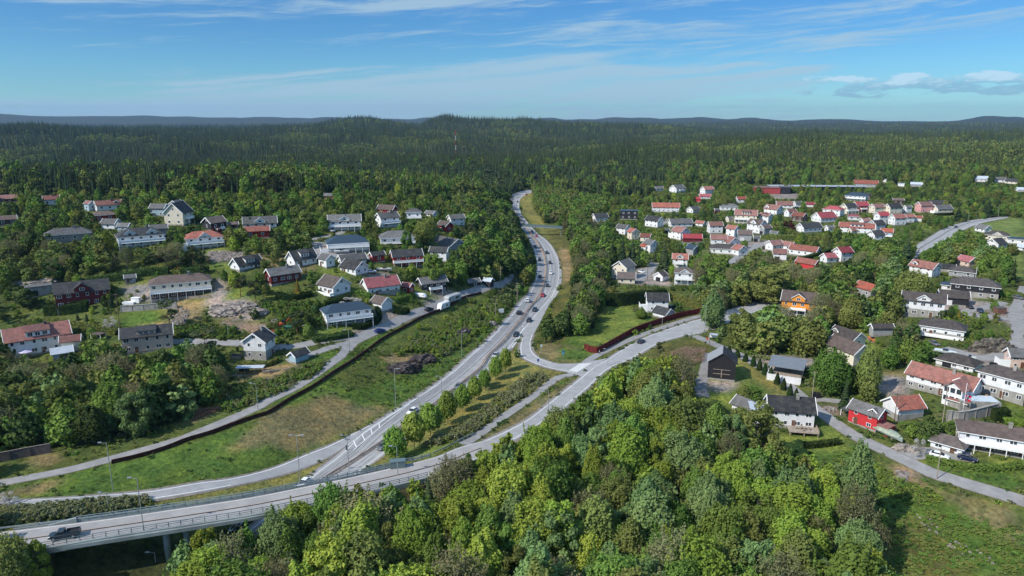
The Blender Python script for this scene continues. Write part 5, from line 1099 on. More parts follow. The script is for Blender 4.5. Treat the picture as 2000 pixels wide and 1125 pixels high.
for key, shape, n, lf, wd, nl in (('lime', 'oval', 9500, .42, 8.5, 46), ('green', 'oval', 9500, .42, 8.0, 44), ('blue', 'ball', 11000, .38, 8.5, 52), ('olive', 'oval', 8500, .38, 7.5, 42), ('dark', 'oval', 8500, .42, 7, 40)):
    fl = [feather(11+31*i+len(key), 11, wd*(1, .82, .7)[i], n, lf*.92, z0=(.1, .06, .02)[i], egg=(.15, .3, .42)[i]) for i in range(3)]+[leaves(17+len(key), 11, wd, n, lf, z0=.14, shape=shape, nl=nl, LR=(.10, .185))]
    species(key, [(NP('crown', fl[i], LEAF[key]), trunk(i+5, 11, wd, .24, 8, M_bark), 11, wd) for i in range(4)])
species('bud', [(NP('crown', feather(91+i, 11, 7, 4600, .24, z0=.15, egg=.1, rough=1.2, shoots=60), LEAF['bud']), trunk(70+i, 11, 7, .2, 22, M_gbark, .2, 7), 11, 7) for i in range(3)])
species('spruce', [(NP('crown', conifer(5+i, 14, (5.2, 4.4, 6)[i], 26, 11), LEAF['spruce']), trunk(5, 12, 1, .22, 0, M_bark), 14, (5.2, 4.4, 6)[i]) for i in range(3)])
species('pine', [(NP('crown', leaves(40+i, 12, 5.6, 2600, .34, z0=.42, nl=(12, 15, 10)[i], shape='flat', rough=.9), LEAF['pine']), trunk(9+i, 12, 5, .2, 9, M_pbark, .45), 12, 5.6) for i in range(3)])
species('bush', [(NP('crown', leaves(60+i, 3, 3.6, 1500, .28, z0=.1, shape='ball', nl=10), LEAF[('green', 'olive', 'lime')[i]]), trunk(9+i, 2.4, 3, .07, 5, M_bark), 3, 3.6) for i in range(3)])
species('gold', [(NP('crown', conifer(77, 5, 3.2, 16, 10), LEAF['golden']), trunk(5, 4, 1, .12, 0, M_bark), 5, 3.2)])
species('blossom', [(NP('crown', leaves(66, 5, 5, 1800, .22, z0=.2, nl=12, rough=1), LEAF['blossom']), trunk(9, 4, 5, .12, 8, M_bark, .2, 3), 5, 5)])
species('pink', [(NP('crown', leaves(67, 6, 6, 1800, .3, z0=.2, nl=12, rough=1), LEAF['pink']), trunk(9, 5, 5, .14, 8, M_bark, .2, 3), 6, 6)])
species('copper', [(NP('crown', leaves(68, 6, 5, 2200, .34, z0=.2, nl=14), LEAF['copper']), trunk(9, 5, 5, .14, 8, M_bark), 6, 5)])
species('thuja', [(NP('crown', cone_leaves(69+i, 4.2, 1.5, 1500, .22), LEAF['thuja']), trunk(9, 3, .5, .08, 2, M_bark), 4.2, 1.35) for i in range(2)])
species('maple', [(NP('crown', feather(170+i, 7, 4.6, 4200, .36, z0=.2, egg=.22, rough=.5, shoots=16), LEAF['maple']), trunk(9+i, 6, 4, .11, 7, M_bark, .3), 7, 4.8) for i in range(3)])
# light versions for distance
def flat_mesh(key):
    out = []
    for i in range(2):
        if key == 'spruce': out.append((NP('far_spruce', conifer(5+i, 14, 4.2, 12, 7, 1, z0=.02), LEAF['spruce']), 14, 5))
        elif key == 'pine': out.append((NP('far_pine', leaves(40+i, 12, 5.6, 420, .85, z0=.35, nl=12, shape='oval'), LEAF['pine']), 12, 5.6))
        elif key == 'bush': out.append((NP('far_bush', leaves(60+i, 3, 3.6, 240, .6, z0=.05, shape='ball', nl=9), LEAF[('green', 'olive')[i]]), 3, 3.6))
        else: out.append((NP('far_'+key, leaves(21+i, 11, 8, 900, 1.0 if key != 'bud' else .6, z0=.1, nl=30, LR=(.11, .2)) if i else feather(21, 11, 7.4, 850, 1.0 if key != 'bud' else .6, z0=.02, egg=.25, shoots=10), LEAF[key]), 11, 8))
    return out
LIGHT = {k: flat_mesh(k) for k in ('lime', 'green', 'blue', 'olive', 'dark', 'bud', 'spruce', 'pine', 'bush')}
def scatter(name, label, items):
    """items: (x, y, z, sx, sz, rot, mesh); one object, instanced by geometry nodes"""
    meshes = sorted({id(t[6]): t[6] for t in items}.values(), key=lambda m: m.name); hid = bpy.data.collections.new(name+'_source'); objs = []
    for k, m in enumerate(meshes): o = bpy.data.objects.new('source_%02d_%s' % (k, m.name.split('.')[0]), m); hid.objects.link(o); objs.append(o)
    order = {id(m): k for k, m in enumerate(meshes)}; n = len(items); arr = np.array([t[:6] for t in items], float)
    me = bpy.data.meshes.new(name); me.vertices.add(n); me.vertices.foreach_set('co', arr[:, :3].astype(np.float32).ravel())
    a = me.attributes.new('scl', 'FLOAT_VECTOR', 'POINT'); a.data.foreach_set('vector', np.stack([arr[:, 3], arr[:, 3], arr[:, 4]], 1).astype(np.float32).ravel())
    a = me.attributes.new('rot', 'FLOAT_VECTOR', 'POINT'); a.data.foreach_set('vector', np.stack([0*arr[:, 5], 0*arr[:, 5], arr[:, 5]], 1).astype(np.float32).ravel())
    a = me.attributes.new('pick', 'INT', 'POINT'); a.data.foreach_set('value', np.array([order[id(t[6])] for t in items], np.int32))
    o = link(name, me); tag(o, label, kind='stuff'); ng = bpy.data.node_groups.new(name, 'GeometryNodeTree')
    ng.interface.new_socket('Geometry', in_out='INPUT', socket_type='NodeSocketGeometry'); ng.interface.new_socket('Geometry', in_out='OUTPUT', socket_type='NodeSocketGeometry')
    N = ng.nodes; L = ng.links; gi = N.new('NodeGroupInput'); go = N.new('NodeGroupOutput'); ip = N.new('GeometryNodeInstanceOnPoints'); ci = N.new('GeometryNodeCollectionInfo')
    ci.inputs['Collection'].default_value = hid; ci.inputs['Separate Children'].default_value = True; ci.inputs['Reset Children'].default_value = True
    def na(nm, ty): q = N.new('GeometryNodeInputNamedAttribute'); q.data_type = ty; q.inputs['Name'].default_value = nm; return q.outputs['Attribute']
    L.new(gi.outputs[0], ip.inputs['Points']); L.new(ci.outputs[0], ip.inputs['Instance']); ip.inputs['Pick Instance'].default_value = True
    L.new(na('pick', 'INT'), ip.inputs['Instance Index']); L.new(na('scl', 'FLOAT_VECTOR'), ip.inputs['Scale'])
    er = N.new('FunctionNodeEulerToRotation'); L.new(na('rot', 'FLOAT_VECTOR'), er.inputs[0]); L.new(er.outputs[0], ip.inputs['Rotation']); L.new(ip.outputs[0], go.inputs[0])
    md = o.modifiers.new('scatter', 'NODES'); md.node_group = ng; return o
NAMES = dict(lime=('broadleaf_tree', 'tree', 'lime-green leafy tree'), green=('broadleaf_tree', 'tree', 'mid-green leafy tree'), blue=('broadleaf_tree', 'tree', 'blue-green leafy tree'), olive=('broadleaf_tree', 'tree', 'olive leafy tree'),
    dark=('broadleaf_tree', 'tree', 'dark leafy tree'), bud=('budding_tree', 'tree', 'grey-brown budding tree'), spruce=('spruce_tree', 'spruce', 'dark spruce'), pine=('pine_tree', 'pine', 'dull green pine'), bush=('bush', 'bush', 'small bush'))
def plant(key, x, y, z, hgt, wid, label=None, group=None, name=None, cat=None, var=None):
    L = PROTO[key]; cm, tm, h0, w0 = L[(var if var is not None else random.randrange(len(L))) % len(L)]
    nm, ct, lb = NAMES.get(key, (key, 'tree', key)); r = empty(name or nm, (x, y, z), random.uniform(0, 6.28)); r.scale = (wid/w0, wid/w0, hgt/h0)
    tag(r, label or lb, cat or ct, group); link('crown', cm, r); link('trunk', tm, r); return r
def tree_px(key, px, py, hpx, wpx, label, name=None, cat=None, group=None, var=None, kp=False):
    p = G(px, py); s = scale_at(p); phi = math.atan2(CAMZ-p.z, p.y); r = plant(key, p.x, p.y, p.z, hpx/s/math.cos(phi), wpx/s, label, group, name, cat, var)
    HERO.append((p.x, p.y, wpx/s*.42))
    if kp: mark([(px-wpx*.4, py-hpx), (px+wpx*.4, py-hpx), (px+wpx*.4, py), (px-wpx*.4, py)], True, True, dist=p.y)
    return r
HERO = []
ORD = 'first second third fourth fifth sixth seventh eighth ninth tenth eleventh twelfth thirteenth'.split()
for i, t in enumerate(((773, 902, 61, 46), (809, 877, 66, 48), (841, 852, 58, 50), (875, 828, 58, 40), (903, 804, 48, 34), (927, 782, 42, 30), (944, 756, 30, 20), (948, 762, 38, 19), (968, 742, 42, 26), (987, 726, 42, 24))):
    tree_px('maple', t[0], t[1], t[2]*1.05, t[3]*.98, '%s young maple from the camera in the row between highway and shrub bed' % ORD[i].capitalize(), 'maple_tree', 'tree', 'young maples along the highway', i, True)
for i, (x, y, h) in enumerate(((1424, 691, 14), (1440, 698, 15), (1456, 706, 15), (1471, 715, 19), (1483, 723, 21), (1493.5, 731, 20), (1505, 740, 21), (1517.5, 750, 21), (1530, 761, 21), (1542.5, 773, 22), (1554, 781, 21))):
    tree_px('thuja', x, y, h+1, 9.5, '%s clipped conical thuja down the row beside the barn lawn' % ORD[i].capitalize(), 'thuja', 'thuja', 'thujas along the east lane', i, True)
for t in (('spruce', 1215, 525, 62, 26, 'Dark spruce, left of the tall trio between highway and cream house'), ('spruce', 1234, 522, 58, 26, 'Dark spruce in the middle of the trio left of the grey forecourt'), ('spruce', 1194, 520, 50, 24, 'Dark spruce at the woodland edge nearest the highway'),
    ('spruce', 1296, 532, 64, 34, 'Tall dark spruce standing over the grey forecourt'), ('spruce', 1282, 512, 40, 20, 'Smaller spruce behind the one over the forecourt'), ('spruce', 1768, 517, 52, 36, 'Broad black-green spruce below the county road'), ('spruce', 1928, 424, 38, 28, 'Large dark spruce beside the far county road'),
    ('spruce', 840, 1052, 108, 62, 'Large dark brown-green spruce in the foreground wood'), ('spruce', 511, 425, 34, 16, 'Dark spruce behind the white central-gable house'), ('spruce', 489, 445, 24, 14, 'Small dark spruce in front of the white central-gable house'), ('spruce', 1870, 432, 28, 22, 'Dark green conifer at the end of the far right row'),
    ('spruce', 1976, 552, 50, 16, 'Narrow dark spruce at the edge of the green field'), ('pine', 331, 642, 56, 44, 'Dark pine growing beside the building plot'), ('pine', 470, 580, 44, 34, 'Pine on the lawn edge right of the beige bungalow'), ('pine', 500, 592, 52, 34, 'Dark pine on the rock outcrop'), ('pine', 310, 528, 40, 34, 'Pine above the hedge, left of a pair'),
    ('pine', 348, 528, 36, 34, 'Pine above the hedge, right of a pair'), ('pine', 378, 520, 40, 22, 'Dark pine above the lawn, third from the left'), ('pine', 408, 525, 26, 14, 'Small pine beside the gravel patch'), ('pine', 1289, 706, 46, 24, 'Lone slender pine beside the main road'), ('pine', 403, 712, 70, 60, 'Dark spreading pine right of the pinkish house'), ('pine', 580, 650, 40, 40, 'Low pine beside the long white house'),
    ('gold', 582, 580, 36, 22, 'Golden-yellow conifer below the maroon house'), ('green', 1618, 772, 88, 66, 'Large round green tree beside the east road'), ('spruce', 1648, 800, 60, 26, 'Dark green conifer beside the small bright red house'), ('olive', 1690, 770, 92, 60, 'Olive-yellow tree between the mossy roof and the white garage'),
    ('olive', 1660, 640, 60, 60, 'Round olive tree left of the white dormer house'), ('green', 845, 555, 64, 48, 'Round bright green tree in front of the long red house'), ('olive', 832, 475, 46, 44, 'Round olive-brown tree above the long red house'), ('green', 795, 490, 42, 22, 'Slender birch in front of the white hipped bungalow'),
    ('lime', 1226, 890, 108, 64, 'Tall soft green poplar standing above the wood'), ('green', 1270, 880, 60, 50, 'Dense dark-green tree beside the poplar'), ('olive', 1470, 908, 120, 110, 'Large yellow-olive willow in front of the white house'), ('olive', 1500, 590, 74, 84, 'Big yellow-green oak left of the orange house'),
    ('blue', 1390, 640, 70, 60, 'Grey-green willow at the end of the red fence'), ('olive', 1445, 672, 70, 56, 'Olive tree above the row of thujas'), ('olive', 1780, 600, 70, 66, 'Spreading yellow-olive tree right of the orange-roofed house'), ('olive', 1412, 408, 26, 46, 'Broad olive tree among the far orange roofs'),
    ('copper', 425, 462, 20, 24, 'Dark red copper-leaved tree beside the bright red hipped roof'), ('blossom', 685, 602, 22, 44, 'White-flowering tree over the black roof of the long house'), ('blossom', 215, 642, 24, 32, 'White-flowering bush on the grass below the thuja hedge'), ('blossom', 1793, 890, 34, 30, 'White-flowering bush beside the driveway'),
    ('blossom', 20, 985, 26, 34, 'Spiky whitish shrub at the edge of the entry ramp'), ('pink', 1892, 475, 20, 26, 'Pink-flowering tree by the far field'), ('pink', 1886, 422, 14, 16, 'Pale pink blossom tree beside the far county road'), ('copper', 1540, 452, 22, 24, 'Dark copper tree between garages and black-roofed house'),
    ('green', 1470, 785, 30, 40, 'Round garden bush in front of the barn lawn'), ('olive', 1452, 785, 32, 34, 'Loose olive garden bush behind the white house'), ('dark', 1395, 808, 26, 38, 'Dark round bush on the lawn by the gravel track'), ('green', 1252, 622, 18, 28, 'Dark round bush below the white terrace'),
    ('spruce', 1154, 640, 30, 16, 'Small young spruce at the edge of the big lawn'), ('blue', 1665, 1030, 150, 90, 'Tall pale-green tree at the right end of the foreground wood'), ('spruce', 170, 628, 18, 10, 'Small conical thuja under the dark red house'), ('spruce', 152, 626, 16, 9, 'Small cone-shaped thuja left of its twin'), ('spruce', 218, 600, 36, 16, 'Dark conifer at the right corner of the dark red house'),
    ('olive', 28, 1156, 96, 84, 'Olive tree rising into the lower left corner below the bridge'), ('lime', 78, 1150, 84, 60, 'Yellow-green tree beside the bridge abutment in the lower left'), ('dark', 55, 600, 36, 40, 'Round dark green tree left of the concrete garage'), ('dark', 205, 600, 24, 14, 'Dark clipped bush at the corner of the dark red house'), ('dark', 1856, 622, 24, 12, 'Dark columnar cypress in front of the black garage'), ('dark', 1838, 626, 20, 16, 'Round clipped cypress by the white dormer house'), ('gold', 1872, 622, 20, 14, 'Golden thuja beside the parking yard')):
    k_ = t[0]; nm_ = NAMES.get(k_, (None,))[0]; 
    if 'bush' in t[5] or 'shrub' in t[5]: nm_ = 'bush'
    elif nm_ is None: nm_ = {'gold': 'golden_conifer', 'copper': 'copper_tree', 'blossom': 'blossom_tree', 'pink': 'blossom_tree'}[k_]
    tree_px(*t, name=nm_, cat='bush' if nm_ == 'bush' else ('spruce' if nm_ == 'spruce_tree' else 'pine' if nm_ == 'pine_tree' else 'tree'), kp=t[0] in ('gold', 'blossom') or t[5].startswith(('Lone', 'Tall soft', 'Large dark brown')))

def hedge(label, s, hgt, wid, m, kp=True, dens=26):
    C = line(s); L = length(C); D = resample(C, max(3, int(L/1.2))); g = np.random.default_rng(int(L*10)); n = int(L*(2*hgt+wid)*dens); k = g.uniform(0, len(D)-1.001, n); i = k.astype(int); c = D[i]*(1-(k % 1))[:, None]+D[i+1]*(k % 1)[:, None]
    t = np.gradient(D, axis=0); t[:, 2] = 0; t /= np.linalg.norm(t, axis=1)[:, None]; nr = np.stack([-t[i, 1], t[i, 0], 0*k], 1)
    side_ = g.choice(3, n, p=[hgt/(2*hgt+wid), hgt/(2*hgt+wid), wid/(2*hgt+wid)]); off = np.where(side_ == 0, -wid/2, np.where(side_ == 1, wid/2, g.uniform(-wid/2, wid/2, n))); hz = np.where(side_ == 2, hgt, g.uniform(0, hgt, n))+g.normal(0, .08, n)
    nn = np.where((side_ == 2)[:, None], np.array([[0, 0, 1.]]), nr*np.where(side_ == 0, -1, 1)[:, None]); Pn = c+nr*(off+g.normal(0, .1, n))[:, None]; Pn[:, 2] = H(Pn[:, 0], Pn[:, 1])+hz
    nn = nn+g.normal(size=(n, 3))*.5; nn /= np.linalg.norm(nn, axis=1)[:, None]; t1 = np.cross(nn, g.normal(size=(n, 3))); t1 /= np.linalg.norm(t1, axis=1)[:, None]; t2 = np.cross(nn, t1); sz = g.uniform(.16, .34, n)[:, None]
    base = D[0].copy(); V = np.stack([Pn-t1*sz, Pn-t2*sz*.8, Pn+t1*sz, Pn+t2*sz*.8], 1).reshape(-1, 3)-base; o = tag(link('hedge', np_mesh('hedge', V, np.arange(4*n).reshape(-1, 4), m)), label, 'hedge'); o.location = base
    b = MB(); D2 = D.copy(); D2[:, 2] = H(D[:, 0], D[:, 1]); ribbon(b, D2-base, -wid/2+.12, wid/2-.12, -.3, hgt-.12); b.obj('inner_twigs', LEAF['thuja'], o)
    q = P(s); s_ = scale_at(base); mark([(a, b_-hgt*s_) for a, b_ in q]+[(a, b_+2) for a, b_ in q[::-1]], kp, True, dist=float(D[:, 1].min()))
for t in (('Tall dark conifer hedge behind the big lawn', '1180 596, 1210 597, 1250 592, 1300 588', 5.5, 2.2, LEAF['thuja']), ('Olive-green hedge climbing right from the white house', '1306 582, 1330 592, 1352 600, 1374 606', 3.2, 2, LEAF['olive']), ('Long thin dark hedge across the slope above the bungalow', '170 556, 230 548, 290 538, 330 535', 2.6, 1.6, LEAF['dark']),
    ('Dark hedge piece right of the parked cars above the bungalow', '354 538, 380 536, 408 532', 2.6, 2, LEAF['dark']), ('Clipped dark thuja hedge in front of the dark red house', '90 614, 130 612, 172 606', 3.4, 2.2, LEAF['thuja']), ('Bright olive hedge sloping down behind the red-roofed house', '60 634, 120 638, 180 646, 232 652', 1.8, 2.6, LEAF['olive']),
    ('Low yellow-green hedge round the white gabled house', '474 716, 500 720, 530 714, 542 706', 1.5, 1.2, LEAF['olive']), ('Clipped hedge in front of the long white balcony house', '688 641, 710 642, 730 632', 1.7, 1.3, LEAF['thuja']), ('Clipped hedge running up right of the balcony house', '732 634, 742 622, 736 606', 1.7, 1.3, LEAF['thuja']),
    ('Dark hedge under the white chalet', '634 600, 660 594, 684 586', 2, 1.6, LEAF['thuja']), ('Bright clipped hedge under the large red-roofed house', '772 592, 790 586, 810 580', 1.6, 1.4, LEAF['green']), ('Green hedge between the chalet and the red-roofed house', '690 574, 710 578, 724 582', 1.6, 1.4, LEAF['green']), ('Low hedge beside the lane under the lawn left of the balcony house', '612 668, 650 662, 688 654', 1.3, 2.4, LEAF['dark']),
    ('Dark hedge below the narrow white barn', '770 610, 786 614, 798 610', 1.8, 1.4, LEAF['thuja']), ('Hedge under the maroon house', '540 580, 570 586, 610 578', 1.8, 1.6, LEAF['thuja']), ('Broad brown-green hedge field above the red-roofed group', '1500 466, 1520 468, 1552 468', 3, 5, LEAF['olive']), ('Dark hedge beside the long salmon-roofed house', '1548 513, 1580 507, 1600 500, 1626 492', 2.6, 2.2, LEAF['dark']),
    ('Dark hedge right of the two bright red roofs', '1645 528, 1662 518, 1682 506', 3, 2.6, LEAF['thuja']), ('Bright low hedge along the right-hand driveway', '1808 899, 1850 908, 1900 918, 1960 918, 2004 910', 1.1, 1.6, LEAF['green']), ('Dark low hedge at the end of the garden of the white house', '1572 874, 1600 872, 1640 866', 1.2, 1.4, LEAF['thuja']),
    ('Clipped hedge block behind the brown garage', '1843 552, 1850 552, 1857 551', 2.4, 2.4, LEAF['green']), ('Yellow-green hedge beside the ridge road', '1966 570, 1980 576, 2004 584', 1.6, 1.8, LEAF['olive']), ('Long dark hedge above the far road on the right', '1824 421, 1845 421, 1868 419', 1.8, 2, LEAF['thuja']), ('Tall dark hedge beside the pool wall', '1938 822, 1950 822, 1966 820', 3.2, 2.2, LEAF['thuja']),
    ('Bright hedge behind the wide white house', '1958 828, 1980 830, 2004 832', 1.6, 1.4, LEAF['lime'])): hedge(*t)

# ------------------------------------------------------------------ woods: candidates in world space, seen from the drone's side
REG = [  # polygon of tree feet, density, species weights, height range, phrase
 ('240 1500, 330 1150, 420 1085, 480 1062, 560 1035, 640 1010, 700 1000, 780 985, 850 968, 920 930, 1000 890, 1080 850, 1140 806, 1190 752, 1225 722, 1262 708, 1300 722, 1345 730, 1362 760, 1368 800, 1380 860, 1440 885, 1500 905, 1560 915, 1620 930, 1670 970, 1725 1040, 1738 1090, 1760 1160, 1800 1500', .95, 'lime 6 green 6 blue 6 olive 3 bud 2', (9.5, 15), 'in the dense wood at the bottom centre'),
 ('1700 1100, 2100 1110, 2100 1500, 1760 1500', .25, 'bush 5 olive 1', (1, 2.5), 'on the rough slope at the bottom right'),
 ('0 1102, 60 1098, 90 1120, 110 1200, -60 1400, -80 1100', .9, 'olive 2 lime 1 bush 1', (3, 6), 'below the bridge at the lower left corner'),
 ('360 1110, 420 1100, 400 1130, 360 1150', .6, 'bush 1', (2, 3.5), 'beside the dark slope under the bridge'),
 ('-300 720, 60 726, 150 722, 240 706, 330 706, 400 722, 445 765, 425 800, 380 812, 300 850, 220 866, 130 878, 60 884, -300 900', .95, 'green 5 olive 4 dark 3 bud 3 blue 2', (7, 12.5), 'in the wood on the left between villa and footpath'),
 ('-300 884, 100 872, 120 884, 0 900, -300 930', .5, 'dark 1 bush 1', (2, 4), 'beside the dark board fence at the left edge'),
 ('340 700, 480 715, 460 760, 400 760', .6, 'green 1 bush 3 olive 1', (3, 6), 'beside the scrap of grass by the gabled house'),
 ('400 780, 480 760, 540 740, 600 716, 640 710, 560 770, 480 800', .45, 'bush 6 olive 1', (1.2, 3), 'on the bank beside the footpath'),
 ('0 480, 90 474, 230 490, 330 500, 400 500, 400 530, 300 535, 180 548, 90 560, 0 548', .85, 'olive 5 green 4 bud 2 dark 2 pine 2', (5, 9.5), 'on the scrubby hillside at the left'),
 ('0 560, 60 560, 110 612, 70 640, 10 636', .6, 'green 2 dark 1 bush 2', (2.5, 5), 'round the concrete garage at the left'),
 ('340 640, 480 640, 500 665, 420 665, 350 660', .6, 'bush 4 green 1', (1.5, 4), 'beside the lane below the building plot'),
 ('560 600, 620 590, 640 650, 600 680, 540 664', .8, 'green 3 dark 2 bush 2', (2.5, 6), 'between the building plot and the balcony house'),
 ('500 590, 540 592, 620 590, 600 620, 540 625', .5, 'bush 3 dark 1', (2, 4.5), 'on the rocky slope under the maroon house'),
 ('600 540, 680 535, 760 560, 700 576, 690 590', .5, 'green 2 bush 2 olive 1', (2, 4.5), 'in the gardens round the white chalet'),
 ('830 520, 900 500, 960 470, 1020 470, 1022 500, 1012 522, 985 545, 930 560, 880 545, 840 545', .95, 'green 3 olive 2 dark 3 pine 2 spruce 2', (8, 13), 'in the dark wood left of the highway'),
 ('1010 575, 1030 545, 1044 520, 1030 480, 1022 480, 1022 520, 1000 550, 960 580, 985 600', .8, 'dark 2 bush 2', (2, 4.5), 'on the shaded bank between lane and highway'),
 ('900 400, 990 400, 1010 440, 1020 460, 1010 480, 940 500, 900 470', 1, 'pine 3 green 3 dark 2 olive 2 spruce 3', (9, 14), 'in the tall wood left of the highway bend'),
 ('700 716, 760 678, 810 650, 880 614, 945 588, 1000 566, 1010 580, 970 630, 930 664, 880 700, 830 690, 780 690, 740 694, 700 730', .95, 'bush 8 olive 2 lime 1', (1.5, 3.6), 'on the overgrown bank above the highway'),
 ('1044 372, 1100 380, 1180 400, 1180 430, 1150 460, 1110 455, 1080 440, 1050 400', .95, 'green 4 olive 4 bud 1', (7, 11), 'in the young wood right of the highway bend'),
 ('1100 452, 1180 450, 1200 470, 1180 560, 1175 600, 1180 625, 1150 660, 1090 668, 1058 665, 1070 640, 1104 600, 1120 560, 1122 520, 1112 480', 1, 'green 3 dark 4 bud 2 olive 1 pine 2', (7, 12), 'in the belt of trees right of the highway'),
 ('1190 440, 1250 470, 1290 520, 1280 530, 1180 560, 1180 480', .75, 'dark 3 green 2 olive 1', (6, 10), 'behind the cream gabled house'),
 ('1350 560, 1420 540, 1480 530, 1550 545, 1660 540, 1750 540, 1770 600, 1740 640, 1700 640, 1600 640, 1610 680, 1640 700, 1560 700, 1480 690, 1400 664, 1378 640', .95, 'olive 5 green 4 dark 2 bud 2 blue 1', (7, 12.5), 'in the wooded hollow round the orange house'),
 ('1380 505, 1480 505, 1500 530, 1420 545, 1360 540', .8, 'green 2 olive 3 bud 1', (6, 10), 'in front of the low hipped bungalow'),
 ('1590 470, 1640 460, 1720 475, 1780 500, 1760 540, 1690 530, 1690 505, 1640 480', .95, 'green 4 olive 3 dark 2', (6, 10), 'in the trees under the right-hand cluster'),
 ('1760 440, 1800 440, 1830 450, 1790 490, 1720 480, 1740 450', .7, 'bush 2 green 2', (2.5, 5), 'on the bank above the county road'),
 ('1800 500, 1840 470, 1880 466, 1920 490, 1970 500, 1965 550, 1910 540, 1900 515, 1860 515, 1800 512', .9, 'green 4 olive 1 blue 1', (6, 10), 'in the birch belt below the field'),
 ('1690 600, 1760 622, 1800 640, 1790 690, 1860 720, 1800 735, 1720 720, 1700 690, 1690 640', .75, 'green 3 olive 2 dark 1 bud 1', (4, 8.5), 'round the hillside houses on the right'),
 ('1640 690, 1720 730, 1700 790, 1660 780, 1640 790, 1590 770, 1600 730', .8, 'green 3 olive 3', (6, 10), 'between the mossy roof and the small red house'),
 ('1740 830, 1800 810, 1850 830, 1920 830, 1860 850, 1820 858, 1790 880', .8, 'green 3 dark 2 bush 2', (4, 8), 'below the villa with the swimming pool'),
 ('1380 800, 1420 780, 1440 820, 1430 880, 1380 870', .7, 'bud 2 green 2 bush 1', (5, 9), 'left of the white house by the east road'),
 ('1300 690, 1350 720, 1360 760, 1330 760, 1300 730', .5, 'bush 2 bud 1', (2, 5), 'on the brushy mound left of the barn'),
 ('1380 650, 1440 685, 1560 720, 1640 730, 1580 760, 1540 740, 1480 700, 1400 668', .5, 'bush 3 green 1 olive 1', (2, 5.5), 'on the bank above the thuja row'),
]
GARD = ('green 4 olive 4 bush 4 dark 2 lime 1 pine 1', (3, 8))
def weights(s):
    t = s.split(); k = t[::2]; w = np.array(t[1::2], float); return k, w/w.sum()
regs = [(P(r[0]), r[1], *weights(r[2]), r[3], r[4]) for r in REG]; gk, gw = weights(GARD[0])
unmark(P('330 1125, 330 1095, 420 1045, 470 1035, 520 1012, 600 985, 640 962, 700 952, 740 965, 780 955, 820 925, 850 900, 880 880, 930 880, 970 850, 1010 860, 1060 815, 1095 795, 1130 790, 1160 750, 1190 735, 1240 706, 1300 690, 1360 745, 1370 900, 1450 900, 1500 860, 1540 885, 1660 900, 1700 950, 1730 1050, 1730 1125'))
unmark(P('640 752, 700 714, 760 676, 810 648, 880 612, 945 584, 1000 562, 1030 550, 1036 562, 1000 600, 960 646, 920 684, 860 726, 780 735, 720 740, 660 748'))
mark(P('680 940, 780 918, 860 898, 905 880, 960 858, 960 870, 900 895, 860 912, 800 932, 700 955'), True, False, dist=150)
mark(P('1479 782, 1580 782, 1580 840, 1500 842, 1479 815'), True, True, dist=185)
SS = 5.2; sub = rng.random
cand = []
rows = []; y_ = 85.
while y_ < 1020: rows.append(y_); y_ += 4.5 if y_ < 235 else SS
for y in rows:
    iy = 0; half = y*1.05+40; step = 4.5 if y < 235 else SS*(1 if y < 480 else 1.12)
    nx_ = int(2*half/step); xs = -half+step*(np.arange(nx_)+rng.uniform(-.38, .38, nx_)); ys = y+rng.uniform(-.38, .38, nx_)*step; cand.append(np.stack([xs, ys], 1))
cand = np.concatenate(cand); cz = H(cand[:, 0], cand[:, 1]); cpx, cpy, czz = project(cand[:, 0], cand[:, 1], cz)
vis = (cpx > -520) & (cpx < 2520) & (cpy < 1520); cand, cz, cpx, cpy, czz = cand[vis], cz[vis], cpx[vis], cpy[vis], czz[vis]
rid = np.full(len(cand), -1)
for i, r in enumerate(regs): m_ = inside(r[0], cpx, cpy) & (rid < 0); rid[m_] = i
foot = np.array(FOOT); hero = np.array(HERO)
patch = np.sin(cand[:, 0]/23+np.sin(cand[:, 1]/31)*2)*np.sin(cand[:, 1]/27+np.sin(cand[:, 0]/19)*1.5)
trees = []
order = np.argsort(cand[:, 1])
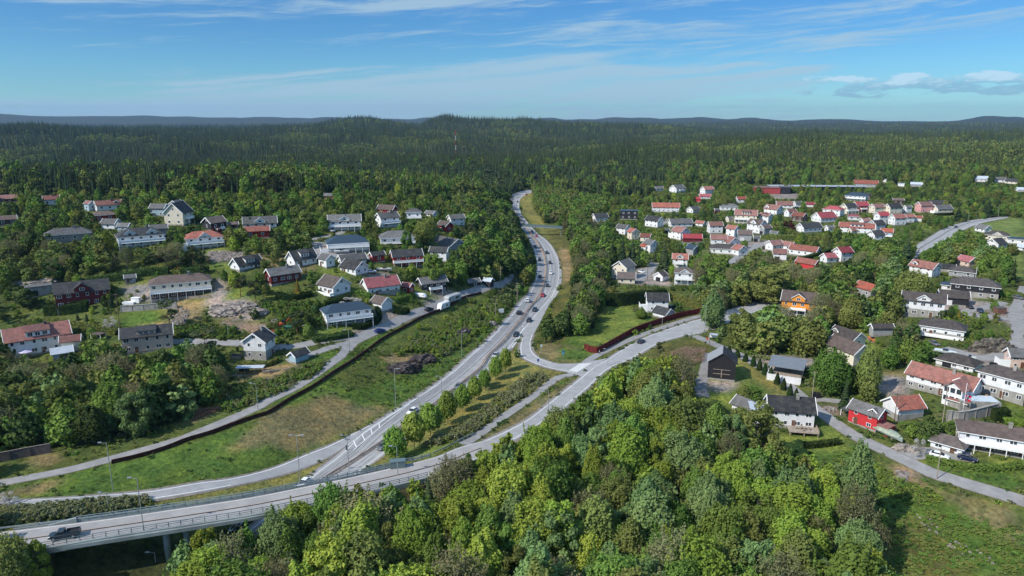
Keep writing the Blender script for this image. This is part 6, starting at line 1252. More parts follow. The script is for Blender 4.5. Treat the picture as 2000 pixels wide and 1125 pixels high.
for i in order:
    x, y = cand[i]; px, py = cpx[i], cpy[i]; s = F/czz[i]; rr = math.hypot(x, y)
    if rr > 1000: continue
    ix, iy = int(px/2), int(py/2); inview = 0 <= ix < RW and 0 <= iy < RH
    if inview and noplant[iy, ix]: continue
    if np.any((foot[:, 0]-x)**2+(foot[:, 1]-y)**2 < foot[:, 2]**2): continue
    if np.any((hero[:, 0]-x)**2+(hero[:, 1]-y)**2 < hero[:, 2]**2): continue
    k = rid[i]; phrase = 'between the gardens'
    forest = (py < 388 and px < 1270) or (py < 352 and px > 1700) or (py < 362) or (px < 1000 and py < 378) or (px < 120 and py < 382)
    if k >= 0: _, dens, keys, w, hr, phrase = regs[k]
    elif forest and px < 1300 and (py < 364 or 950 < px < 1020 or (px < 380 and py < 378)): dens, keys, w, hr, phrase = .95, ['spruce', 'pine', 'green', 'olive'], np.array([.86, .11, .02, .01]), (11, 19), 'at the edge of the far forest'
    elif forest and px > 1300: dens, keys, w, hr, phrase = .95, ['spruce', 'pine', 'green', 'olive', 'dark'], np.array([.28, .14, .22, .22, .14]), (8, 14), 'at the edge of the far forest'
    elif forest: dens, keys, w, hr, phrase = .95, ['spruce', 'pine', 'green', 'olive', 'lime'], np.array([.72, .12, .08, .06, .02]), (10, 17), 'at the edge of the far forest'
    elif px > 2010 or px < -10: dens, keys, w, hr, phrase = .7, gk, gw, (3, 8), 'outside the frame'
    elif py > 700: continue
    elif py > 560: dens, keys, w, hr = .5, gk, gw, (1.5, 4.5)
    else: dens, keys, w, hr = (1 if py < 500 else .95), gk, gw, GARD[1]; phrase = 'between the gardens on the left hill' if px < 1000 else 'between the gardens on the right'
    if rng.random() > dens: continue
    if k >= 0 and patch[i] > .25 and rng.random() < .35: key = keys[0]
    else: key = keys[rng.choice(len(keys), p=w)]
    if forest and k < 0 and rng.random() < .6 and py > 358 and 380 < px < 960 and math.sin(x/60+2)*math.sin(y/45+x/90) > .1: key = ('green', 'olive')[int(rng.random() < .5)]
    h = rng.uniform(*hr)
    if key == 'bush': h = min(h, rng.uniform(1.2, 3))
    asp = {'spruce': .40, 'pine': .48, 'bush': 1.2}.get(key, .80)*rng.uniform(.85, 1.15)
    if forest and k < 0 and key not in ('spruce', 'pine'): asp *= .75
    if k == 0: h *= rng.choice([.8, 1, 1.15]); asp *= rng.choice([.72, .85, 1.0])
    cphi = y/math.hypot(y, CAMZ); done = False; tol = .045 if k == 0 else .10 if y < 260 else .26
    for sc in (1, .72, .5, .33):
        hh = h*sc; hp = hh*s*cphi; wp = hh*asp*s; a0 = max(0, int((px-wp*.42)/2)); a1 = min(RW, int((px+wp*.42)/2)+1); b0 = max(0, int((py-hp)/2)); b1 = min(RH, int((py-.1*hp)/2)+1)
        if a1 <= a0 or b1 <= b0: done = True; break
        blk = keep[b0:b1, a0:a1]; f = np.count_nonzero(blk > y+2)/blk.size
        if f < tol: done = True; break
        if hh < 1.6: break
    if not done: continue
    trees.append((float(x), float(y), float(cz[i]), hh, hh*asp, key, phrase, hp*wp))
print('trees', len(trees))
kindof = lambda k: 'broadleaf' if k in ('lime', 'green', 'blue', 'olive', 'dark') else k
LIM = dict(broadleaf=300, bud=120, spruce=120, pine=120, bush=260)
LAND = [(L_.split('|')[0].split(), L_.split('|')[1]) for L_ in '''840 990|the big foreground spruce
1226 840|the tall poplar
1665 960|the tall pale tree
1470 850|the willow by the white house
1289 685|the lone slender pine
600 955|the bridge crossing
460 1030|the car below the bridge
1070 790|the verge lamp
1618 730|the round tree by the east road
1408 715|the barn
1530 815|the white deck house
1690 815|the small bright red house
1840 750|the large villa
1935 860|the wide white balcony house
1536 712|the modern carport
1558 600|the orange house
1690 570|the half-hidden orange roof
1800 600|the white house at the garden bend
1900 565|the black timber house
1805 525|the orange-roofed house
1885 510|the small brown house
1835 650|the white terrace house
1652 680|the mossy roof
1283 590|the lawn house
1217 530|the cream house
1330 540|the forecourt
1170 430|the house at the woodland edge
1300 435|the twin-gabled house
1410 490|the low bungalow
1455 425|the two-storey cream house
1580 448|the black-roofed house
1645 498|the two bright red roofs
1720 435|the right-hand cluster
1800 408|the pink house
1860 445|the county road
1940 465|the dormer house
1500 370|the red school
1380 372|the forest edge house
30 368|the forest edge at far left
120 362|the woods above the small red roof
-40 345|the far woods at the left edge
80 670|the weathered-roof villa
290 665|the pinkish house
509 680|the white gabled house
677 615|the long balcony house
654 560|the white chalet
745 560|the large red roof
845 558|the black house
555 540|the maroon house
355 560|the beige bungalow
165 575|the dark red house
278 465|the two-dormer white house
400 470|the bright red hip roof
508 440|the central-gable house
590 508|the steep dark roof
675 478|the blue-roofed villa
775 465|the white hipped bungalow
757 432|the grey-roofed bay house
875 470|the grey chalet
795 505|the long red house
345 420|the tall cream house
210 405|the far twin-gabled house
640 385|the red cabin
880 595|the parked motorhomes
790 710|the dark rocks
1040 440|the foot bridge
1000 600|the green road sign
1030 375|the highway's far end
215 900|the start of the brown fence
50 890|the dark board fence
773 870|the nearest maple
60 560|the pale rock ledge
470 605|the rock outcrop
700 600|the narrow barn
130 760|the villa wood's left half
320 760|the wood below the pinkish house
560 760|the hillside footpath
860 640|the yellow bushes
200 390|the far left roofs
1000 1090|the middle of the bottom edge
1300 1080|the lower right of the wood
700 1090|the lower left of the wood
1450 1000|the wood right of the poplar'''.split('\n')]
LXY = np.array([[float(a), float(b)] for (a, b), _ in LAND]); ORDN = ['nearest', 'second nearest', 'third nearest', 'fourth nearest', 'fifth nearest', 'sixth nearest', 'seventh nearest', 'eighth nearest', 'ninth nearest', 'tenth nearest', 'eleventh nearest', 'twelfth nearest', 'thirteenth nearest', 'fourteenth nearest', 'fifteenth nearest', 'sixteenth nearest', 'seventeenth nearest', 'eighteenth nearest']
def name_all(lst):
    """labels that count outward from the landmark beside each tree"""
    cells_ = {}
    for k, t in enumerate(lst):
        px, py, zz = project(t[0], t[1], t[2]+t[3]*.5); d = LXY-np.array([float(px), float(py)]); dd = np.hypot(d[:, 0], d[:, 1]*1.2); j = int(np.argmin(dd)); dx, dy = -d[j]
        way = ('right of' if dx > 0 else 'left of') if abs(dx) > abs(dy) else ('below' if dy > 0 else 'above'); cells_.setdefault((t[5], j, way), []).append((dd[j], k))
    out = {}
    for (key, j, way), v in cells_.items():
        v.sort(); nm = NAMES[key][2]
        for q, (_, k) in enumerate(v):
            if len(v) == 1: out[k] = '%s %s %s, the only one there' % (nm, way, LAND[j][1])
            elif q < len(ORDN): out[k] = '%s %s %s %s' % (ORDN[q], nm, way, LAND[j][1])
            else: out[k] = '%s farther out, %s %s' % (nm, way, LAND[j][1])
    return out
by = {}
for t in trees: by.setdefault(kindof(t[5]), []).append(t)
rest = []
for kd, L_ in by.items():
    L_.sort(key=lambda t: (not -5 < float(project(t[0], t[1], t[2])[0]) < 2005, -t[7]))
    names = name_all(L_[:LIM[kd]])
    for q, t in enumerate(L_[:LIM[kd]]):
        plant(t[5], t[0], t[1], t[2], t[3], t[4], label=names[q], group=('%ss %s' % (NAMES[t[5]][1] if kd != 'bush' else 'bushe', t[6])))
    rest += L_[LIM[kd]:]
items = []
for t in rest:
    me, h0, w0 = LIGHT[t[5]][random.randrange(2)]; items.append((t[0], t[1], t[2], t[4]/w0, t[3]/h0, random.uniform(0, 6.28), me))
scatter('woodland', 'mixed trees and bushes that fill the gaps between houses and the nearer forest', items)
print('rest', len(items))
# far forest
def far_tree(kind, i):
    g = np.random.default_rng(300+i)
    if kind == 'c': V, Q = conifer(300+i, 18, 4.6, 8, 6, 1, z0=.05); return np_mesh('far_forest_conifer', V, Q, LEAF['far_con'])
    V, Q = leaves(300+i, 12, 9, 130, 1.9, z0=.0, nl=14, rough=.4); return np_mesh('far_forest_broadleaf', V, Q, LEAF['far_dec'])
fc = [far_tree('c', i) for i in range(4)]; fd = [far_tree('b', i) for i in range(3)]
def ring(r0, r1, sp, sc):
    n = int(.5*(2*R(41.5))*(r1*r1-r0*r0)/(sp*sp)); a = rng.uniform(-R(41.5), R(41.5), n); r = np.sqrt(rng.uniform(r0*r0, r1*r1, n)); x = r*np.sin(a); y = r*np.cos(a); z = H(x, y); out = []
    pt = np.sin(x/95+2*np.sin(y/170))*np.sin(y/120+1.3*np.sin(x/150))+.45*np.sin(x/31)*np.sin(y/37); big = .82+.28*np.sin(x/63+np.sin(y/80))*np.sin(y/55+2*np.sin(x/110)); east = smooth(200, 900, x)
    for k in range(n):
        d = rng.random() < np.clip(.03+.70*(pt[k] > .50)+.8*east[k]*(r[k] < 2000)*(pt[k] > -.5), 0, .85)
        m_ = fd[rng.integers(3)] if d else fc[rng.integers(4)]; s_ = sc*rng.uniform(.75, 1.2)*big[k]; out.append((x[k], y[k], z[k]-.4, s_*(1.05 if not d else .95), s_*rng.uniform(.85, 1.15), rng.uniform(0, 6.28), m_))
    return out
far_items = ring(985, 1500, 6.0, 1.0)+ring(1500, 2300, 8.8, 1.15)+ring(2300, 3700, 13.5, 1.35)+ring(3700, 6500, 34, 1.2)
hm = [t for t in far_items if not (abs(t[0]) < 0)]; scatter('forest', 'far forest of dark conifers with patches of lighter broadleaf trees', hm); print('far', len(hm))
# undergrowth
tuft = [NP('undergrowth_bush', leaves(500+i, 1, 1.4, 70, .34, z0=0, nl=6, shape='ball', rough=.9), LEAF[k]) for i, k in enumerate(('green', 'olive', 'dark', 'lime', 'bud', 'dark'))]
n = 130000; uy = 95+np.sqrt(rng.uniform(0, 1, n))*330; ux = rng.uniform(-1, 1, n)*(uy*.78+10); uz = H(ux, uy); px, py, _ = project(ux, uy, uz)
den = np.sin(ux/9+2*np.sin(uy/13))*np.sin(uy/8+1.5*np.sin(ux/11))+.6*np.sin(ux/3.1+uy/4.3)*np.sin(uy/2.7)
ok = (px > 0) & (px < 1999) & (py < 1124) & (py > 400) & (den > rng.uniform(-.5, 1.1, n)); ok[ok] &= ~noplant[(py[ok]/2).astype(int), (px[ok]/2).astype(int)]
low = np.ones(n)
for kind, s_, kp in ZONES:
    m_ = inside(P(s_), px, py)
    if kind in ('dry', 'straw', 'soil', 'lawn2', 'rock'): ok &= ~(m_ & (rng.random(n) < .75)); low[m_] = .5
    if kind in ('lawn', 'field', 'yard', 'gravel'): ok &= ~m_
    if kind == 'lush': low[m_] = .7
items = [(ux[k], uy[k], uz[k]-.1, low[k]*rng.uniform(.4, 1.3)*(1.7 if rng.random() < .15 else 1), low[k]*rng.uniform(.35, 1.2), rng.uniform(0, 6.28), tuft[rng.integers(6)]) for k in np.nonzero(ok)[0]]
scatter('undergrowth', 'low tussocks and scrub on the rough grass slopes', items); print('under', len(items))
# shrub beds
def bed(name, label, poly, n, hgt, keys):
    q = P(poly); xs = [a for a, _ in q]; ys = [b for _, b in q]; out = []; px = rng.uniform(min(xs), max(xs), n*4); py = rng.uniform(min(ys), max(ys), n*4); m_ = inside(q, px, py); px, py = px[m_][:n], py[m_][:n]; w = unproject(px, py)
    tf = [NP('shrub', leaves(540+i, 2, 2.4, 260, .3, z0=0, nl=9, shape='ball', rough=.9), LEAF[k]) for i, k in enumerate(keys)]
    for p in w: out.append((p[0], p[1], p[2]-.2, rng.uniform(.8, 1.3), hgt/2*rng.uniform(.75, 1.2), rng.uniform(0, 6.28), tf[rng.integers(len(tf))]))
    return scatter(name, label, out)
LEAF['bed'] = leaf_mat('bed_shrub', (.17,.185,.090), (.23,.24,.115), .2, .02, .15)
bed('shrub_bed', 'long mass of olive-grey shrubs between the young maples and the footway', '832 874, 846 862, 884 846, 940 808, 996 764, 1016 744, 1050 730, 1066 738, 1060 752, 1000 790, 930 842, 900 858, 860 870', 520, 2.0, ('bed', 'bed', 'olive'))
bed('shrub_bed', 'dense band of olive-grey shrubs between entry ramp and bridge approach', '-20 1022, -20 1000, 100 992, 200 982, 282 976, 292 986, 230 1000, 180 1004, 100 1016', 420, 1.7, ('bed', 'bed', 'olive'))

for nm_, lb_, pl_, n_, h_, ks_ in (('bank_shrubs', 'overgrown yellow-green scrub on the bank between hill road and highway', '770 700, 800 680, 840 655, 880 625, 930 600, 985 580, 1005 585, 985 610, 950 640, 915 668, 880 690, 860 700, 840 690, 800 688', 700, 2.2, ('olive', 'green', 'bed', 'lime')),
    ('bank_shrubs', 'low scrub between the hillside footpath and the storage shelter', '420 782, 480 748, 540 735, 600 712, 640 706, 620 728, 560 762, 500 786, 440 806', 300, 1.5, ('olive', 'green', 'bed')),
    ('hillside_scrub', 'dark scrub on the rocky hillside below the maroon house', '500 600, 540 590, 620 590, 660 610, 620 640, 560 660, 520 640, 545 620', 260, 1.8, ('dark', 'green', 'olive')),
    ('hillside_scrub', 'scrub along the lane below the building plot', '340 640, 420 635, 480 650, 470 664, 400 662, 350 656', 180, 1.5, ('dark', 'green', 'olive')),
    ('bank_shrubs', 'shaded scrub beside the left lanes at the bend', '985 600, 1010 575, 1030 548, 1042 530, 1036 500, 1024 500, 1016 530, 990 560, 960 590, 940 610, 960 620', 260, 2.0, ('dark', 'bed')),
    ('lane_scrub', 'rough scrub on the bank above the thuja row', '1400 664, 1440 682, 1500 700, 1570 715, 1640 735, 1590 760, 1560 742, 1500 706, 1440 688', 160, 1.6, ('green', 'olive', 'bed')),
    ('lane_scrub', 'weedy bank below the east road', '1620 890, 1700 900, 1760 935, 1850 975, 1780 985, 1700 950', 200, 1.0, ('green', 'olive', 'lime')),
    ('slope_scrub', 'thin scrub on the open slope at the lower right', '1730 1000, 1790 990, 1860 1000, 1990 1030, 2000 1120, 1760 1124, 1735 1060', 200, .7, ('green', 'olive', 'green')),
    ('lane_scrub', 'garden scrub under the villa with the pool', '1760 835, 1850 830, 1930 826, 1900 850, 1800 870', 120, 1.8, ('dark', 'green'))): bed(nm_, lb_, pl_, n_, h_, ks_)
# ------------------------------------------------------------------ vehicles
M_tyre = mat('tyre', (.018,.018,.02), .85, .2); M_rim = mat('rim', (.45,.45,.47), .4, .5, metal=.6); M_cglass = mat('car_glass', (.02,.025,.03), .08, .7, var=.2); M_lamp = mat('headlight', (.75,.75,.72), .2, .6); M_tail = mat('taillight', (.35,.02,.02), .3, .5)
CP = {}
def paintm(c):
    k = {'white': (.72,.73,.74), 'black': (.015,.016,.02), 'grey': (.12,.125,.13), 'silver': (.38,.39,.40), 'red': (.38,.015,.03), 'blue': (.018,.045,.20), 'dark blue': (.012,.02,.055), 'teal': (.022,.036,.045)}[c]
    if c not in CP: CP[c] = mat('car_paint_'+c.replace(' ', '_'), k, .28, .6, var=.05)
    return CP[c]
def loft(secs):
    """secs: list of (x, [(y,z)...]) cross-sections; closed skin"""
    b = MB(); n = len(secs[0][1]); vs = [(x, y, z) for x, pr in secs for y, z in pr]
    fs = [(k*n+i, k*n+(i+1) % n, (k+1)*n+(i+1) % n, (k+1)*n+i) for k in range(len(secs)-1) for i in range(n)]+[tuple(range(n-1, -1, -1)), tuple(range((len(secs)-1)*n, len(secs)*n))]
    b.add(vs, fs); return b
def sec(w, z0, z1, k=.12): return [(-w, z0+k), (-w+k, z0), (w-k, z0), (w, z0+k), (w, z1-k), (w-k, z1), (-w+k, z1), (-w, z1-k)]
def car(px, py, dx, dy, col, label, kind='car', name=None, cat=None, zoff=0., z=None, s=1.):
    if z is None: p = G(px, py); q = G(px+dx, py+dy)
    else: X, Y = plane_pt(px, py, z); p = Vector((X, Y, z)); X, Y = plane_pt(px+dx, py+dy, z); q = Vector((X, Y, z))
    d = q-p; r = empty(name or ('car' if kind == 'car' else kind), (p.x, p.y, p.z+.10+zoff), math.atan2(d.y, d.x)); tag(r, label, cat or 'car'); r.scale = (s, s, s); pm = paintm(col)
    if kind == 'pickup_truck':
        loft([(-2.65, sec(.86, .45, .98)), (-2.6, sec(.92, .4, 1.02)), (2.2, sec(.93, .4, 1.05)), (2.6, sec(.86, .42, .90))]).obj('body', pm, r)
        loft([(-.15, sec(.84, 1.0, 1.72)), (.9, sec(.80, 1.0, 1.74)), (1.45, sec(.84, 1.0, 1.08))]).obj('cab', pm, r)
        b = MB(); b.box(-2.55, -.25, -.86, -.80, 1.0, 1.32); b.box(-2.55, -.25, .80, .86, 1.0, 1.32); b.box(-2.6, -2.552, -.86, .86, .9, 1.32); b.obj('load_bed', pm, r); b = MB(); b.box(-2.5, -.3, -.79, .79, 1.01, 1.05); b.obj('bed_floor', M_dark, r)
        loft([(.93, sec(.70, 1.1, 1.70, .05)), (1.42, sec(.74, 1.08, 1.14, .02))]).obj('windscreen', M_cglass, r); wx = (1.65, -1.6)
        b = MB(); b.box(-.05, .85, -.855, -.80, 1.12, 1.6); b.box(-.05, .85, .80, .855, 1.12, 1.6); b.obj('side_window', M_cglass, r); R0 = .38; L = 2.58; hw = .92
    elif kind in ('van', 'motorhome', 'caravan'):
        h = {'van': 1.95, 'motorhome': 2.9, 'caravan': 2.6}[kind]; Lh = {'van': 2.5, 'motorhome': 3.2, 'caravan': 3.4}[kind]; w = .95 if kind == 'van' else 1.12
        loft([(-Lh, sec(w*.95, .45, h*.97, .2)), (-Lh+.15, sec(w, .4, h, .2)), (Lh-1.1, sec(w, .4, h, .2)), (Lh-(.6 if kind != 'caravan' else .3), sec(w*.96, .4, h*.93 if kind != 'van' else 1.75, .2)), (Lh, sec(w*.9, .45, 1.1 if kind != 'caravan' else h*.8, .15))]).obj('body', pm, r)
        b = MB(); b.box(Lh-1.0, Lh-.62, -w-.012, w+.012, 1.25, min(h-.4, 1.9)); b.box(-Lh*.6, -Lh*.1, -w-.012, w+.012, 1.3, min(h-.4, 1.9)); b.obj('side_window', M_cglass, r); wx = (Lh-.9, -Lh+1.1); R0 = .34; L = Lh-.02; hw = w
    else:
        loft([(-2.15, sec(.76, .42, .86, .1)), (-2.0, sec(.86, .3, .98, .12)), (-.9, sec(.89, .25, 1.0, .12)), (.9, sec(.89, .25, .98, .12)), (1.9, sec(.85, .3, .82, .14)), (2.15, sec(.72, .4, .68, .1))]).obj('body', pm, r)
        loft([(-1.75, sec(.66, .9, 1.08, .06)), (-1.15, sec(.66, .95, 1.44, .1)), (.1, sec(.66, .95, 1.47, .1)), (1.05, sec(.70, .92, .99, .03))]).obj('side_window', M_cglass, r)
        b = MB(); b.add([(-1.15, -.60, 1.452), (.12, -.60, 1.482), (.12, .60, 1.482), (-1.15, .60, 1.452), (-1.22, -.64, 1.40), (.2, -.64, 1.43), (.2, .64, 1.43), (-1.22, .64, 1.40)], [(0,1,2,3), (4,5,1,0), (5,6,2,1), (6,7,3,2), (7,4,0,3)]); b.obj('car_roof', pm, r); wx = (1.35, -1.32); R0 = .33; L = 2.13; hw = .86
    wm = MB(); wm.tube((0, -.11, 0), (0, .11, 0), R0, R0, 14); wme = wm.mesh('wheel', M_tyre, False); rm_ = MB(); rm_.tube((0, -.12, 0), (0, .12, 0), R0*.6, R0*.6, 10); rme = rm_.mesh('rim', M_rim)
    for a in wx:
        for sg in (-1, 1): w_ = link('wheel', wme, r); w_.location = (a, sg*(hw-.07), R0); link('rim', rme, w_)
    if kind != 'caravan':
        hl = MB(); hl.box(-.04, .04, -.16, .16, -.08, .08); hme = hl.mesh('headlight', M_lamp); tme = hl.mesh('taillight', M_tail)
        for sg in (-1, 1): o = link('headlight', hme, r); o.location = (L-.03, sg*(hw-.3), .66); o = link('taillight', tme, r); o.location = (-L+.02, sg*(hw-.26), .78)
    return r
for t in ((1028, 381, -8, 3, 'red', 'Small red car, topmost on the highway at the forest'), (1011, 395, -3, 8, 'black', 'Dark car just below the forest bend of the highway'), (1019, 425, 8, 12, 'grey', 'Grey car on the highway above the foot bridge, right-hand lanes'), (1031, 440, 6, 8, 'white', 'White car passing under the foot bridge'),
    (1039, 453, 6, 10, 'black', 'Black car just below the foot bridge, right-hand lanes'), (1028, 453, 6, 10, 'white', 'White car just below the foot bridge, left-hand lanes'), (1048, 463, 8, 12, 'red', 'Dark red car on the highway, second below the foot bridge'), (1035, 466, -6, -12, 'silver', 'Silver car in the left lanes near the foot bridge'), (1045, 483, -5, -14, 'grey', 'Grey car in the left lanes where the highway straightens'),
    (1068, 495, 5, 14, 'black', 'Black car in the right lanes opposite two dark cars'), (1054, 508, -2, -14, 'dark blue', 'Dark blue car in the left lanes beside the shaded bank'), (1074, 515, 2, 14, 'black', 'Black car ahead of the white one in the right lanes'), (1076, 535, 0, 14, 'white', 'White car in the right lanes at the widest part of the bend'), (1055, 542, 1, -14, 'black', 'Black car in the left lanes below the shaded bank'),
    (1069, 560, -3, 14, 'black', 'Black car in the right lanes ahead of the red one'), (1060, 579, -8, 14, 'red', 'Bright red car on the highway'), (1031, 589, 10, -14, 'white', 'White car in the left lanes opposite the red car'), (1044, 607, -10, 14, 'teal', 'Grey-green car in the right lanes beside the exit lane'), (1014, 613, 12, -14, 'black', 'Dark car in the left lanes near the green road sign'),
    (1033, 628, -12, 14, 'black', 'Black car in the right lanes by the exit lane'), (1008, 656, -14, 14, 'black', 'Black car next to the painted gore of the exit ramp'), (968, 697, -16, 16, 'silver', 'Silver car beside the young maples'), (895, 758, -16, 14, 'grey', 'Grey car hidden behind the fifth maple'), (806, 807, -18, 13, 'white', 'White hatchback on the lower highway near the merging lane'),
    (748, 876, -16, 13, 'grey', 'Dark car half hidden by the nearest maple'), (594, 948, -16, 14, 'white', 'Pale car just about to pass under the bridge'), (1252, 670, 20, -10, 'teal', 'Dark green car on the main road beside the red fence'), (742, 649, 20, -4, 'blue', 'Deep blue car parked on the grass by the hill road'), (838, 607, 20, -3, 'black', 'Black car at the edge of the hill road'),
    (648, 453, 10, 6, 'silver', 'Silver car in front of the garage under the balcony'), (725, 533, 14, 2, 'white', 'White car beside the slate-roofed white house'), (1312, 602, 8, -6, 'black', 'Black car parked beside the white lawn house'), (1323, 606, 8, -5, 'dark blue', 'Dark blue car parked behind the black one at the lawn house'), (1253, 533, 12, 2, 'white', 'White car on the grey forecourt of the cream house'),
    (1834, 894, 20, 5, 'white', 'White car on the lower right driveway'), (1889, 899, 20, 5, 'dark blue', 'Navy car parked right of the white one'), (1894, 602, 14, 8, 'black', 'Black car in the yard of the black timber house'), (1915, 610, 14, 9, 'dark blue', 'Dark car nearest the lane at the black timber house'), (1546, 508, 8, 4, 'red', 'Red car outside the red-brown roofed garage'), (1520, 507, 8, 2, 'white', 'White car outside the red-brown roofed garage'),
    (1867, 445, -8, 6, 'teal', 'Lone dark car on the far county road'), (1810, 552, 8, 4, 'silver', 'Silver car beside the small grey garage'), (1988, 584, 10, 2, 'grey', 'Grey car parked at the right edge by the yellow hedge'), (1824, 674, 12, 5, 'grey', 'Grey car below the white terrace house'), (1596, 576, 8, 3, 'white', 'White car behind the orange house')):
    car(*t)
car(127, 1050, -20, 3.2, 'teal', 'Dark blue-grey pickup truck driving left across the bridge', 'pickup_truck', cat='pickup truck', z=4.7)
car(462, 1034, -14, 16, 'silver', 'Silver car coming out from under the bridge', z=-2.9)
car(822, 582, 12, 8, 'white', 'White van outside the black house', 'van', cat='van'); car(866, 604, -14, 5, 'white', 'White motorhome parked at the noise fence', 'motorhome', cat='motorhome'); car(884, 590, -20, 7, 'silver', 'Large silver coach-like motorhome behind the smaller one', 'caravan', 'motorhome', 'motorhome', s=1.25)
mark(P('855 570, 915 565, 915 584, 868 604, 855 600'), True, True)
# boats
def boat(px, py, dx, dy, L, col, label, cover=None):
    p = G(px, py); q = G(px+dx, py+dy); d = q-p; r = tag(empty('boat', (p.x, p.y, p.z+.9), math.atan2(d.y, d.x)), label, 'boat'); W = L*.17
    secs = []
    for t, w in ((-.5, .8), (-.3, 1), (.1, 1), (.35, .62), (.5, .06)): secs.append((t*L, [(-w*W, .5), (-w*W*.75, -.1), (0, -.55), (w*W*.75, -.1), (w*W, .5), (0, .55)]))
    loft(secs).obj('hull', mat('boat_hull', col, .35, .5, var=.05), r)
    if cover: loft([(t*L, [(-w*W, .48), (-w*W*.6, 1.1*h), (0, 1.35*h), (w*W*.6, 1.1*h), (w*W, .48), (0, .45)]) for t, w, h in ((-.5, .8, .8), (-.2, 1.03, 1.1), (.2, .95, 1), (.42, .4, .7))]).obj('cover', mat('tarpaulin', cover, .7, .3, var=.2, scale=1.2, bump=.1, bscale=1.5), r)
    else: b = MB(); b.box(-L*.1, L*.12, -W*.6, W*.6, .553, 1.0); b.obj('cockpit', M_cglass, r)
    for t in (-.3, .25): b = MB(); b.box(t*L-.1, t*L+.1, -W*.8, W*.8, -1.2, -.25); b.obj('cradle', M_wood, r)
    mark([(px-20, py-8), (px+20, py-8), (px+20, py+6), (px-20, py+6)], True, True, dist=p.y)
    return r
boat(1732, 852, 20, 11, 9.5, (.30,.36,.33), 'Large boat under a grey-green tarpaulin beside the east road', (.27,.31,.24)); boat(1845, 692, 20, 2, 7, (.60,.68,.68), 'White and pale green motor boat on land by the ridge road'); boat(667, 495, 14, 0, 6.5, (.7,.7,.7), 'White boat parked under the long balcony of the blue-roofed villa')
boat(751, 530, 12, 3, 6.5, (.65,.64,.6), 'Pale boat on the yard beside the small red house'); boat(1703, 668, 10, 5, 5, (.50,.16,.05), 'Orange-brown wooden boat beside the dark shed'); boat(1893, 704, 10, 1, 3.6, (.65,.7,.66), 'Small pale dinghy at the ridge road junction')

# ------------------------------------------------------------------ lamp posts, poles, signs
M_pole = mat('galvanised_pole', (.30,.33,.32), .5, .5, metal=.3); M_wpole = mat('wooden_pole', (.15,.11,.085), .9, .1, var=.25); M_white = M_trim
def lamp(px, py, hpx, label, arms=1, dirx=-1, name='street_lamp', z=None):
    p = G(px, py) if z is None else Vector((*map(float, plane_pt(px, py, z)), z)); s = scale_at(p); h = hpx/s/math.cos(math.atan2(CAMZ-p.z, p.y)); r = tag(empty(name, p), label, 'street lamp')
    b = MB(); b.tube((0, 0, -.3), (0, 0, h), .10, .07, 8); b.obj('pole', M_pole, r)
    for a in ((-1, 1) if arms == 2 else (dirx,)):
        b = MB(); b.tube((0, 0, h-.1), (a*1.3, -.2, h+.12), .045, .04, 6); b.obj('arm', M_pole, r); b = MB(); b.box(a*1.3-.4, a*1.3+.4, -.36, -.04, h+.08, h+.24); b.obj('lamp_head', M_rim, r)
for t in ((586, 941, 86, 'Tall double-armed street lamp on the grass wedge by the bridge', 2), (221, 958, 88, 'Tall street lamp on the grass bank left of the entry ramp', 1, -1), (281, 1037, 96, 'Tall street lamp standing on the near side of the bridge', 1, -1, 'street_lamp', 4.7), (773, 792, 70, 'Street lamp on the grass bank below the dark rocks', 1, 1), (863, 776, 40, 'Street lamp at the highway median near the fourth maple', 1, -1),
    (682, 926, 72, 'Street lamp in the highway median just before the bridge', 1, -1), (777, 928, 54, 'Street lamp at the far railing beside the nearest maple', 1, -1, 'street_lamp', 4.7), (902, 697, 50, 'Grey street lamp on the bank below the yellow bushes', 1, 1), (1071, 808, 44, 'Street lamp on the verge between footway and main road', 1, -1), (1187, 714, 32, 'Low street lamp at the zebra crossing', 1, -1), (1293, 640, 20, 'Street lamp in front of the red fence', 1, -1),
    (1376, 650, 52, 'Street lamp at the right end of the red fence', 1, -1), (446, 658, 26, 'Street lamp beside the lane below the building plot', 1, -1), (602, 658, 22, 'Street lamp beside the low hedge in the garden lane', 1, -1), (683, 688, 43, 'Street lamp at the fork of the hill road', 1, -1), (213, 998, 34, 'Short grey post in the lower-left shrub bed', 1, -1), (504, 800, 50, 'Street lamp beside the hillside footpath', 1, -1),
    (990, 684, 36, 'Slender street lamp in the median next to the exit ramp', 1, 1), (1054, 508, 12, 'Small lamp beside the left lanes at the bend', 1, 1), (1890, 436, 20, 'Street lamp on the left side of the far county road', 1, -1), (1949, 424, 18, 'Street lamp near the dark spruce on the county road', 1, -1), (1739, 512, 14, 'Street lamp in the trees under the right cluster', 1, -1), (1853, 460, 18, 'Street lamp on the right side of the county road', 1, -1), (1805, 487, 16, 'Street lamp at the lowest visible piece of county road', 1, -1), (304, 1098, 18, 'Street lamp top below the bridge deck', 1, -1)): lamp(*t)
def pole(px, py, hpx, label, m=None, bars=1, r=.13, name='utility_pole', cat='utility pole'):
    p = G(px, py); s = scale_at(p); h = hpx/s/math.cos(math.atan2(CAMZ-p.z, p.y)); e = tag(empty(name, p), label, cat); b = MB(); b.tube((0, 0, -.3), (0, 0, h), r, r*.75, 8); b.obj('pole', m or M_wpole, e)
    for k in range(bars): b = MB(); b.box(-.9, .9, -.16, -.08, h-.5-k*.9, h-.38-k*.9); b.obj('cross_arm', m or M_wpole, e)
    return e, h
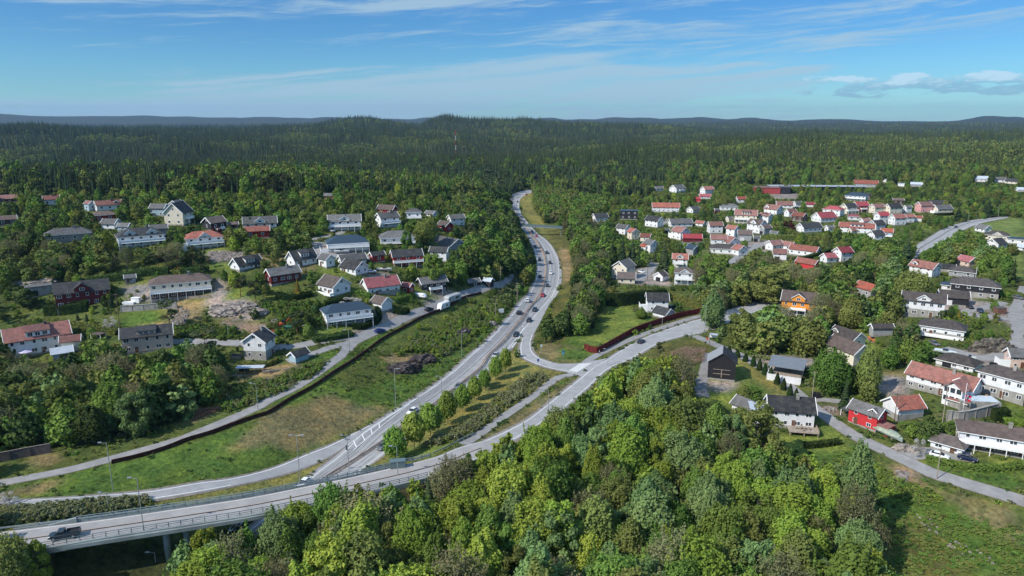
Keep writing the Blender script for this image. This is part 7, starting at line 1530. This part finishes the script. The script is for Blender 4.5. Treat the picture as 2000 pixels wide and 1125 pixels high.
for t in ((1829, 936, 58, 'Thick wooden utility pole beside the lower right lane', M_wood), (1586, 778, 52, 'Pale wooden pole at the lane junction beside the black bins', M_wood), (1385, 674, 24, 'Utility pole with box at the start of the east road', None), (1746, 827, 58, 'Dark wooden pole in front of the white garage', None), (1839, 835, 84, 'Slim pale pole in front of the large villa', M_wood), (1264, 548, 46, 'Utility pole on the grey forecourt', None),
    (968, 631, 40, 'Wooden pole on the bank above the highway, left one', M_wood), (235, 644, 70, 'Dark utility pole between hedge and grass patch', None), (978, 560, 38, 'Wooden utility pole among the trees beside the black garage', M_wood, 1), (465, 448, 24, 'Dark wooden pole behind the small brown carport', None, 0), (1010, 590, 38, 'Wooden pole with direction boards beside the left lanes', M_wood, 3), (1349, 595, 22, 'Slim pole in the garden behind the red fence', M_wood, 0)): pole(*t)
# flag poles and the flag
e, h = pole(1879, 812, 62, 'White flagpole with a red flag below the large villa', M_white, 0, .09, 'flagpole', 'flagpole')
M_fr = mat('flag_red', (.45,.012,.03), .8, .2, var=.05); M_fw = mat('flag_white', (.75,.75,.75), .8, .2, var=.03); M_fb = mat('flag_blue', (.01,.03,.16), .8, .2, var=.05)
b = MB(); nx_, ny_ = 22, 16; fw, fh = 2.6, 1.9
def fpt(i, j): u_ = i/nx_; return (.1+u_*fw*.62, .18*math.sin(u_*9+j*.25)*u_, h-3.2-j/ny_*fh-.55*u_)
for i in range(nx_):
    for j in range(ny_):
        mi = 2 if (7 <= i < 9 or 7 <= j < 9) else (1 if (6 <= i < 10 or 6 <= j < 10) else 0); b.add([fpt(i, j), fpt(i+1, j), fpt(i+1, j+1), fpt(i, j+1)], [(0, 3, 2, 1)], mi)
fo = b.obj('flag', [M_fr, M_fw, M_fb]); fo.location = e.location; tag(fo, 'Red flag with a white-edged blue cross hanging on the white flagpole', 'flag')
pole(1956, 780, 40, 'White flagpole without a flag beside the black-roofed villa', M_white, 0, .08, 'flagpole', 'flagpole'); pole(1905, 545, 24, 'White flagpole rising behind the black timber house', M_white, 0, .10, 'flagpole', 'flagpole')
def sign(px, py, hpx, w, hh, cols, label, z=None):
    p = G(px, py); s = scale_at(p); h = hpx/s; e = tag(empty('road_sign', p, R(10)), label, 'road sign'); b = MB(); b.tube((0, 0, -.2), (0, 0, h), .05, .05, 6); b.obj('post', M_pole, e)
    for k, c in enumerate(cols): b = MB(); b.box(-w/2, w/2, -.10, -.055, h-hh*(k+1)+.03, h-hh*k); b.obj('sign_face', mat('sign_face', c, .5, .4, var=.03), e)
    mark([(px-4, py-hpx), (px+4, py-hpx), (px+4, py), (px-4, py)], True, True, dist=p.y)
sign(1051, 716, 16, .7, .9, [(.02,.07,.30)], 'Small blue square sign on the inside of the exit ramp'); sign(1100, 702, 19, .9, .8, [(.02,.16,.20), (.1,.3,.4)], 'Blue-green direction sign on the grass corner'); sign(1057, 690, 18, .7, .9, [(.55,.6,.6)], 'Pale grey-backed sign at the start of the ramp curve')
sign(979, 618, 16, 2.2, .9, [(.5,.55,.56), (.45,.5,.52)], 'Large grey-backed double direction board beside the left lanes'); sign(677, 880, 12, .4, 1.4, [(.06,.06,.07)], 'Dark marker post where the entry ramp joins'); sign(1381, 670, 12, .7, 1.0, [(.65,.09,.03)], 'Orange-red sign beside the east road junction'); sign(1367, 655, 8, .7, .5, [(.5,.5,.5)], 'Small give-way sign on the corner of the east road')
sign(1237, 668, 9, .5, .5, [(.3,.3,.3)], 'Small dark sign on the verge of the main road')
# mast far out in the forest
p = unproject(891, 312)[0]; x_, y_ = -0.0785*1500, 1500.; z_ = float(H(x_, y_)); e = tag(empty('radio_mast', (x_, y_, z_)), 'Thin red and white lattice mast rising above the far forest', 'mast')
for k in range(6): 
    b = MB()
    for a in range(3): t0 = 2.09*a; b.tube((math.cos(t0)*.9, math.sin(t0)*.9, k*10), (math.cos(t0)*.9, math.sin(t0)*.9, k*10+10), .16, .16, 4); t1 = 2.09*(a+1); b.tube((math.cos(t0)*.9, math.sin(t0)*.9, k*10), (math.cos(t1)*.9, math.sin(t1)*.9, k*10+5), .1, .1, 3); b.tube((math.cos(t1)*.9, math.sin(t1)*.9, k*10+5), (math.cos(t0)*.9, math.sin(t0)*.9, k*10+10), .1, .1, 3)
    b.obj('mast_section', M_fr if k % 2 else M_white, e)
# electric cabinet on the bridge verge, bins, mailbox shelter, garden things
def boxy(name, cat, label, px, py, dims, m, lid=None, rz=0, z=None):
    p = G(px, py) if z is None else Vector((*map(float, plane_pt(px, py, z)), z)); r = tag(empty(name, p, R(rz)), label, cat); a, c, h_ = dims; b = MB(); b.box(-a/2, a/2, -c/2, c/2, -.2, h_); b.obj('body', m, r); b = MB(); b.box(-a/2-.08, a/2+.08, -c/2-.08, c/2+.08, h_+.003, h_+.12); b.obj('lid', lid or m, r); return r
boxy('cabinet', 'cabinet', 'Grey-green electric cabinet behind the far bridge railing', 777, 912, (3.4, 1.6, 1.6), M_rail2, z=4.7, rz=12)
for i, (x, y) in enumerate(((1590, 776), (1597, 777))): boxy('waste_bin', 'bin', ('Black waste bin nearest the pale pole', 'Black waste bin right of its twin')[i], x, y, (1.4, 1.2, 1.4), M_dark)
for i, (x, y) in enumerate(((1936, 716), (1942, 717), (1948, 718))): boxy('waste_bin', 'bin', ('Leftmost of three dark bins above the black-roofed villa', 'Middle of three dark bins above the black-roofed villa', 'Rightmost of three dark bins above the black-roofed villa')[i], x, y, (.9, .9, 1.3), M_dark)
p = G(1393, 664); r = tag(empty('shelter', p, R(-25)), 'Small open shelter with light roof and notice board at the road corner', 'shelter'); b = MB(); b.box(-1.6, 1.6, -1, 1, 2.2, 2.4); b.obj('roof', ROOFS['l'], r)
for a, c in ((-1.5, -.9), (1.4, -.9), (-1.5, .8), (1.4, .8)): b = MB(); b.box(a, a+.1, c, c+.1, -.3, 2.197); b.obj('post', M_trim, r)
b = MB(); b.box(-1.38, 1.38, .82, .88, .7, 2.1); b.obj('board', M_trim, r)
p = G(490, 728); r = tag(empty('storage_shelter', p, R(4)), 'Low storage shelter with grey corrugated roof below the gabled house', 'shelter'); b = MB(); b.box(-4.2, 4.2, -1.4, 1.4, 1.9, 2.05); b.obj('roof', ROOFS['l'], r)
for a in (-4, -1.4, 1.4, 4):
    for c in (-1.2, 1.1): b = MB(); b.box(a-.08, a+.08, c, c+.12, -.4, 1.897); b.obj('post', M_wood, r)
b = MB(); b.box(-4.1, -1, 1.25, 1.33, 0, 1.8); b.obj('back_panel', M_dark, r)
def stack(label, px, py, n, L, w, rz, m): # boards lying in a heap
    g = random.Random(px); p = G(px, py); b = MB()
    for i in range(n):
        a = g.uniform(-.5, .5); c = Vector((g.uniform(-w, w), g.uniform(-w*.4, w*.4), .08+.08*(i//3))); d = Vector((math.cos(a), math.sin(a), g.uniform(-.03, .05)))*L/2*g.uniform(.6, 1); b.tube(c-d, c+d, .07, .07, 4)
    o = b.obj('plank_pile', m); o.location = p; o.rotation_euler.z = R(rz); tag(o, label, 'plank pile')
stack('Heap of pale planks right of the storage shelter', 532, 727, 30, 3.6, 1.8, 20, M_wood); stack('Loose grey boards below the small white shed', 572, 722, 26, 3.4, 1.8, 30, M_wood); stack('Long line of cut timber on the dry grass', 514, 745, 22, 3.6, 2.4, 25, M_gbark); stack('Small heap of boards left of the storage shelter', 466, 734, 12, 3, 1.6, 0, M_wood)
boxy('trailer', 'trailer', 'Small open trailer left of the white gabled house', 463, 698, (3.4, 1.8, .9), M_wood, M_dark); boxy('trailer', 'trailer', 'White closed trailer on the gravel yard below the playhouse', 266, 590, (3.0, 1.6, 1.7), M_trim); boxy('trailer', 'trailer', 'White flat trailer in front of the grey retaining wall', 252, 593, (4.2, 1.8, .6), M_trim)
boxy('skip', 'skip', 'Small green container on the building plot', 562, 644, (3.2, 1.8, 1.2), mat('green_skip', (.03,.13,.09), .6, .3), rz=5); boxy('shed', 'shed', 'Small brown kiosk box at the yard edge of the black timber house', 1952, 612, (3.4, 2.8, 2.4), WALLS['Q'], ROOFS['g'])
# excavator on the plot
p = G(552, 637); r = tag(empty('excavator', p, R(20)), 'Small orange-red excavator on the building plot', 'excavator'); Mx = mat('digger_paint', (.55,.09,.03), .5, .4)
b = MB(); b.box(-1.2, 1.2, -.9, -.5, 0, .5); b.box(-1.2, 1.2, .5, .9, 0, .5); b.obj('track', M_tyre, r); b = MB(); b.box(-1.1, .9, -.8, .8, .55, 1.3); b.obj('body', Mx, r); b = MB(); b.box(-.2, .9, -.75, .1, 1.303, 2.4); b.obj('cab', M_cglass, r)
b = MB(); b.tube((.9, .4, 1.2), (2.4, .4, 2.6), .14, .12, 5); b.tube((2.4, .4, 2.6), (3.2, .4, .9), .11, .09, 5); b.obj('boom', Mx, r); b = MB(); b.box(2.9, 3.5, .1, .7, .4, .9); b.obj('bucket', M_dark, r)
# terrace furniture on the white house's deck
rt, W_, D_ = DECK; inv = rt.matrix_basis
def onto(x, y, z): return rt.matrix_basis @ Vector((x, y, z))
t = tag(empty('garden_table', onto(W_*.22, -D_/2-2.0, .72), rt.rotation_euler.z), 'Pale garden table in the middle of the wooden terrace', 'table'); b = MB(); b.box(-.8, .8, -.45, .45, .68, .74); b.obj('table_top', M_wood, t)
for a, c in ((-.7, -.38), (.64, -.38), (-.7, .32), (.64, .32)): b = MB(); b.box(a, a+.06, c, c+.06, 0, .677); b.obj('leg', M_wood, t)
for i, (a, c, rz, lb) in enumerate(((W_*.08, -2.0, 90, 'left of the table'), (W_*.38, -2.0, -90, 'right of the table'), (W_*.22, -1.0, 180, 'behind the table'), (W_*.22, -3.1, 0, 'in front of the table'))):
    ch = tag(empty('garden_chair', onto(a, -D_/2+c, .72), rt.rotation_euler.z+R(rz)), 'Pale garden chair %s on the wooden terrace' % lb, 'chair'); b = MB(); b.box(-.25, .25, -.25, .25, .4, .46); b.obj('seat', M_wood, ch); b = MB(); b.box(-.25, .25, -.29, -.253, .4, .95); b.obj('backrest', M_wood, ch)
    for q in ((-.24, -.24), (.19, -.24), (-.24, .19), (.19, .19)): b = MB(); b.box(q[0], q[0]+.05, q[1], q[1]+.05, 0, .397); b.obj('leg', M_wood, ch)
# parasol of the left villa
p = G(52, 700); r = tag(empty('parasol', p), 'Pale lilac parasol on the terrace of the large weathered-roof house', 'parasol'); b = MB(); b.tube((0, 0, 0), (0, 0, 2.6), .04, .04, 6); b.obj('pole', M_white, r); b = MB(); n_ = 8; vs = [(0, 0, 3.0)]+[(2.0*math.cos(6.283*i/n_), 2.0*math.sin(6.283*i/n_), 2.35) for i in range(n_)]; b.add(vs, [(0, 1+i, 1+(i+1) % n_) for i in range(n_)]); b.obj('canopy', mat('lilac_cloth', (.50,.47,.62), .8, .2), r)
# trampoline / garden shelter
p = G(193, 664); r = tag(empty('garden_shelter', p, R(-10)), 'Small garden shelter with a flat roof behind the tree tops left of the pinkish house', 'shelter'); b = MB(); b.box(-2, 2, -1.4, 1.4, 2.3, 2.45); b.obj('roof', ROOFS['b'], r)
for a in (-1.9, 1.8):
    for c in (-1.3, 1.2): b = MB(); b.box(a, a+.12, c, c+.12, -.5, 2.297); b.obj('post', M_trim, r)

# ------------------------------------------------------------------ rocks and brush
def rockm(name, c1, c2): return mat(name, c1, .9, .2, var=.3, scale=.9, col2=c2, bump=.12, bscale=3)
M_rockl = rockm('pale_rock', (.15,.135,.125), (.36,.31,.27)); M_rockd = rockm('dark_rock', (.035,.03,.03), (.11,.09,.085))
def rock(px, py, wx, wy, h, m, label, seed, rz=0):
    wx *= .8; wy *= .75; h *= .75
    g = np.random.default_rng(seed); import bmesh; bm = bmesh.new(); bmesh.ops.create_icosphere(bm, subdivisions=4, radius=1); ph = g.uniform(0, 6, 12)
    for v in bm.verts:
        c = v.co; d = 1+.16*math.sin(c.x*5+ph[0])*math.sin(c.y*6+ph[1])+.13*math.sin(c.x*11+ph[2]+c.z*6)*math.sin(c.y*10+ph[3])+.09*math.sin(c.x*23+ph[4])*math.sin(c.y*21+ph[5]+c.z*14)+.05*g.uniform(-1, 1)
        v.co = Vector((c.x*wx/2*d, c.y*wy/2*d, max(-.3, round((c.z*d+.02)*5)/5*.55+c.z*d*.45)*h))
    me = bpy.data.meshes.new('rock_outcrop'); bm.to_mesh(me); bm.free(); me.materials.append(m); o = link('rock_outcrop', me); p = G(px, py); o.location = p; o.rotation_euler.z = R(rz); tag(o, label, 'rock'); return o
for t in ((440, 612, 13, 8, 2.6, M_rockl, 'Pale broken rock outcrop left of the building plot', 1), (470, 604, 15, 8, 3.4, M_rockl, 'Largest pale rock outcrop below the lone pine', 2), (425, 604, 7, 5, 2.2, M_rockl, 'Grey boulder at the left end of the pale outcrops', 3), (505, 612, 9, 7, 2.4, M_rockl, 'Shaded rock right of the pale outcrops', 4), (538, 630, 4, 3, 1.8, M_rockl, 'Single rounded boulder on the building plot', 5),
    (785, 724, 14, 7, 3.4, M_rockd, 'Dark blasted rock face above the highway bank, left part', 6, 18), (825, 706, 12, 6, 3.2, M_rockd, 'Dark blasted rock face above the highway bank, right part', 7, 25), (905, 655, 10, 5, 3, M_rockd, 'Dark rock cutting high beside the highway', 8, 40), (960, 634, 6, 4, 1.8, M_rockl, 'Flat grey rock near the large direction board', 9, 30),
    (1938, 684, 17, 8, 5, rockm('brown_rock', (.07,.06,.05), (.17,.15,.12)), 'Big rounded brown rock inside the bend of the ridge road', 10), (1768, 878, 7, 4, 1.8, M_rockl, 'Grey rock shelf beside the tarpaulin-covered boat', 11, -20), (60, 556, 18, 6, 2.2, M_rockl, 'Long pale rock ledge at the left edge of the hillside', 12), (95, 551, 12, 5, 2, M_rockl, 'Pale rock ledge above the concrete garage', 13), (1621, 800, 5, 4, 1, M_rockl, 'Flat rock beside the bins and lane', 14)): rock(*t)
def brush(name, label, poly, n, L, hgt, m):
    q = P(poly); xs = [a for a, _ in q]; ys = [b for _, b in q]; px = rng.uniform(min(xs), max(xs), n*3); py = rng.uniform(min(ys), max(ys), n*3); k = inside(q, px, py); w = unproject(px[k][:n], py[k][:n]); g = rng; V = []
    for p in w: a = g.uniform(0, 6.28); d = np.array([math.cos(a), math.sin(a), g.uniform(-.3, .5)])*L*g.uniform(.4, 1); c = p+np.array([0, 0, g.uniform(0, hgt)]); s_ = np.array([-math.sin(a), math.cos(a), .3])*.07; V += [c-d/2, c-d/2+s_, c+d/2+s_, c+d/2]
    tag(link(name, np_mesh(name, np.array(V), np.arange(len(V)).reshape(-1, 4), m)), label, kind='stuff')
brush('brushwood', 'mound of cut branches and twigs left of the barn', '1310 690, 1340 680, 1378 684, 1376 706, 1350 716, 1316 708', 2600, 1.3, 1.3, mat('cut_twigs', (.23,.15,.11), .95, .1, var=.4, scale=2))
brush('brushwood', 'rust-brown cut branches beside the hillside footpath', '370 812, 400 800, 440 795, 420 806, 380 822', 900, .9, .6, mat('rusty_twigs', (.24,.12,.07), .95, .1, var=.4, scale=2))
brush('gravel_bank', 'broken stones and twigs scattered at the top of the exposed slope', '745 1000, 790 1000, 850 1040, 840 1060, 780 1040', 10, .5, .2, M_rockl)
def stones(label, poly, n, smin, smax, m):
    q = P(poly); xs = [a for a, _ in q]; ys = [b for _, b in q]; px = rng.uniform(min(xs), max(xs), n*3); py = rng.uniform(min(ys), max(ys), n*3); k = inside(q, px, py); w = unproject(px[k][:n], py[k][:n]); b = MB()
    for p in w:
        s_ = rng.uniform(smin, smax); j = rng.uniform(.6, 1.2, 8); b.add([(p[0]+a*s_*j[i], p[1]+c*s_*j[i], p[2]+(e*s_*.8 if e > 0 else -.1)) for i, (a, c, e) in enumerate(((-1,-1,0),(1,-1,0),(1,1,0),(-1,1,0),(-.7,-.7,1),(.7,-.6,1),(.6,.7,1),(-.7,.6,1)))], [(0,1,5,4),(1,2,6,5),(2,3,7,6),(3,0,4,7),(4,5,6,7)])
    tag(b.obj('loose_stones', m), label, kind='stuff')
stones('rows of stones on the gravel patch above the lawn', '408 492, 476 492, 478 508, 412 512', 700, .2, .5, M_rockl); stones('rubble down the slope left of the building plot', '350 600, 370 605, 365 630, 340 640, 330 620', 220, .15, .45, M_rockl)
stones('pale stones on the rough slope at the lower right', '1770 990, 1800 1000, 1860 1040, 1920 1080, 1960 1110, 1900 1100, 1820 1045', 70, .12, .34, M_rockl); stones('stone rubble below the lane at the right', '1750 920, 1775 920, 1772 942, 1755 942', 160, .15, .4, M_rockl)
# person on the footway
def person(px, py, label, yaw):
    p = G(px, py); r = tag(empty('person', (p.x, p.y, p.z+.10), R(yaw)), label, 'person')
    pts = [(0,0,.95), (0,0,1.15), (0,0,1.42), (0,0,1.52), (.01,0,1.60), (.01,0,1.74), (.20,0,1.38), (.30,.02,1.12), (.33,.10,.88), (-.20,0,1.38), (-.30,-.02,1.12), (-.33,.06,.88), (.10,0,.90), (.12,.16,.50), (.12,.20,.08), (.12,.36,.04), (-.10,0,.90), (-.12,-.08,.50), (-.12,-.28,.12), (-.12,-.16,.05)]
    rad = [.15,.15,.17,.07,.075,.10,.075,.055,.04,.075,.055,.04,.11,.08,.05,.045,.11,.08,.05,.045]; ed = [(0,1),(1,2),(2,3),(3,4),(4,5),(2,6),(6,7),(7,8),(2,9),(9,10),(10,11),(0,12),(12,13),(13,14),(14,15),(0,16),(16,17),(17,18),(18,19)]
    me = bpy.data.meshes.new('body'); me.from_pydata(pts, ed, []); me.materials.append(mat('dark_clothes', (.03,.03,.04), .9, .1)); o = link('body', me, r); sk = o.modifiers.new('skin', 'SKIN'); 
    sv = me.skin_vertices.new(name='s') if not me.skin_vertices else me.skin_vertices[0]
    lay = me.skin_vertices[0].data
    for i, q in enumerate(rad): lay[i].radius = (q, q*.85)
    lay[0].use_root = True; ss_ = o.modifiers.new('sub', 'SUBSURF'); ss_.levels = 1; ss_.render_levels = 1
    b = MB(); b.tube((.01, 0, 1.60), (.01, -.01, 1.84), .11, .09, 10); b.obj('hair', mat('hair', (.10,.06,.03), .9, .1), r)
    b = MB(); b.box(-.17, .17, -.16, .13, 1.0, 1.44); b.obj('jacket', mat('grey_jacket', (.35,.34,.36), .9, .1), r)
person(1171, 693, 'Person in dark trousers and grey jacket walking on the footway by the red fence', -60)
# tail of the job: haze
HZ = HAZE_DENSITY
if HZ:
    b = MB(); b.box(-12500, 12500, -2400, 13500, float(GZ.min())-30, 330); ho = b.obj('haze', None); tag(ho, 'thin blue air between the drone and the far hills', kind='stuff')
    m = bpy.data.materials.new('haze'); m.use_nodes = True; nt = m.node_tree; nt.nodes.clear(); out = nt.nodes.new('ShaderNodeOutputMaterial'); v = nt.nodes.new('ShaderNodeVolumePrincipled'); v.inputs['Density'].default_value = HZ; v.inputs['Color'].default_value = (.36, .61, 1, 1); v.inputs['Anisotropy'].default_value = .3
    nt.links.new(v.outputs[0], out.inputs['Volume']); ho.data.materials.clear(); ho.data.materials.append(m)
print('objects', len(bpy.data.objects))
